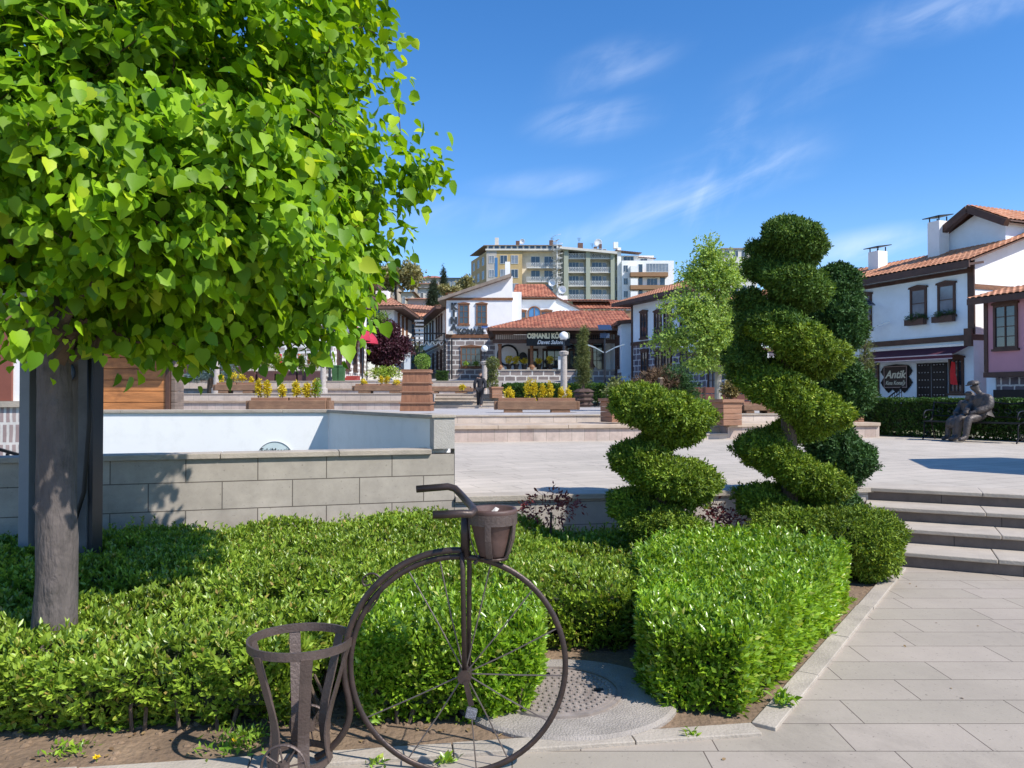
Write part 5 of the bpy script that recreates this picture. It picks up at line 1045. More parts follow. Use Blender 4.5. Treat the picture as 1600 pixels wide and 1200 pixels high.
skin('long_skirt', bronze, fw, off(Jw, [0], .04)+[((k[15][0][0], k[15][0][1], k[15][0][2]), .14), ((k[16][0][0]+.05, k[16][0][1]+.0, k[16][0][2]), .14), ((k[17][0][0]+.06, k[17][0][1]+.03, .24), .13), ((k[19][0][0], k[19][0][1], k[19][0][2]), .14), ((k[20][0][0]-.03, k[20][0][1], k[20][0][2]), .13), ((k[21][0][0]-.04, k[21][0][1]+.03, .24), .12)], [(0,1),(1,2),(2,3),(0,4),(4,5),(5,6)])
# right hedge
h0 = Vector((11.1, 17.8)); hd = Vector((-.6, .8)); hn = Vector((.8, .6)); a, b = h0+hd*3.2, h0-hd*4
hedge('hedge', 'long dark clipped box hedge behind the iron bench', [tuple(a), tuple(b), tuple(b+hn*1.1), tuple(a+hn*1.1)], .92, PZ, dkhedge, .06, 700, OVAL, bumpa=.02, shape=.06, low=.0)
leaves('x', dkhedge, [[0,0,-5]], [[1,0,0]], [[0,0,1]], .01, LANCE, None); bpy.data.objects.remove(bpy.data.objects['x'])
# unseen parasol added off to the right to cast the shadow on the plaza
pp = Vector((7.6, 11.3))+Vector((sh.x, sh.y))*(2.35/math.tan(SUN_EL)); pa = thing('parasol', 'large blue market parasol added unseen beyond the right frame edge to shadow the plaza', 'parasol', (pp.x, pp.y, PZ))
MB().tube([(0,0,0),(0,0,2.9)], .03, 10).build('pole', silver, pa); MB().lathe([(.3,0),(.3,.08),(.05,.12)], 0, 0, 16).build('base', riserst, pa)
m = MB(); N8 = 6; v = [(1.75*math.cos(2*math.pi*k/N8+.2), 1.75*math.sin(2*math.pi*k/N8+.2), 2.3) for k in range(N8)]+[(0,0,2.95)]; m.add(v+[(a[0], a[1], a[2]-.02) for a in v], [(k,(k+1)%N8,N8) for k in range(N8)]+[((k+1)%N8+N8+1,k+N8+1,2*N8+1) for k in range(N8)]); m.build('canopy', plain('blue_canvas', (.05,.09,.3), .8), pa)
# --- wooden kiosk, left
Y = 12.6; s = Y/F; kx = (150-800)*s
ki = thing('wooden_kiosk', 'wooden plank kiosk with orange brown knotty boards behind the stairwell', 'kiosk', (kx, Y, PZ), R(3)); Wk = (262-150)*s; Hk = 1.85; MB().bx(.0, .03, 0, Wk-.07, .38, Hk-.01).build('gap_backing', dwood, ki)  # dark backing box added so the gaps between planks look dark
for i in range(10):
    z = Hk*i/10; MB().bx(0, 0, z+.004, Wk-.06, .07, z+Hk/10-.004).build('front_plank', mat('kiosk_planks', (1,1,1)), ki, bevel=.006); MB().bx(Wk+.02, .02, z+.004, Wk+.09, .4, z+Hk/10-.004).build('side_plank', plank_grey, ki, bevel=.006)
MB().bx(Wk-.055, -.03, 0, Wk+.015, .1, Hk).build('corner_post', dwood, ki, bevel=.006); MB().bx(-.05, -.03, 0, -.003, .1, Hk).build('corner_post', dwood, ki, bevel=.006)
MB().slab([(-.3,-.35,Hk+.02),(Wk+.3,-.35,Hk+.02),(Wk+.3,.8,Hk+.2),(-.3,.8,Hk+.2)], .06).build('roof', soff, ki)
# side grey post piece
g2 = thing('plank_screen', 'narrow grey weathered plank screen just right of the wooden kiosk', 'screen', ((263-800)*13.2/F, 13.2, PZ)); MB().bx(0,0,0,.15,.06,1.82).build('boards', plank_grey, g2)
# ============================================================ BUILDINGS
# ---- stone and white house with KINA KONAGI lettering
Yk = 57.0; s = Yk/F; kx0 = (697-800)*s; kz0 = EYE-(592-HZ)*s
X = lambda px: (px-697)*s
Z = lambda py: (592-py)*s
K_ = thing('mansion', 'white upper storey house on dark stone base with the wall lettering KINA KONAĞI', 'building', (kx0, Yk, kz0))
Wk = X(801)
MB().bx(0, 0, -1, Wk, 9, Z(528)).build('stone_base', ashlar, K_)
MB().bx(-.06, -.06, Z(528)+.002, Wk+.06, 9, Z(522)).build('belt_beam', mwood, K_)
MB().xz([(0, Z(522)+.002), (Wk, Z(522)+.002), (Wk, Z(431)), (0, Z(466))], 0, 9).build('wall', white, K_)
MB().bx(-.03, -.07, Z(469), Wk+.03, -.003, Z(465)).bx(-.05, -.02, Z(469), -.003, .2, 0+Z(522)).build('timber_beam', mwood, K_)
rf = MB().add([(X(685),-.5,Z(467)),(X(799),-.5,Z(428)),(X(799),9.3,Z(428)),(X(685),9.3,Z(467)),(X(685),-.5,Z(467)-.22),(X(799),-.5,Z(428)-.25),(X(799),9.3,Z(428)-.25),(X(685),9.3,Z(467)-.22)], [(0,1,2,3),(7,6,5,4),(0,4,5,1),(1,5,6,2),(2,6,7,3),(3,7,4,0)]).build('roof', verge, K_)
MB().bx(X(789), 1.2, Z(432), X(797), 1.6, Z(404)).build('chimney', white, rf)
MB().bx(X(801), .3, -1, X(815), 9, Z(455)).build('side_wall', white, K_)
window(K_, (X(724.5), 0, Z(491)), 0, .8, 1.5); window(K_, (X(752.5), 0, Z(491)), 0, .8, 1.5)
window(K_, (X(736), 0, Z(558)), 0, 1.55, 1.5, cols=4, rows=3, mm_=mwood)
for x in (728, 744): small_plant(kx0+X(x), Yk-.2, kz0+Z(572), .25, .5, hedl, 'red geranium box under the left pane of the stone house window' if x < 730 else 'red geranium box under the right pane of the stone house window', 'window_plant', n=40, size=.1)
letm = plain('slate_letters', (.03,.035,.04), .6)
for ch, py in (('K', 479), ('I', 490), ('N', 501), ('A', 512)): text(ch, .62, letm, K_, (X(709), -.06, Z(py)), ext=.04, bold=.045, name='letter')
text('KONAĞI', .5, letm, K_, (X(735), -.06, Z(518)), ext=.04, bold=.035, sx=1.0)
MB().tube([(X(706), -.15, Z(528)), (X(706), -.15, -.4)], .06, 8).build('downpipe', steelm, K_); MB().bx(X(701), -.5, Z(523), X(708), -.1, Z(518)).build('air_conditioner', pale, K_)
MB().bx(X(753), -.07, Z(512), X(762), -.01, Z(508)).build('street_plate', plain('blue_plate', (.1,.2,.5), .4), K_)
# ---- white building behind with hip roof and arched window
Y2 = 61.0; s = Y2/F; o2 = ((803-800)*s, Y2, kz0+.5)
X = lambda px: (px-803)*s
Z = lambda py: EYE-(py-HZ)*s-o2[2]
B2 = thing('house', 'white house with hipped red roof and small arched window behind the stone mansion', 'building', o2)
MB().bx(0, 0, -1, X(868), 7, Z(465)).build('wall', white, B2); MB().bx(-.05,-.08,Z(468),X(868)+.05,0-.003,Z(465)).build('eave_board', mwood, B2)
tile_roof(B2, [((X(800),-.4,Z(465)),(X(870),-.4,Z(465)),(X(853),3,Z(436)),(X(806),3,Z(436))), ((X(870),-.4,Z(465)),(X(870),6,Z(465)),(X(853),3.2,Z(436)),(X(853),3,Z(436)))], tile_m, .28, .38)
window(B2, (X(815), 0, Z(492)), 0, .75, .6, rows=1); window(B2, (X(853.5), 0, Z(491)), 0, .9, .5, rows=1)
aw = MB(); aw.tube([(X(835)+.5*math.cos(a*math.pi/12), -.06, Z(489)+.5*math.sin(a*math.pi/12)) for a in range(13)], .06, 6).bx(X(835)-.55, -.1, Z(497), X(835)+.55, -.01, Z(495)).bx(X(835)-.03, -.08, Z(496), X(835)+.03, -.02, Z(480)).bx(X(835)-.55,-.1,Z(495),X(835)-.45,-.01,Z(488)).bx(X(835)+.45,-.1,Z(495),X(835)+.55,-.01,Z(488)); aw = aw.build('arched_window', mwood, B2)
MB().xz([(X(835)+.48*math.cos(a*math.pi/12), Z(489)+.48*math.sin(a*math.pi/12)) for a in range(13)]+[(X(835)-.48, Z(495)), (X(835)+.48, Z(495))], -.03, -.004).build('pane', glassb, aw)
B3 = thing('house', 'white wall with long sloping verge and red roofs behind the banquet hall', 'building', ((868-800)*s, Y2+.8, kz0+.5))
X = lambda px: (px-868)*s
MB().xz([(0,-1), (X(950),-1), (X(950), Z(500)), (X(868)+.1, Z(461)), (0, Z(461))], 0, 6).build('wall', white, B3)
MB().xz([(0, Z(460)), (0, Z(463)), (X(948), Z(503)), (X(948), Z(500))], -.15, 6.1).build('verge', soff, B3)
tile_roof(B3, [((X(858),1,Z(465)),(X(965),1,Z(465)),(X(955),6,Z(452)),(X(866),6,Z(452)))], tile_m, .28, .38)
tile_roof(B3, [((X(900),.2,Z(480)),(X(992),.2,Z(480)),(X(985),3.2,Z(460)),(X(900),3.2,Z(460)))], tile_m, .28, .38, name='lower_roof')
MB().bx(X(905), .35, Z(510), X(990), 3, Z(482)).build('red_band', brownr, B3)
cp = MB().bx(X(872), 1.4, Z(470), X(890), 2.2, Z(456)).build('chimney', white, B3)
# satellite dishes
def dish(label, px, py, Y, r, az=-.3):
    s = Y/F; t = thing('satellite_dish', label, 'satellite dish', ((px-800)*s, Y, EYE-(py-HZ)*s), az)
    m = MB().lathe([(0,0),(r*.5,.03),(r*.85,.09),(r,.15),(r*.98,.16),(r*.8,.11),(0,.03)], 0, 0, 20); m.v = [(a, -c, b) for a, b, c in m.v]; m.build('dish', plain('dish_white', (.75,.75,.74), .5), t, smooth=True)
    MB().tube([(0,0,0), (0,.15,-.2), (0,.15,-r*1.5)], .03, 5).bar((0,0,-r*.8), (0,-r*.9,-.05), .03, .03).build('mount', silver, t)
dish('large white satellite dish on the low chimney behind the banquet hall', 879, 453, 61, .33); dish('smaller white dish left above the low chimney', 863, 442, 75, .36)
# ---- banquet hall with porch
Yo = 50.0; s = Yo/F; o0 = ((772-800)*s, Yo, EYE-(604-HZ)*s)
X = lambda px: (px-772)*s
Z = lambda py: (604-py)*s
O_ = thing('banquet_hall', 'low red tiled banquet hall with columned porch and dark sign OSMANLI KÖŞKÜ', 'building', o0)
Zf = Z(579); Wo = X(962)
MB().bx(0, 0, -1.2, Wo, .35, Zf).build('porch_wall', whitest if False else ashlar, O_); MB().bx(0, .36, -1.2, Wo, 9, Zf-.03).build('porch_floor', coping, O_)
MB().bx(-.05, -.06, Zf+.002, Wo, .42, Zf+.07).build('porch_coping', coping, O_)
MB().bx(0.1, 2.6, Zf, Wo, 9, Z(518)).bx(-.0, 2.6, -1, .1, 9, Z(518)).build('back_wall', white, O_)
for px in (781, 831, 925): 
    c = MB().lathe([(.24, Zf+.07),(.24,Zf+.25),(.15,Zf+.4),(.12,Zf+.5),(.11,Z(542)),(.15,Z(538)),(.12,Z(537))], X(px), .15, 14).build('column', mwood, O_); MB().bx(X(px)-.3, -.05, Zf+.073, X(px)+.3, .4, Zf+.2).build('plinth', coping, c)
MB().bx(-.1, .02, Z(536), Wo, .28, Z(530)).bx(-.1, .0, Z(522), Wo, .3, Z(514)).build('porch_beam', dwood, O_)
lat = MB()
for i in range(60): lat.bx(.05+i*.13, .1, Z(530), .09+i*.13, .16, Z(522))
lat.build('lattice', dwood, O_)
tile_roof(O_, [((X(763),-1.0,Z(515)),(X(992),-1.0,Z(515)),(X(992),5,5.45),(X(880),5,5.45)), ((X(763),7,Z(515)),(X(763),-1,Z(515)),(X(880),5,5.45),(X(880),5.1,5.45))], tile_m, .24, .36)
MB().bx(X(765), -1.08, Z(518.5), X(992), -1.0, Z(514.5)).bx(X(763)-.1, -1.08, Z(518.5), X(763), 7, Z(514.5)).build('gutter', soff, O_)
MB().slab([(X(765),-1,Z(516.5)),(X(990),-1,Z(516.5)),(X(990),2.6,Z(516.5)),(X(765),2.6,Z(516.5))], .05).build('porch_soffit', dwood, O_)
# doors and windows in the back wall
for px0, px1 in ((826, 843), (850, 858), (893, 903)): d = MB().bx(X(px0), 2.5, Zf, X(px1), 2.595, Z(541)).build('door', dwood, O_); MB().bx(X(px0)+.1, 2.48, Zf+.3, X(px1)-.1, 2.498, Z(545)).build('pane', glass, d)
window(O_, (X(870), 2.6, Z(555)), 0, 1.1, 1.3, cols=2, rows=2, mm_=dwood)
m = MB().ring([(.62,-.05),(.75,-.05),(.75,.0),(.62,.0)], 0, 0, 30); m.v = [(a+X(793), c+2.56, b+Z(552)) for a, b, c in m.v]; m.build('round_medallion', blackm, O_)
m = MB().lathe([(.3,-.03),(.3,.0)], 0, 0, 20); m.v = [(a+X(818), c+2.58, b*1.3+Z(556)) for a, b, c in m.v]; m.build('wall_niche', blackm, O_)
for px in (905, 935): window(O_, (X(px), 2.6, Zf+1.35), 0, 1.3, 2.5, cols=3, rows=4, mm_=dwood)
sg = thing('sign_board', 'black board with white OSMANLI KÖŞKÜ and script Davet Salonu hanging from the eave', 'sign', (o0[0]+X(856), Yo-.5, o0[2]+Z(530)))
sw = X(890)-X(823); MB().bx(-sw/2, 0, -.46, sw/2, .08, .46).build('board', blackm, sg); gold = plain('pale_gold', (.85,.8,.55), .5)
text('OSMANLI KÖŞKÜ', .44, gold, sg, (.02,-.02,.16), ext=.015, sx=.78, bold=.028); text('Davet Salonu', .34, plain('letter_white', (.75,.75,.72), .5), sg, (.15,-.02,-.24), ext=.015, shear=.35, sx=.95, bold=.012)
MB().tube([(-1,.04,.45),(-1,.04,.8)], .02, 5).tube([(1,.04,.45),(1,.04,.8)], .02, 5).build('hanger', steelm, sg)
MB().bx(X(872), -.15, Zf+.08, X(879), -.06, Z(557)).build('white_notice', plain('notice_white', (.7,.7,.7), .6), O_)
# potted yellow plants on the porch wall
for px, pt_, l in [(795, 557, 'potted yellow ball shrub nearest the left porch column, first of five'), (806.5, 558, 'potted yellow ball shrub, second from the left on the porch wall'), (819, 561, 'potted yellow ball shrub, third from left beside the middle column'), (842, 561, 'small potted yellow shrub just right of the middle porch column'), (860, 557, 'tall potted yellow shrub farthest right on the porch wall')]:
    xx, zz_ = o0[0]+X(px), o0[2]+Zf+.07; t = thing('potted_plant', l, 'potted plant', (xx, Yo+.15, zz_), 0, 'yellow potted shrubs on the porch wall'); h = (578-pt_)*s
    MB().lathe([(.12,0),(.19,.32),(.21,.33),(.2,.36)], 0, 0, 12).build('pot', blackm, t); MB().tube([(0,0,.3),(0,0,h*.8)], .02, 5).build('stem', twigm, t)
    crown('foliage', yell, t, [((0,0,h*.8), (.2,.2,h*.2)), ((0,0,.42), (.12,.12,.07))], 110, .08, OVAL, 4)
# right wing of the hall
wg = MB().bx(Wo+.003, -2.6, -1.2, Wo+4, 9, Z(510)).build('wing_wall', bluew, O_)
MB().bx(Wo-.02, -2.62, -1.2, Wo-.0, 0-.01, Zf-.2).build('wing_base', rubble, O_)
window(O_, (Wo, -1.5, Z(553)), R(-90), .8, 1.9, mm_=dwood, rows=4); window(O_, (Wo, -.55, Z(553)), R(-90), .6, 2.6, mm_=dwood, rows=4)
rfw = MB().slab([(X(955),-3.0,Z(508)),(X(992)+1,-3.6,Z(503)),(X(992)+1,6,Z(495)),(X(955),1,Z(508))], .2).build('wing_eave', dwood, O_)
# low stone block left of hall
# ---- middle white house on the right with stone ground floor
dM = (.365, -.931); FM = Fac((7.2, 46.0), dM); g0 = 1.5
M_ = thing('house', 'pale house with rubble stone ground floor behind the light green tree', 'building', (7.2, 46, 0), FM.rz)
zb_ = FM(990, 537)[1]; ze = FM(990, 472)[1]; LM = 6.6
MB().bx(0, 0, g0-1, LM, 8, zb_-.12).build('stone_base', rubble, M_); MB().bx(-.05,-.08,zb_-.118,LM+.05,8,zb_+.08).build('belt_beam', dwood, M_)
MB().bx(0, 0, zb_+.082, LM, 8, ze).build('wall', bluew, M_); MB().bx(-.04,-.05,g0-1,.12,-.003,zb_-.12).bx(-.04,-.05,zb_+.082,.12,-.003,ze).build('corner_post', dwood, M_)
tile_roof(M_, [((-.9,-.9,ze-.05),(LM+.6,-.9,ze-.05),(LM-2,4,ze+1.7),(2.8,4,ze+1.7)), ((-.9,8.8,ze-.05),(-.9,-.9,ze-.05),(2.8,4,ze+1.7),(2.8,4.05,ze+1.7))], tile_o, .26, .38)
MB().bx(-.85,-.85,ze-.2,LM+.55,8.5,ze-.12).build('eave_soffit', dwood, M_)
MB().bar((-.88,-.9,ze-.12),(LM+.6,-.9,ze-.12),.05,.22).build('fascia', dwood, M_)
for px in (1007, 1029): t_, z_ = FM(px, 508); window(M_, (t_, 0, z_), 0, .75, 1.5, style='dark', rows=3)
for px in (1008, 1030): t_, z_ = FM(px, 566); window(M_, (t_, 0, z_), 0, .75, 1.3, style='dark', rows=3)
for t_ in (3.9, 5.5): window(M_, (t_, 0, ze-1.4), 0, .75, 1.5, style='dark', rows=3); window(M_, (t_, 0, g0+2), 0, .75, 1.3, style='dark', rows=3)
P2 = (7.2+.365*6.7-.6, 46-.931*6.7-.24); FN = Fac(P2, dM)
N_ = thing('house', 'lower stone fronted house with orange roof between the green tree and the conifers', 'building', (*P2, 0), FN.rz); LN = 5.0; ze2 = FN(1195, 470)[1]
MB().bx(0,0,.3,LN,3,3.6).build('stone_base', rubble, N_); MB().bx(-.05,-.08,3.602,LN+.05,3,3.8).build('belt_beam', dwood, N_); MB().bx(0,0,3.802,LN,3,ze2).build('wall', bluew, N_)
tile_roof(N_, [((-.6,-.8,ze2-.05),(LN+.8,-.8,ze2-.05),(LN+.8,3.2,ze2+1.1),(-.6,3.2,ze2+1.1))], tile_o, .26, .38); MB().bar((-.6,-.8,ze2-.12),(LN+.8,-.8,ze2-.12),.05,.22).build('fascia', dwood, N_)
for t_ in (1.2, 3.4): window(N_, (t_, 0, 5.0), 0, .75, 1.4, style='dark')
for px in (1115, 1149): t_, z_ = FN(px, 588); window(N_, (t_, 0, z_), 0, .8, 1.3, style='dark', pane=curtain)
# brown slatted fence
f = thing('slat_fence', 'low dark red brown slatted planter fence under the stone house', 'fence', (7.4, 33.5, 1.05), R(-8))
for k in range(3): MB().bx(0, 0, .05+.3*k, 7, .06, .31+.3*k).build('slat', plain('red_slats', (.17,.06,.04), .7), f)
for k in range(8): MB().bx(k-.03, -.04, 0, k+.03, -.002, .95).build('post', dwood, f)
# ---- blue house right
dB = (.365, -.931); FB = Fac((14.51, 44.12), dB); LB = 13.0
BB = thing('house', 'pale blue two storey house with maroon awning and Antik Kına Konağı sign', 'building', (14.51, 44.12, 0), FB.rz)
zE = FB(1518, 403)[1]; zB1 = FB(1525, 531)[1]; zB0 = FB(1525, 522)[1]
MB().bx(0, 0, 0.6, LB, 9, zB1).build('ground_wall', bluew, BB); MB().bx(-.08, -.14, zB1+.002, LB+.02, 9, zB0).build('belt_beam', dwood, BB)
MB().yz([(0,zB0+.002),(10,zB0+.002),(10,zE),(0,zE)], 0, LB-3.5).yz([(0,zB0+.002),(10,zB0+.002),(10,zE),(5,zE+1.75),(0,zE)], LB-3.5, LB).build('wall', bluew, BB)
MB().yz([(.02,zB0+.004),(9.9,zB0+.004),(9.9,zE),(5,zE+1.7),(.02,zE)], LB+.003, LB+.05).build('gable_render', white, BB)
MB().bx(LB-.2,-.07,zB0+.004,LB+.1,-.003,zE).bx(LB-.25,-.25,zB0-.5,LB+.1,-.143,zB0+.25).build('corner_post', dwood, BB)
zg = FB(1600, 428)[1]
tile_roof(BB, [((-.5,-.8,zE-.2),(LB+.55,-.8,zE-.2),(LB+.55,2.5,zE+.95),(-.5,2.5,zE+.95)), ((LB-3.6,2.5,zE+.95),(LB+.55,2.5,zE+.95),(LB+.55,5,zE+1.83),(LB-3.6,5,zE+1.83)), ((LB-3.6,6.5,zE-.4),(-.5,6.5,zE-.4),(-.5,2.52,zE+.95),(LB-3.6,2.52,zE+.95))], tile_o, .25, .38)
MB().bar((-.5,-.84,zE-.36),(LB+.5,-.84,zE-.36),.08,.28).build('fascia', dwood, BB)
MB().slab([(-.5,-.8,zE-.33),(LB+.5,-.8,zE-.33),(LB+.5,-.003,zE-.2),(-.5,-.003,zE-.2)], .1).bx(-.5,-.1,zE-.6,LB,-.003,zE-.43).build('eave_soffit', dwood, BB)
MB().bx(LB+.053, 0, zB0+1.9, LB+.1, 9.5, zB0+2.1).build('gable_beam', mwood, BB)
for px, py in ((1437, 474), (1481, 468)):
    t_, z_ = FB(px, py); wn = window(BB, (t_, 0, z_), 0, .85, 1.35, style='dark', rows=2, cols=1, pane=curtain)
    t2 = thing('window_box', 'dark wooden flower box with trailing plants under the %s upper window of the blue house' % ('left' if px < 1450 else 'right'), 'flower box', (0,0,0)); p = Vector((14.51, 44.12))+Vector(dB)*t_-Vector((-dB[1], dB[0])).normalized()*.0
    nrm = Vector((dB[1], -dB[0])); t2.location = (p.x+nrm.x*.13, p.y+nrm.y*.13, z_-.98); t2.rotation_euler.z = FB.rz
    MB().bx(-.5,-.22,0,.5,.0,.26).build('box', dwood, t2); crown('plants', junid, t2, [((0,-.1,.32),(.58,.2,.16))], 160, .1, SPRAY, 3)
t_, z_ = FB(1352, 488); window(BB, (max(t_, .5), 0, z_), 0, .9, 1.7, style='dark', rows=2, cols=1, pane=curtain); window(BB, (2.6, 0, z_), 0, .9, 1.7, style='dark', rows=2, cols=1, pane=curtain)
# awning, doors, sign
a0, za = FB(1366, 545); a1, _ = FB(1522, 540); zt_ = FB(1500, 541)[1]; zl = FB(1500, 556)[1]; a0 = max(a0, .4)
aw = thing('awning', 'long maroon retractable awning above the blue house shop front', 'awning', (14.51+dB[0]*a0, 44.12+dB[1]*a0, 0), FB.rz); AL = a1-a0-.1
MB().slab([(0,-1.1,zl+.05),(AL,-1.1,zl+.05),(AL,-.16,zt_),(0,-.16,zt_)], .03).build('canvas', maroon, aw); MB().bx(0,-1.12,zl-.12,AL,-1.1,zl+.02).build('valance', maroon, aw); MB().bx(0,-1.14,zl+.0,AL,-1.121,zl+.05).bx(0,-1.13,zl-.16,AL,-1.105,zl-.122).build('edge_rail', plain('pinkish_rail', (.5,.4,.42), .5), aw); MB().bx(0,-.15,zt_-.02,AL,-.003,zt_+.1).build('cassette', silver, aw)
d0, _ = FB(1434); d1, _ = FB(1481); zg0 = 1.0; zd = FB(1460, 567)[1]
dr = MB().bx(d0, -.06, zg0, d1, -.003, zd).build('door', blackm, BB)
m = MB(); 
for i in range(9):
    for j in range(7):
        if i != 4: m.lathe([(.03,0),(.02,.03)], 0, 0, 6); m.v[-12:] = [(a+d0+.15+i*(d1-d0-.3)/8, -.062-c, b+zg0+.3+j*.33) for a, b, c in m.v[-12:]]; m.f[-8:] = m.f[-8:]
m.build('door_studs', silver, dr)
MB().bx((d0+d1)/2-.01, -.07, zg0, (d0+d1)/2+.01, -.061, zd).build('door_gap', greym, dr)
w0, w1 = FB(1484)[0], FB(1507)[0]; window(BB, ((w0+w1)/2, 0, FB(1495, 587)[1]), 0, w1-w0, 1.5, style='dark', cols=3, rows=3)
w0, w1 = FB(1357)[0], FB(1371)[0]; window(BB, ((w0+w1)/2, 0, FB(1364, 590)[1]), 0, max(.8, w1-w0), 1.6, style='dark', cols=2, rows=3)
t_, z_ = FB(1495, 583); nrm = Vector((dB[1], -dB[0])); p = Vector((14.51, 44.12))+Vector(dB)*t_+nrm*.25
fl = thing('flag', 'folded red flag hanging on a short pole beside the studded door', 'flag', (p.x, p.y, z_), FB.rz); m = MB().add([(-.05,0,.5),(.12,.02,.45),(.16,-.03,.0),(.22,.03,-.5),(.0,-.02,-.5),(-.14,.04,-.45),(-.08,-.05,0)], [(0,1,2,6),(6,2,3,4,5)]); m.build('cloth', flagred, fl); MB().tube([(0,.2,.4),(0,-.02,.55),(.0,-.1,.6)], .015, 5).build('pole', steelm, fl)
t_, z_ = FB(1402, 589); p = Vector((14.51, 44.12))+Vector(dB)*t_+nrm*.06; sg = thing('ornate_sign', 'ornate dark sign with curly edge reading Antik Kına Konağı beside the studded door', 'sign', (p.x, p.y, z_), FB.rz)
hw = (FB(1421)[0]-FB(1384)[0])/2; hh2 = .52; m = MB()
sc2 = []
def lobes(x0, z0, x1, z1, n, out):
    r = []
    for i in range(n):
        for q in (0, .2, .35, .5, .65, .8):
            f = (i+q)/n; b = (math.sin(math.pi*q)**.8)*.17+(.05 if q == .5 else 0); r.append((x0+(x1-x0)*f+out[0]*b, z0+(z1-z0)*f+out[1]*b))
    return r
poly = lobes(-hw,-hh2,hw,-hh2,3,(0,-1))+lobes(hw,-hh2,hw,hh2,2,(1,0))+lobes(hw,hh2,-hw,hh2,1,(0,.3))+lobes(-hw,hh2,-hw,-hh2,2,(-1,0))
MB().xz(poly, -.02, .03).build('scalloped_backing', blackm, sg); MB().bx(-hw,-.06,-hh2,hw,-.021,hh2).build('panel', plain('sign_brown', (.03,.018,.014), .5), sg)
m = MB(); 
for b in ((-hw+.02,-hh2+.02,hw-.02,-hh2+.05),(-hw+.02,hh2-.05,hw-.02,hh2-.02),(-hw+.02,-hh2+.05,-hw+.05,hh2-.05),(hw-.05,-hh2+.05,hw-.02,hh2-.05)): m.bx(b[0],-.075,b[1],b[2],-.061,b[3])
m.build('frame_line', plain('rose_frame', (.4,.3,.28), .5), sg)
crm = plain('cream_letters', (.7,.68,.55), .5); text('Antik', .5, crm, sg, (0,-.07,.1), ext=.01, shear=.3, bold=.01); text('Kına Konağı', .27, crm, sg, (0,-.07,-.28), ext=.01, shear=.3, sx=.8)
# railing
m = MB(); r0, _ = FB(1403); r1 = FB(1432)[0]; zr0, zr1 = FB(1405, 627)[1], FB(1432, 605)[1]; m.bar((r0,-.9,zr0),(r1,-.9,zr1),.04,.05).bar((r0,-.9,zr0-.2),(r1,-.9,zr1-.2),.03,.03)
for i in range(9): x = r0+(r1-r0)*i/8; z_ = zr0+(zr1-zr0)*i/8; m.bar((x,-.9,z_-1),(x,-.9,z_),.02,.02)
m.build('stair_railing', blackm, BB)
# raised cross gable and chimneys
gy = 2.5; tA, zA = FB(1527, 320); FG = Fac((14.51, 44.12), dB, 2.5); tA, zA = FG(1527, 322); tL, zL = FG(1472, 368); hwg = tA-tL; gz = zE+.6
MB().xz([(tL+.4, gz),(tA+hwg-.4, gz),(tA+hwg-.4, zL-.0),(tA, zA-.35),(tL+.4, zL-.0)], gy, gy+6).build('gable_wall', bluew, BB)
tile_roof(BB, [((tL,gy+7,zL),(tL,gy-.5,zL),(tA,gy-.5,zA),(tA,gy+7,zA)), ((tA+hwg,gy-.5,zL),(tA+hwg,gy+7,zL),(tA,gy+7,zA),(tA,gy-.5,zA))], tile_o, .26, .38, name='upper_roof')
MB().bar((tL,gy-.45,zL-.15),(tA,gy-.45,zA-.15),.3,.3).bar((tA,gy-.45,zA-.15),(tA+hwg,gy-.45,zL-.15),.3,.3).build('gable_verge', dwood, BB)
def chim(px, py0, py1, yo, w_, lab):
    ff = Fac((14.51, 44.12), dB, yo); t_, z0_ = ff(px, py0); _, z1_ = ff(px, py1); c = MB().bx(t_-w_/2,yo-w_/2,z0_-.8,t_+w_/2,yo+w_/2,z1_).build('chimney', white, BB)
    MB().slab([(t_-w_*.75,yo-w_*.75,z1_+.2),(t_+w_*.7,yo-w_*.75,z1_+.2),(t_+w_*.7,yo+w_*.75,z1_+.34),(t_-w_*.75,yo+w_*.75,z1_+.34)], .04).build('chimney_cowl', steelm, c)
    m = MB()
    for a in (-1,1):
        for b in (-1,1): m.bx(t_+a*w_*.4-.02,yo+b*w_*.4-.02,z1_,t_+a*w_*.4+.02,yo+b*w_*.4+.02,z1_+.22)
    m.build('cowl_struts', steelm, c)
chim(1373, 408, 393, 1.6, .62, ''); chim(1468, 385, 346, 2.0, .62, '')
# ---- pink house
tp_, _ = FB(1541); FP = Fac((14.51, 44.12), dB, -1.25); tp_ = FP(1541)[0]; zp1 = FP(1541, 582)[1]; zp0 = FP(1541, 590)[1]; zpe = FP(1541, 466)[1]
PP = thing('house', 'pink rendered house with rubble stone ground floor at the right edge', 'building', (14.51, 44.12, 0), FB.rz)
MB().bx(tp_, -1.25, zp1+.002, tp_+8, 4, zpe).build('wall', pinkw, PP); MB().bx(tp_-.06, -1.33, zp0, tp_+8, 4, zp1).build('belt_beam', dwood, PP); MB().bx(tp_+.1, -.8, .5, tp_+8, 4, zp0-.003).build('stone_base', rubble, PP)
MB().bx(tp_-.05,-1.3,zp1+.004,tp_+.1,-1.253,zpe).build('corner_post', dwood, PP); MB().bx(tp_-.4,-.7,zB0-5,tp_-.003,-.1,zpe).build('side_wall', bluew, PP)
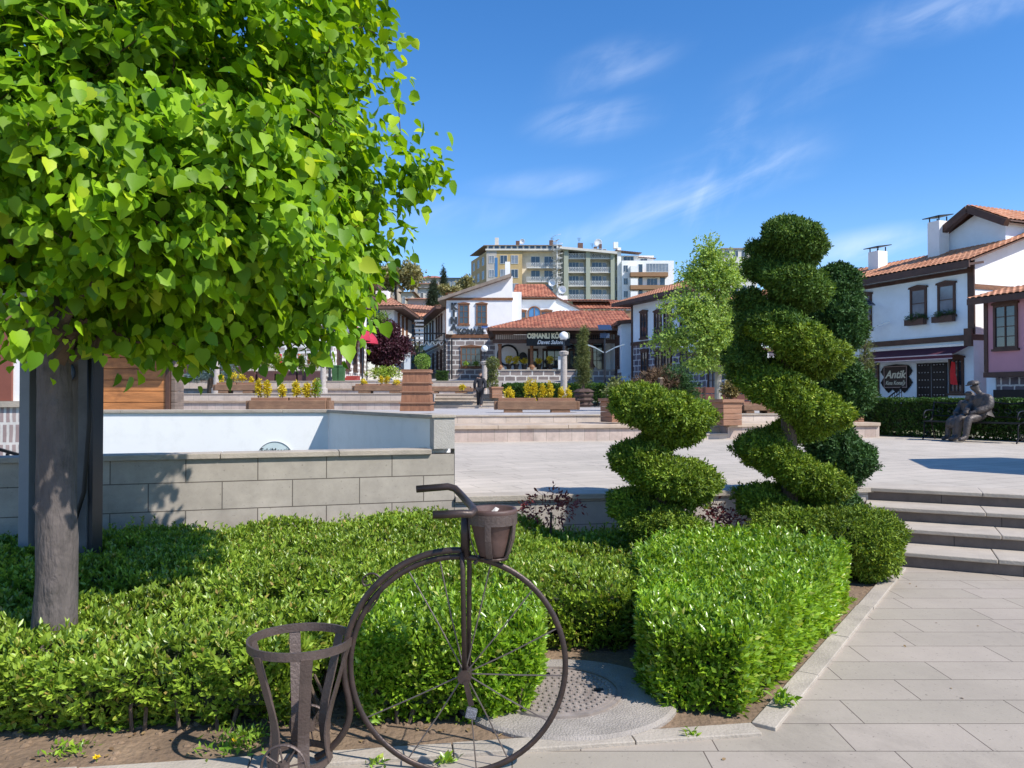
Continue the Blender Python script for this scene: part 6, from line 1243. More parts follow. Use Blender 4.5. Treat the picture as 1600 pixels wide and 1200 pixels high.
tile_roof(PP, [((tp_-.35,-1.8,zpe-.02),(tp_+8,-1.8,zpe-.02),(tp_+8,.4,zpe+.5),(tp_-.35,.4,zpe+.5)), ((tp_+8,4.3,zpe-.1),(tp_-.35,4.3,zpe-.1),(tp_-.35,.4,zpe+.5),(tp_+8,.4,zpe+.5))], tile_o, .25, .38); MB().bar((tp_-.35,-1.8,zpe-.14),(tp_+8,-1.8,zpe-.14),.06,.24).slab([(tp_-.35,-1.8,zpe-.1),(tp_+8,-1.8,zpe-.1),(tp_+8,-1.253,zpe-.05),(tp_-.35,-1.253,zpe-.05)], .1).build('eave', dwood, PP)
t_, z_ = FP(1573, 510); window(PP, (t_, -1.25, z_), 0, .95, 1.7, style='dark', cols=2, rows=4); window(PP, (t_+1.9, -1.25, z_), 0, .95, 1.7, style='dark', cols=2, rows=4)
F8 = Fac((14.51, 44.12), dB, -.8); t_, z_ = F8(1580, 623); MB().bx(t_-.7,-.85,z_-.5,t_+.7,-.803,z_+.35).build('basement_opening', blackm, PP)
# ============================================================ LEFT SIDE STREET
def oblique_house(label, P, d, Ln, depth, z0, zmid, zeave, wallm, basem, roofm, rise=1.3, oh=.7, name='house', front=True):
    Fh = Fac(P, d); t = thing(name, label, 'building', (P[0], P[1], 0), Fh.rz)
    MB().bx(0,0,z0-1,Ln,depth,zmid-.12).build('ground_wall', basem, t); MB().bx(-.06,-.08,zmid-.118,Ln+.06,depth,zmid+.06).build('belt_beam', soff, t); MB().bx(0,0,zmid+.062,Ln,depth,zeave).build('wall', wallm, t)
    a = zeave-.05; o = oh; r = min(Ln/2, depth/2)-.1
    tile_roof(t, [((-o,-o,a),(Ln+o,-o,a),(Ln-r,depth/2,a+rise),(r,depth/2,a+rise)), ((-o,depth+o,a),(-o,-o,a),(r,depth/2,a+rise),(r,depth/2+.02,a+rise)), ((Ln+o,-o,a),(Ln+o,depth+o,a),(Ln-r,depth/2+.02,a+rise),(Ln-r,depth/2,a+rise))], roofm, .28, .4)
    MB().slab([(-o,-o,a-.08),(Ln+o,-o,a-.08),(Ln+o,depth+o,a-.08),(-o,depth+o,a-.08)], .14).build('eave_board', soff, t)
    return t, Fh
# house with red awning (facade faces the street, +x side)
hz_ = 2.35
A_, FA = oblique_house('brown and white house with red dome awning at the street corner', (-9.3, 40), (0, 1), 9, 7, hz_, 5.2, 7.9, white, whitest, tile_p)
MB().bx(.2,-.03,5.5,4.2,-.003,7.6).build('orange_shutters', mat('orange_boards', (.38,.13,.06), .6, .3, 3, stretch=(5,1,1)), A_)
for t_ in (5.2, 7.4): window(A_, (t_, 0, 6.5), 0, .8, 1.5, rows=3)
for t_ in (1.2, 3.4, 5.4, 7.4): window(A_, (t_, 0, 3.9), 0, .9, 1.7, style='dark', rows=3)
for i, (t_) in enumerate((4.4, 6.9)):
    aw_ = thing('dome_awning', ('nearer' if i == 0 else 'farther')+' scalloped red dome awning on the street corner house', 'awning', (-9.3, 40+t_, 0), R(90)); m = MB(); V = []; 
    for a in range(9):
        th = a*math.pi/2/8
        for b in range(11): x = -1.1+2.2*b/10; V.append((x, -.1-1.0*math.sin(th)*math.sin(math.pi*(b+.6)/11.2)**.5, 4.75+.85*math.cos(th)*math.sin(math.pi*(b+.6)/11.2)**.6))
    m.add(V, [(a*11+b, a*11+b+1, (a+1)*11+b+1, (a+1)*11+b) for a in range(8) for b in range(10)]); m.build('canvas', redc, aw_, smooth=True)
sb = MB().bx(.6, -.25, 5.1, 4.6, -.12, 6.1).build('sign_board', mat('faded_board', (.22,.25,.3), .6, .2, 8), A_)
MB().bx(.8,-.256,5.75,4.4,-.251,5.85).bx(.8,-.256,5.4,2.0,-.251,5.5).bx(2.3,-.256,5.4,4.4,-.251,5.5).build('sign_lines', steelm, sb)
for k in range(3): struct(MB().bx(-9.29+.0, 42+.5*k, 2.3, -8.6, 42.5+.5*k, 2.5+.1*k).build('red_steps', mat('red_carpet', (.3,.05,.04), .9)))
pp_ = [((566-800)*46/F, 46), ((573-800)*50/F, 50)]
for (x, y), l in zip(pp_, ('slim dark pole just right of the red awning', 'second dark pole right of the red awning')): t = thing('pole', l, 'pole', (x, y, 2.3)); MB().tube([(0,0,0),(0,0,2.6)], .05, 6).build('shaft', steelm, t); MB().lathe([(.09,0),(.09,.25),(.05,.3)], 0,0,8).build('foot', blackm, t)
# second left house, glass corner
A2, FA2 = oblique_house('white house with blue glazed corner behind the purple tree', (-11.4, 58.5), (1, -.02), 2.4, 9, 3.1, 5.9, 8.4, white, white, tile_p, oh=.9)
MB().bx(.1,-.05,6.3,1.3,-.003,8.2).build('glazed_corner', glassb, A2)
for i in range(3): window(A2, (2.4, 2.0+2.0*i, 7.2), R(90), .7, 1.5, rows=3)
MB().bx(.4,3,8.9,1.4,4,10).build('chimney', white, A2)
A2b, _ = oblique_house('grey white two storey house with brown eaves above the red awning house', (-17.5, 55), (1, .1), 6.5, 9, 3.2, 7.5, 10.6, pale, pale, tile_p, oh=.9)
window(A2b, (5.6, 0, 9.2), 0, 1.0, 1.5, rows=3); window(A2b, (3.4, 0, 9.2), 0, 1.0, 1.5, rows=3)
# right side of the street
SB_, FS = oblique_house('long street house with white upper floor and dark stone base left of the lettered mansion', (-8.9, 77), (3.5, -15.5), 15.8, 6, 3.0, 5.9, 8.75, white, ashlar, tile_p, oh=.8, rise=.6)
for t_ in (1.6, 3.6, 6.2, 8.2, 11, 12.6, 14.2): window(SB_, (t_, 0, 7.4), 0, .7, 1.6, style='dark', rows=3)
for t_ in (2.5, 5.5, 8.5, 11.5, 14): window(SB_, (t_, 0, 4.5), 0, .9, 1.5, style='dark', rows=3)
MB().bx(7.5,-.04,6.3,12.0,-.003,6.38).bx(8.2,-.04,6.12,11.5,-.003,6.2).build('sign_lines', steelm, SB_)
HB, _ = oblique_house('small white house closing the end of the street', (-13, 84), (1, 0), 4.5, 6, 4.5, 7.4, 10.2, white, white, tile_o, oh=.9)
window(HB, (2.0, 0, 8.7), 0, .8, 1.6, rows=3); window(HB, (3.4,0,6), 0, .8, 1.3)
# canopy bridge roof spanning the street
br = thing('covered_bridge', 'brown tiled canopy roof spanning across the narrow street', 'canopy', ((618-800)*70/F, 70, EYE-(488-HZ)*70/F)); Wb = 76*70/F
tile_roof(br, [((0,-.8,.35),(Wb,-.8,.0),(Wb,1,.55),(0,1,.9))], tile_p, .28, .4); MB().bar((0,-.8,.2),(Wb,-.8,-.15),.1,.25).build('beam', soff, br)
for x in (.3, Wb-.3): MB().bar((x,-.4,.2),(x,-.4,-4.5),.2,.2).build('post', soff, br)
m = MB(); 
for i in range(14): m.bar((.2+i*Wb/14,-.95,.16-.35*i/14),(.2+i*Wb/14,1,.55-.35*i/14),.06,.1)
m.build('rafters', dwood, br)
# metal gate/pergola by the street
gt = thing('iron_pergola', 'dark iron pergola frame with direction signs at the lane beside the mansion', 'pergola', ((648-800)*55/F, 55, 2.8)); Wg = 2.1
for x in (0, Wg): MB().bx(x-.05,0,0,x+.05,.1,3.2).build('post', blackm, gt)
MB().bx(-.1,0,3.2,Wg+.1,.1,3.3).bx(-.1,0,2.7,Wg+.1,.1,2.75).build('beam', blackm, gt)
for i in range(5): MB().tube(smooth_([(Wg*i/5,.05,2.75),(Wg*(i+.5)/5,.05,2.3),(Wg*(i+1)/5,.05,2.75)],1), .03, 5).build('scallop', silver, gt)
ds = thing('direction_sign', 'white direction signpost with stacked arms at the lane', 'sign', ((655-800)*52/F, 52, 2.7)); MB().tube([(0,0,0),(0,0,4.2)], .05, 8).build('post', blackm, ds)
for i in range(6): MB().bx(-.32+.06*(i%2),-.05,3.9-.26*i,.3,-.01,4.02-.26*i).build('arm', mat('arm_white', (.26,.28,.3), .5), ds)
bl_ = thing('information_pillar', 'white and red information pillar at the end of the lane', 'sign', ((636-800)*50/F, 50, 2.5)); MB().bx(-.2,0,.6,.2,.15,1.9).build('panel', plain('panel_white', (.6,.65,.7), .4), bl_); MB().bx(-.22,-.02,0,.22,.17,.597).build('base', plain('panel_red', (.4,.08,.05), .5), bl_)
# ---- restaurant behind the linden
Yr = 42.0; s = Yr/F; r0_ = ((240-800)*s, Yr, 2.29)
Rr = thing('restaurant', 'restaurant with brown upper floor and glazed terrace behind the linden leaves', 'building', r0_); Wr = (520-240)*s
MB().bx(0,1.5,-.5,Wr,9,3.0).build('ground_wall', soff, Rr); MB().bx(0,1.2,3.003,Wr,9,5.9).build('wall', white, Rr); MB().bx(-.05,1.1,2.9,Wr+.05,1.19,3.2).build('belt_beam', dwood, Rr)
tile_roof(Rr, [((-.8,.3,5.9),(Wr+.8,.3,5.9),(Wr+.8,5,7.8),(-.8,5,7.8))], tile_p, .28, .4)
for i in range(6): window(Rr, (.8+1.6*i, 1.2, 4.5), 0, 1.0, 1.6, pane=glassb, rows=2)
MB().bx(3.8,-.0,.0,Wr-.3,.04,2.2).build('terrace_glazing', mat('milky_glass', (.45,.48,.5), .2, .15, 1.0, spec=.7), Rr)
m = MB(); 
for i in range(6): x = 3.8+i*(Wr-4.1)/5; m.bx(x-.03,-.04,0,x+.03,-.003,2.3)
m.build('glazing_bars', dwood, Rr); MB().slab([(3.4,-.5,2.3),(Wr,-.5,2.3),(Wr,1.3,2.9),(3.4,1.3,2.9)], .1).build('terrace_roof', soff, Rr)
# flags
cu_ = []
flg = [(371,550,'leftmost'),(427,553,'second'),(437,553,'third'),(449,553,'fourth'),(466,553,'fifth'),(481,553,'sixth'),(497,552,'rightmost')]
fm0 = None
sl = thing('flag_string', 'thin string carrying the small red flags across the restaurant terrace', 'string', ((365-800)*40/F, 40, 0)); MB().tube([(0,0,EYE-(547-HZ)*40/F),(2.3,0,EYE-(550-HZ)*40/F),(4.7,0,EYE-(547-HZ)*40/F)], .012, 4).build('cord', blackm, sl)
def crescent(sz):
    P_ = [(sz*math.cos(a), sz*math.sin(a)) for a in [math.radians(40+28*i) for i in range(11)]]; Q_ = [(.22*sz+.8*sz*math.cos(a), .8*sz*math.sin(a)) for a in [math.radians(320-28*i) for i in range(11)]]; return P_, Q_
for i, (px, py, l) in enumerate(flg):
    t = thing('flag', 'small red crescent flag on the terrace string, %s of the seven' % l, 'flag', ((px-800)*40/F, 40, EYE-(py-HZ)*40/F), 0, 'small red flags on the terrace string')
    m = MB(); n_ = 6; m.add([(-.17+.34*k/n_, .02*math.sin(k*1.3), z) for k in range(n_+1) for z in (.0, -.5)], [(2*k, 2*k+1, 2*k+3, 2*k+2) for k in range(n_)]); m.build('cloth', flagred, t)
    P_, Q_ = crescent(.1); m = MB(); k_ = len(P_); V = [(p[0], -.03, p[1]-.2) for p in P_]+[(q[0], -.03, q[1]-.2) for q in Q_[::-1]]; m.add(V, [(a, a+1, k_+a+1, k_+a) for a in range(k_-1)])
    m.build('crescent', plain('flag_white', (.8,.8,.8), .7), t)
    m = MB(); st5 = [((.045 if q % 2 == 0 else .018)*math.cos(q*math.pi/5), (.045 if q % 2 == 0 else .018)*math.sin(q*math.pi/5)) for q in range(10)]; m.add([(p[0]+.09, -.03, p[1]-.2) for p in st5], [tuple(range(10))]); m.build('star', MATS['flag_white'], t)
# terrace bushes in dark planters
for i, (px0, px1, l) in enumerate([(363, 398, 'left'), (402, 428, 'second'), (431, 462, 'third'), (465, 505, 'right')]):
    s = 39/F; t = thing('long_planter', 'long dark timber planter box with bushes below the flags, %s one' % l, 'planter', ((px0-800)*s, 39, 2.29), 0, 'long dark planter boxes on the terrace'); Wp = (px1-px0)*s
    MB().bx(0,0,0,Wp,.5,.55).build('box', mat('plum_timber', (.1,.045,.04), .7, .2, 3), t, bevel=.01)
for i, (px, py, w_, l) in enumerate([(376,568,22,'rounded bush at the left of the terrace planters'), (393,570,18,'second bush on the terrace planters'), (412,573,14,'small bush left of centre on the terrace planters'), (430,570,22,'central bush below the flags'), (450,566,16,'upright bush below the fourth flag'), (470,572,10,'thin bush under the fifth flag'), (490,572,18,'bush right of centre below the flags'), (513,576,12,'slim bush beside the green bins')]):
    s = 39.2/F; small_plant((px-800)*s, 39.25, 2.8, (590-py+6)*s, w_*s, hedl2, l, 'terrace_bush', 'bush', n=260, size=.09)
for i, px in enumerate((525, 533)):
    t = thing('wheeled_bin', ('left' if i == 0 else 'right')+' green wheeled waste bin at the end of the terrace', 'bin', ((px-800)*38.4/F, 38.4, 2.29)); frus(0, .75, .3, .38).build('body', mat('bin_green', (.05,.13,.04), .5), t); frus(.753, .82, .42, .36).build('lid', MATS['bin_green'], t)
# blue spruce
t = conifer('blue grey spruce with layered branches left of the restaurant terrace', 330, 606, 470, 34.5, 96, spruce, n=10, z=0)
Y = 34.5; s = Y/F; 
bl = []
for lv in range(6):
    for k in range(9): a = 2*math.pi*k/9+lv; r_ = 1.25*(1-lv/8); bl.append(((r_*.62*math.cos(a), r_*.62*math.sin(a), .55+.55*lv+random.uniform(-.1,.1)), (r_*.4, r_*.4, .15)))
crown('branches', spruce, t, bl, 3600, .13, SPRAY, 4, inner=.2, bump=.2)
dk = thing('dark_fence', 'dark boarded fence behind the blue spruce', 'fence', ((270-800)*38/F, 38.0, 2.2)); MB().bx(0,0,0,3.6,.08,2.0).build('boards', dwood, dk)
# ---- leftmost building
Ll = thing('house', 'white and brown timber framed house over a brick clad base at the far left', 'building', ((44-800)*11.5/F, 11.5, 0), R(4)); zb_ = EYE-(630-HZ)*11.5/F
MB().bx(-6,0,-2.5,0,5,zb_-.06).build('brick_base', pinkst, Ll); MB().bx(-6,-.05,zb_-.058,.03,5,zb_+.03).build('sill_course', coping, Ll); MB().bx(-6,.05,zb_+.032,0,5,4.6).build('wall', white, Ll)
for x in (-.44, -1.0, -1.56): o = MB().bx(x,-.0,zb_+.033,x+.2,.045,3.6).build('shutter', plain('red_brown_paint', (.22,.07,.045), .5), Ll)
MB().bx(-6.4,-.6,4.6,.5,5,4.8).build('eave', soff, Ll)
hr = thing('handrail', 'thin dark stair handrail at the left edge above the stairwell', 'handrail', (-6.1, 9.3, 0)); MB().bar((-1.5,0,1.35),(.6,0,.75),.035,.035).bar((.0,0,.9),(0,0,-1),.03,.03).bar((-.8,0,1.15),(-.8,0,-1),.03,.03).build('rail', blackm, hr)
# ============================================================ STREET TREES
t = conifer('purple leaved plum tree at the mouth of the lane', 606, 594, 500, 50, 60, plum, n=2600, size=.17, name='plum_tree', tm=OVAL, blobs=[((-.1,0,2.4),(1.2,1.1,.9)),((.5,.1,1.9),(1.0,1,.7)),((-.8,0,1.8),(.8,.8,.7)),((.1,0,3.2),(.7,.7,.6)),((.0,0,1.3),(.9,.9,.4)),((.9,0,2.4),(.5,.5,.5))])
t = conifer('light green tree left of the purple plum tree', 588, 594, 480, 54, 40, leafmat('lane_green', (.1,.17,.03), (.25,.36,.08), .3), n=1500, size=.17, name='green_tree', tm=OVAL, blobs=[((-.1,0,3.2),(.9,.9,1.1)),((.1,0,4.2),(.7,.7,.6)),((-.4,0,2.2),(.7,.8,.8))])
small_plant((600-800)*48/F, 48.5, 2.45, .9, 2.6, hedl2, 'low bushes on the lawn under the purple tree', 'lawn_bush', 'bush', n=400, size=.12)
# ============================================================ HILLSIDE TOWN
Ya = 160.0; sa = Ya/F
def ax(px, ref): return (px-ref)*sa
zA0 = 17.0; zy = lambda py: EYE-(py-HZ)*sa-zA0
def rail(parent, x0, x1, y, z, m, h=1.0, name='balcony_railing', lattice=True):
    r = MB(); r.bx(x0, y-.04, z+h-.08, x1, y+.04, z+h).bx(x0, y-.04, z, x1, y+.04, z+.08); n = max(3, int((x1-x0)/.45)); w_ = (x1-x0)/n
    for i in range(n+1): r.bx(x0+i*w_-.03, y-.03, z+.083, x0+i*w_+.03, y+.03, z+h-.083)
    if lattice:
        for i in range(n):
            r.bar((x0+i*w_+.03, y, z+.1), (x0+(i+1)*w_-.03, y, z+h-.1), .04, .05).bar((x0+i*w_+.03, y, z+h-.1), (x0+(i+1)*w_-.03, y, z+.1), .04, .05)
    return r.build(name, m, parent)
metw = plain('railing_white', (.6,.6,.58), .6)
# yellow block
AY = thing('apartment_block', 'ochre and cream apartment block with recessed balconies on the hilltop', 'building', (ax(760, 800), Ya, zA0)); Wy = ax(876, 760)
top = zy(391)
MB().bx(0,0,-3,ax(776,760),12,top).build('stair_bay', mat('grey_render', (.42,.39,.35), .9, .1, 1), AY)
MB().bx(ax(776,760)+.003,0.05,-3,ax(816,760),12,top).build('ochre_wall', ochre, AY); MB().bx(ax(816,760)+.003,1.5,-3,Wy,12,top).build('recessed_wall', cream, AY)
Lf = Vector((ax(736,800)*1.075-ax(760,800), 12)); lw_ = MB().prism([(0,0),(0,12),(Lf.x,12)], -3, top-.2).build('side_wall', ochre, AY)
la = math.atan2(-Lf.y, -Lf.x); LL = Lf.length
for r_ in range(4):
    zc = zy(405+22*r_)
    for px in (787, 804): window(AY, (ax(px,760), .05, zc), 0, 1.5, 1.8, style='white', cols=2, rows=1, pane=glass if (r_+px) % 2 else curtain)
    window(AY, (ax(768,760), 0, zc), 0, 1.1, 1.6, style='white', cols=2, rows=1, pane=curtain)
    for px in (837, 858): window(AY, (ax(px,760), 1.5, zc-.1), 0, 1.9, 2.0, style='white', cols=2, rows=1, pane=glass)
    MB().bx(ax(823,760),-.3,zy(418+22*r_)-.12,Wy,1.5,zy(418+22*r_)).build('balcony_slab', pale, AY); rail(AY, ax(823,760), Wy, -.25, zy(418+22*r_), metw)
    for f_ in (.2, .5, .8):
        p = Lf*f_; window(AY, (p.x, p.y, zc), la, 1.6, 1.8, style='white', cols=2, rows=1)
MB().bx(ax(773,760), -.05, zy(432), ax(777.5,760), 0-.003, zy(402)).build('glass_strip', glassb, AY)
at = MB().bx(-.2,-.3,top+.003,Wy+.1,12,top+.35).bx(.1,.2,top+.353,Wy-.2,11.8,zy(383.5)).build('attic_storey', pale, AY)
for i in range(12): window(AY, (.9+i*1.24, .2, (top+.35+zy(384))/2), 0, 1.0, .85, style='white', cols=1, rows=1)
MB().prism([(-.5,-.2),(Wy+.3,-.2),(Wy+.3,12),(Lf.x-.3,12)], zy(383.4), zy(382.3)).build('roof_edge', verge, AY)
ry = tile_roof(AY, [((1,.5,zy(382)),(Wy,.5,zy(382)),(Wy-3,5,zy(378)),(5,5,zy(378)))], tile_p, .5, .8)
for px, py in ((776,369),(809,374),(862,373)): MB().bx(ax(px-3,760), 1, zy(384), ax(px+3,760), 1.9, zy(py)).build('chimney', pale if px < 800 else soff, ry)
sc3 = []
stz = MB(); 
for i in range(70): a = i*.62; stz.bar((ax(870,760), -1.2, zy(480)+i*.2), (ax(870,760)+1.1*math.cos(a), -1.2+1.1*math.sin(a), zy(480)+i*.2), .3, .05)
spz = stz.build('spiral_stair', metw, AY); MB().tube([(ax(870,760)+1.15*math.cos(i*.31), -1.2+1.15*math.sin(i*.31), zy(480)+i*.1+1) for i in range(140)], .05, 4).build('stair_rail', metw, spz); MB().tube([(ax(870,760), -1.2, -3), (ax(870,760), -1.2, zy(385))], .12, 8).build('stair_pole', metw, spz)
# green block
AG = thing('apartment_block', 'sage green and grey apartment block with lattice balconies on the hilltop', 'building', (ax(877, 800), Ya-.5, zA0)); Wg_ = ax(959, 877)
MB().bx(0,2,-3,Wg_,13,zy(391)).build('wall', mat('grey_green_render', (.48,.47,.4), .9, .1, 1), AG)
for a_, b_ in ((881,888),(915.5,922),(954,960)): MB().bx(ax(a_,877),-.2,-3,ax(b_,877),2.2,zy(393 if a_ > 900 else 388)).build('fin_wall', olive, AG)
MB().slab([(-.3,-.8,zy(386)),(Wg_+.6,-.8,zy(394)),(Wg_+.6,13,zy(392)),(-.3,13,zy(384))], .5).build('roof', pale, AG)
for r_ in range(4):
    z_ = zy(403.5+21.5*r_)
    for a_, b_ in ((888,915.5),(922,954)):
        MB().bx(ax(a_,877)+.003,.1,z_-.15,ax(b_,877)-.003,2,z_).build('balcony_slab', pale, AG); rail(AG, ax(a_,877)+.05, ax(b_,877)-.05, .15, z_, metw)
        window(AG, (ax((a_+b_)/2-4,877), 2, z_+1.4), 0, 2.1, 1.9, style='white', cols=3, rows=1); window(AG, (ax((a_+b_)/2+8,877), 2, z_+1.3), 0, .9, 2.0, style='white', cols=1, rows=1, pane=curtain)
MB().bx(ax(960,877)+.003,1.5,-3,ax(971,877),13,zy(390)).build('side_bay', olive, AG)
for r_ in range(4): window(AG, (ax(965.5,877), 1.5, zy(415+21.5*r_)), 0, .7, 1.5, style='white', cols=1, rows=1)
for px, py, w_ in ((909,375,8),(933,381,5),(941,377,4)): MB().bx(ax(px-w_/2,877), 3, zy(388), ax(px+w_/2,877), 4, zy(py)).build('chimney', soff, AG)
# white block
AW = thing('apartment_block', 'white apartment block with brown balcony bands at the right of the hilltop', 'building', (ax(971, 800), Ya-1, zA0))
q = lambda px: ax(px, 971)
MB().bx(0,0,-3,q(1052),12,zy(408)).build('wall', white, AW); MB().bx(-.8,1,-3,-.003,12,zy(386)).bx(0,3,zy(408)+.003,q(1025),12,zy(396)).build('stepped_wall', white, AW)
tile_roof(AW, [((q(962),.5,zy(391)),(q(1003),.5,zy(395)),(q(1003),5,zy(392)),(q(962),5,zy(388)))], tile_p, .5, .8); tile_roof(AW, [((q(1000),2.5,zy(399)),(q(1028),2.5,zy(401)),(q(1028),6,zy(399)),(q(1000),6,zy(397)))], tile_p, .5, .8, name='lower_roof')
MB().bx(q(959),.6,zy(388),q(966),1.6,zy(378)).build('chimney', white, AW)
window(AW, (q(985),3,zy(402)), 0, 2.2, 1.2, style='white', cols=3, rows=1); window(AW, (q(1009),3,zy(404)), 0, 1.5, .8, style='white', cols=2, rows=1)
for r_ in range(3):
    zb3 = zy(434+20*r_)
    MB().bx(q(983),-1.4,zb3,q(1041),0-.003,zb3+.85).build('balcony_band', brownr, AW); MB().bx(q(983),-1.38,zb3+.853,q(994),-.003,zb3+2.2).build('balcony_pier', white, AW)
    window(AW, (q(1000),0,zb3+1.8), 0, .9, 1.9, style='white', cols=1, rows=1); window(AW, (q(977),0,zb3+1.8), 0, .9, 1.4, style='white', cols=2, rows=1)
    if r_ == 0: w9 = window(AW, (q(1024),-1.35,zb3+1.75), 0, 4.6, 1.75, style='white', cols=7, rows=1, pane=curtain)
    else: window(AW, (q(1018),0,zb3+1.7), 0, 2.2, 1.5, style='white', cols=3, rows=1); window(AW, (q(1034),0,zb3+1.7), 0, 1.1, 1.9, style='white', cols=1, rows=1)
AZ = thing('apartment_block', 'pale distant apartment block showing between the green tree and the tall conifer', 'building', ((1130-800)*200/F, 200, 20)); MB().bx(0,0,-3,9,10,EYE+(618-389)*200/F-20).build('wall', pale, AZ)
MB().bx(-.3,-.3,EYE+(618-389)*200/F-20+.003,9.3,10,EYE+(618-387)*200/F-20).build('roof', verge, AZ)
for r_ in range(6):
    for c_ in range(4): window(AZ, (1.2+2.2*c_, 0, EYE+(618-396)*200/F-20-3*r_), 0, 1.3, 1.6, style='white', cols=2, rows=1)
dish('white satellite dish on the roof of the ochre block', 816, 377, 161, .6); dish('white satellite dish on the roof of the sage green block', 935, 379, 163, .85)
for i, (px, py, l) in enumerate([(864, 366, 'thin roof aerial above the ochre block'), (907, 366, 'thin roof aerial above the sage green block'), (928, 375, 'short aerial beside the satellite dish on the sage green block')]):
    t = thing('roof_aerial', l, 'aerial', ((px-800)*sa, Ya+3, EYE-(388-HZ)*sa)); h = (388-py)*sa; m = MB().tube([(0,0,0),(0,0,h)], .035, 5)
    for k in range(4): m.bx(-.5+.08*k,-.02,h-.1-.18*k,.5-.08*k,.02,h-.07-.18*k)
    m.build('mast', steelm, t)
# hill houses
def hhouse(label, px0, px1, yr, ye, yb, Y, wm, rm, nw=3, fl=1, name='house', rz=0, depth=8):
    s = Y/F; z0 = EYE-(yb-HZ)*s; Wd = (px1-px0)*s; he = (yb-ye)*s; hr_ = (yb-yr)*s
    t = thing(name, label, 'building', ((px0-800)*s, Y, z0), rz); MB().bx(0,0,-6,Wd,depth,he).build('wall', wm, t); r = min(Wd, depth)*.35
    V = [(-.5,-.5,he),(Wd+.5,-.5,he),(Wd+.5,depth+.5,he),(-.5,depth+.5,he),(r,depth/2,hr_),(Wd-r,depth/2,hr_)]
    MB().add(V, [(0,1,5,4),(1,2,5),(2,3,4,5),(3,0,4),(3,2,1,0)]).build('roof', rm, t)
    for f_ in range(fl):
        for i in range(nw): window(t, ((i+.5)*Wd/nw, 0, he-1.5-2.8*f_), 0, min(1.3, Wd/nw*.5), 1.3, style='white', cols=2, rows=1)
    return t
tl1 = mat('far_red_roof', (.36,.14,.09), .85, .25, 2, stretch=(4,1,1)); tl2 = mat('far_brown_roof', (.28,.16,.11), .85, .25, 2, stretch=(4,1,1)); tl3 = mat('far_orange_roof', (.5,.22,.13), .85, .2, 2, stretch=(4,1,1)); tg = mat('far_grey_roof', (.45,.48,.5), .6, .15, 2)
pinkish = mat('far_pink_render', (.5,.37,.32), .9, .1, 1); sand = mat('far_sand_render', (.48,.4,.3), .9, .12, 1)
for a in [('long house with faded red roof on the skyline', 652, 693, 427, 434, 447, 195, sand, tl1, 6), ('house with orange roof just below the long skyline house', 640, 680, 438, 443, 455, 175, sand, tl3, 4),
          ('glazed pavilion with pale roof on the skyline beside the ochre block', 694, 738, 430, 434, 446, 180, plain('pavilion_glass', (.2,.27,.3), .3), tg, 8), ('small pink house with bright orange roof at mid slope', 637, 669, 460, 467, 478, 112, pinkish, tl3, 2),
          ('narrow sandy house with brown roof on the slope', 626, 644, 452, 456, 468, 135, sand, tl2, 2), ('sand coloured house with many windows under the skyline trees', 655, 690, 447, 450, 466, 150, pale, tl2, 4),
          ('pale house low on the slope above the canopy roof', 668, 700, 462, 468, 484, 118, pale, tl2, 3), ('reddish roofed row low on the slope behind the canopy', 625, 662, 476, 484, 496, 100, pinkish, tl3, 3),
          ('white skyline house above the glazed corner house', 560, 585, 430, 435, 452, 170, pale, tl1, 3), ('sandy house half hidden by the big bare tree', 592, 622, 440, 445, 462, 160, sand, tl1, 3), ('grey roofed house on the left slope behind leaves', 500, 545, 420, 427, 452, 170, pale, tl2, 4),
          ('red roofed house at left on the far hill', 400, 450, 425, 432, 455, 175, sand, tl1, 4), ('orange roofed house on the slope below the ochre block', 700, 742, 452, 458, 475, 130, pale, tl3, 4),
          ('brown roofed house between the conifers on the far slope', 1215, 1262, 440, 447, 470, 150, sand, tl2, 4), ('red roofed house behind the right houses on the slope', 1290, 1330, 443, 450, 470, 150, pale, tl1, 3)]:
    hhouse(*a, fl=2 if a[6] > 140 else 1)
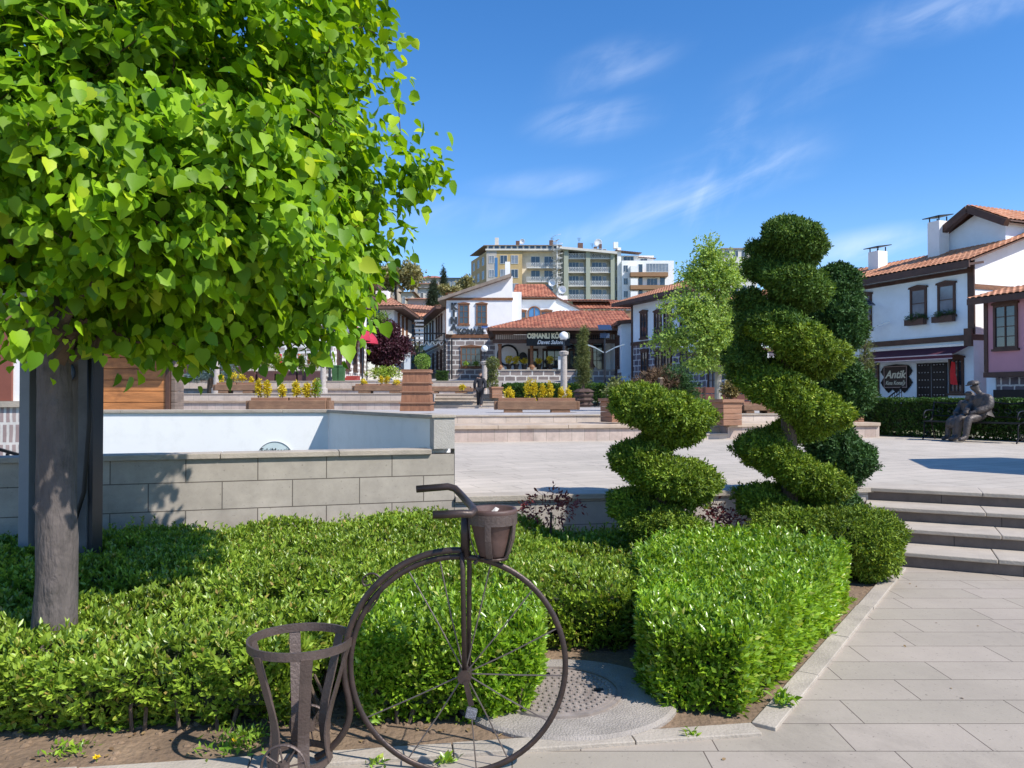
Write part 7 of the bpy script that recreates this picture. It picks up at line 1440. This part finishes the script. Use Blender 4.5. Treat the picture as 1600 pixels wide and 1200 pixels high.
# far trees
def ftree(label, px, yb, yt, Y, wd, m, n=700, size=.5, name='tree', blobs=8, tm=OVAL, pine=False):
    s = Y/F; H = (yb-yt)*s; w_ = wd*s; z0 = EYE-(yb-HZ)*s; t = thing(name, label, 'tree', ((px-800)*s, Y, z0))
    MB().tube([(0,0,-3),(0,0,H*.9)], [w_*.035+.06, .05], 6).build('trunk', bark2, t)
    if pine: bl = [((0,0,H*(.12+.85*i/7)), (w_*.5*(1-.13*i),)*2+(H*.08,)) for i in range(8)]
    else: bl = [((random.uniform(-.3,.3)*w_, random.uniform(-.2,.2)*w_, H*random.uniform(.4,.82)), (w_*random.uniform(.18,.3),)*2+(H*random.uniform(.12,.2),)) for i in range(blobs)]
    crown('crown', m, t, bl, n, size, tm, 4, inner=.25, bump=.3); return t
for a in [('big pale budding tree on the slope above the covered canopy', 618, 476, 410, 140, 84, farl, 1500, .55, 'tree', 12), ('second pale budding tree left on the slope', 585, 470, 418, 150, 60, farl, 900, .55, 'tree', 9), ('olive toned tree at left behind the corner house', 540, 480, 440, 120, 50, farl, 700, .5),
          ('brownish bare tree beside the ochre apartment block', 728, 462, 430, 150, 32, farl, 500, .5), ('small budding tree below the skyline pavilion', 705, 470, 443, 140, 40, farl, 600, .5), ('dull green tree at the foot of the ochre block', 748, 482, 450, 140, 36, farl, 500, .5),
          ('green tree far behind the tall spiral juniper', 1240, 480, 425, 130, 60, farl, 700, .5), ('olive tree left of the blue house far away', 1310, 480, 432, 130, 50, farl, 600, .5)]: ftree(*a)
ftree('dark pine standing mid slope behind the covered canopy', 677, 484, 438, 105, 26, pinel, 900, .4, 'pine_tree', tm=SPRAY, pine=True)
ftree('slim pointed dark pine on the skyline left of the ochre block', 693, 462, 417, 150, 16, pinel, 500, .5, 'pine_tree', tm=SPRAY, pine=True)
# scrub scattered on the hill (uncountable)
n = 3500; Px = rng.uniform(-110, 130, n); Py = rng.uniform(72, 230, n); Pz = np.array([Tz(y) for y in Py]); P0 = np.c_[Px, Py, Pz]; P, D, Nn = sprigs(P0, np.tile([[0,0,1.]], (n,1)), 8, .9, .4)
o = leaves('hill_scrub', farl, P+rnd(len(P))*[1.2,1.2,.4]+[0,0,.8], D, Nn, .8, OVAL); tag(o, None, None, None, 'stuff')
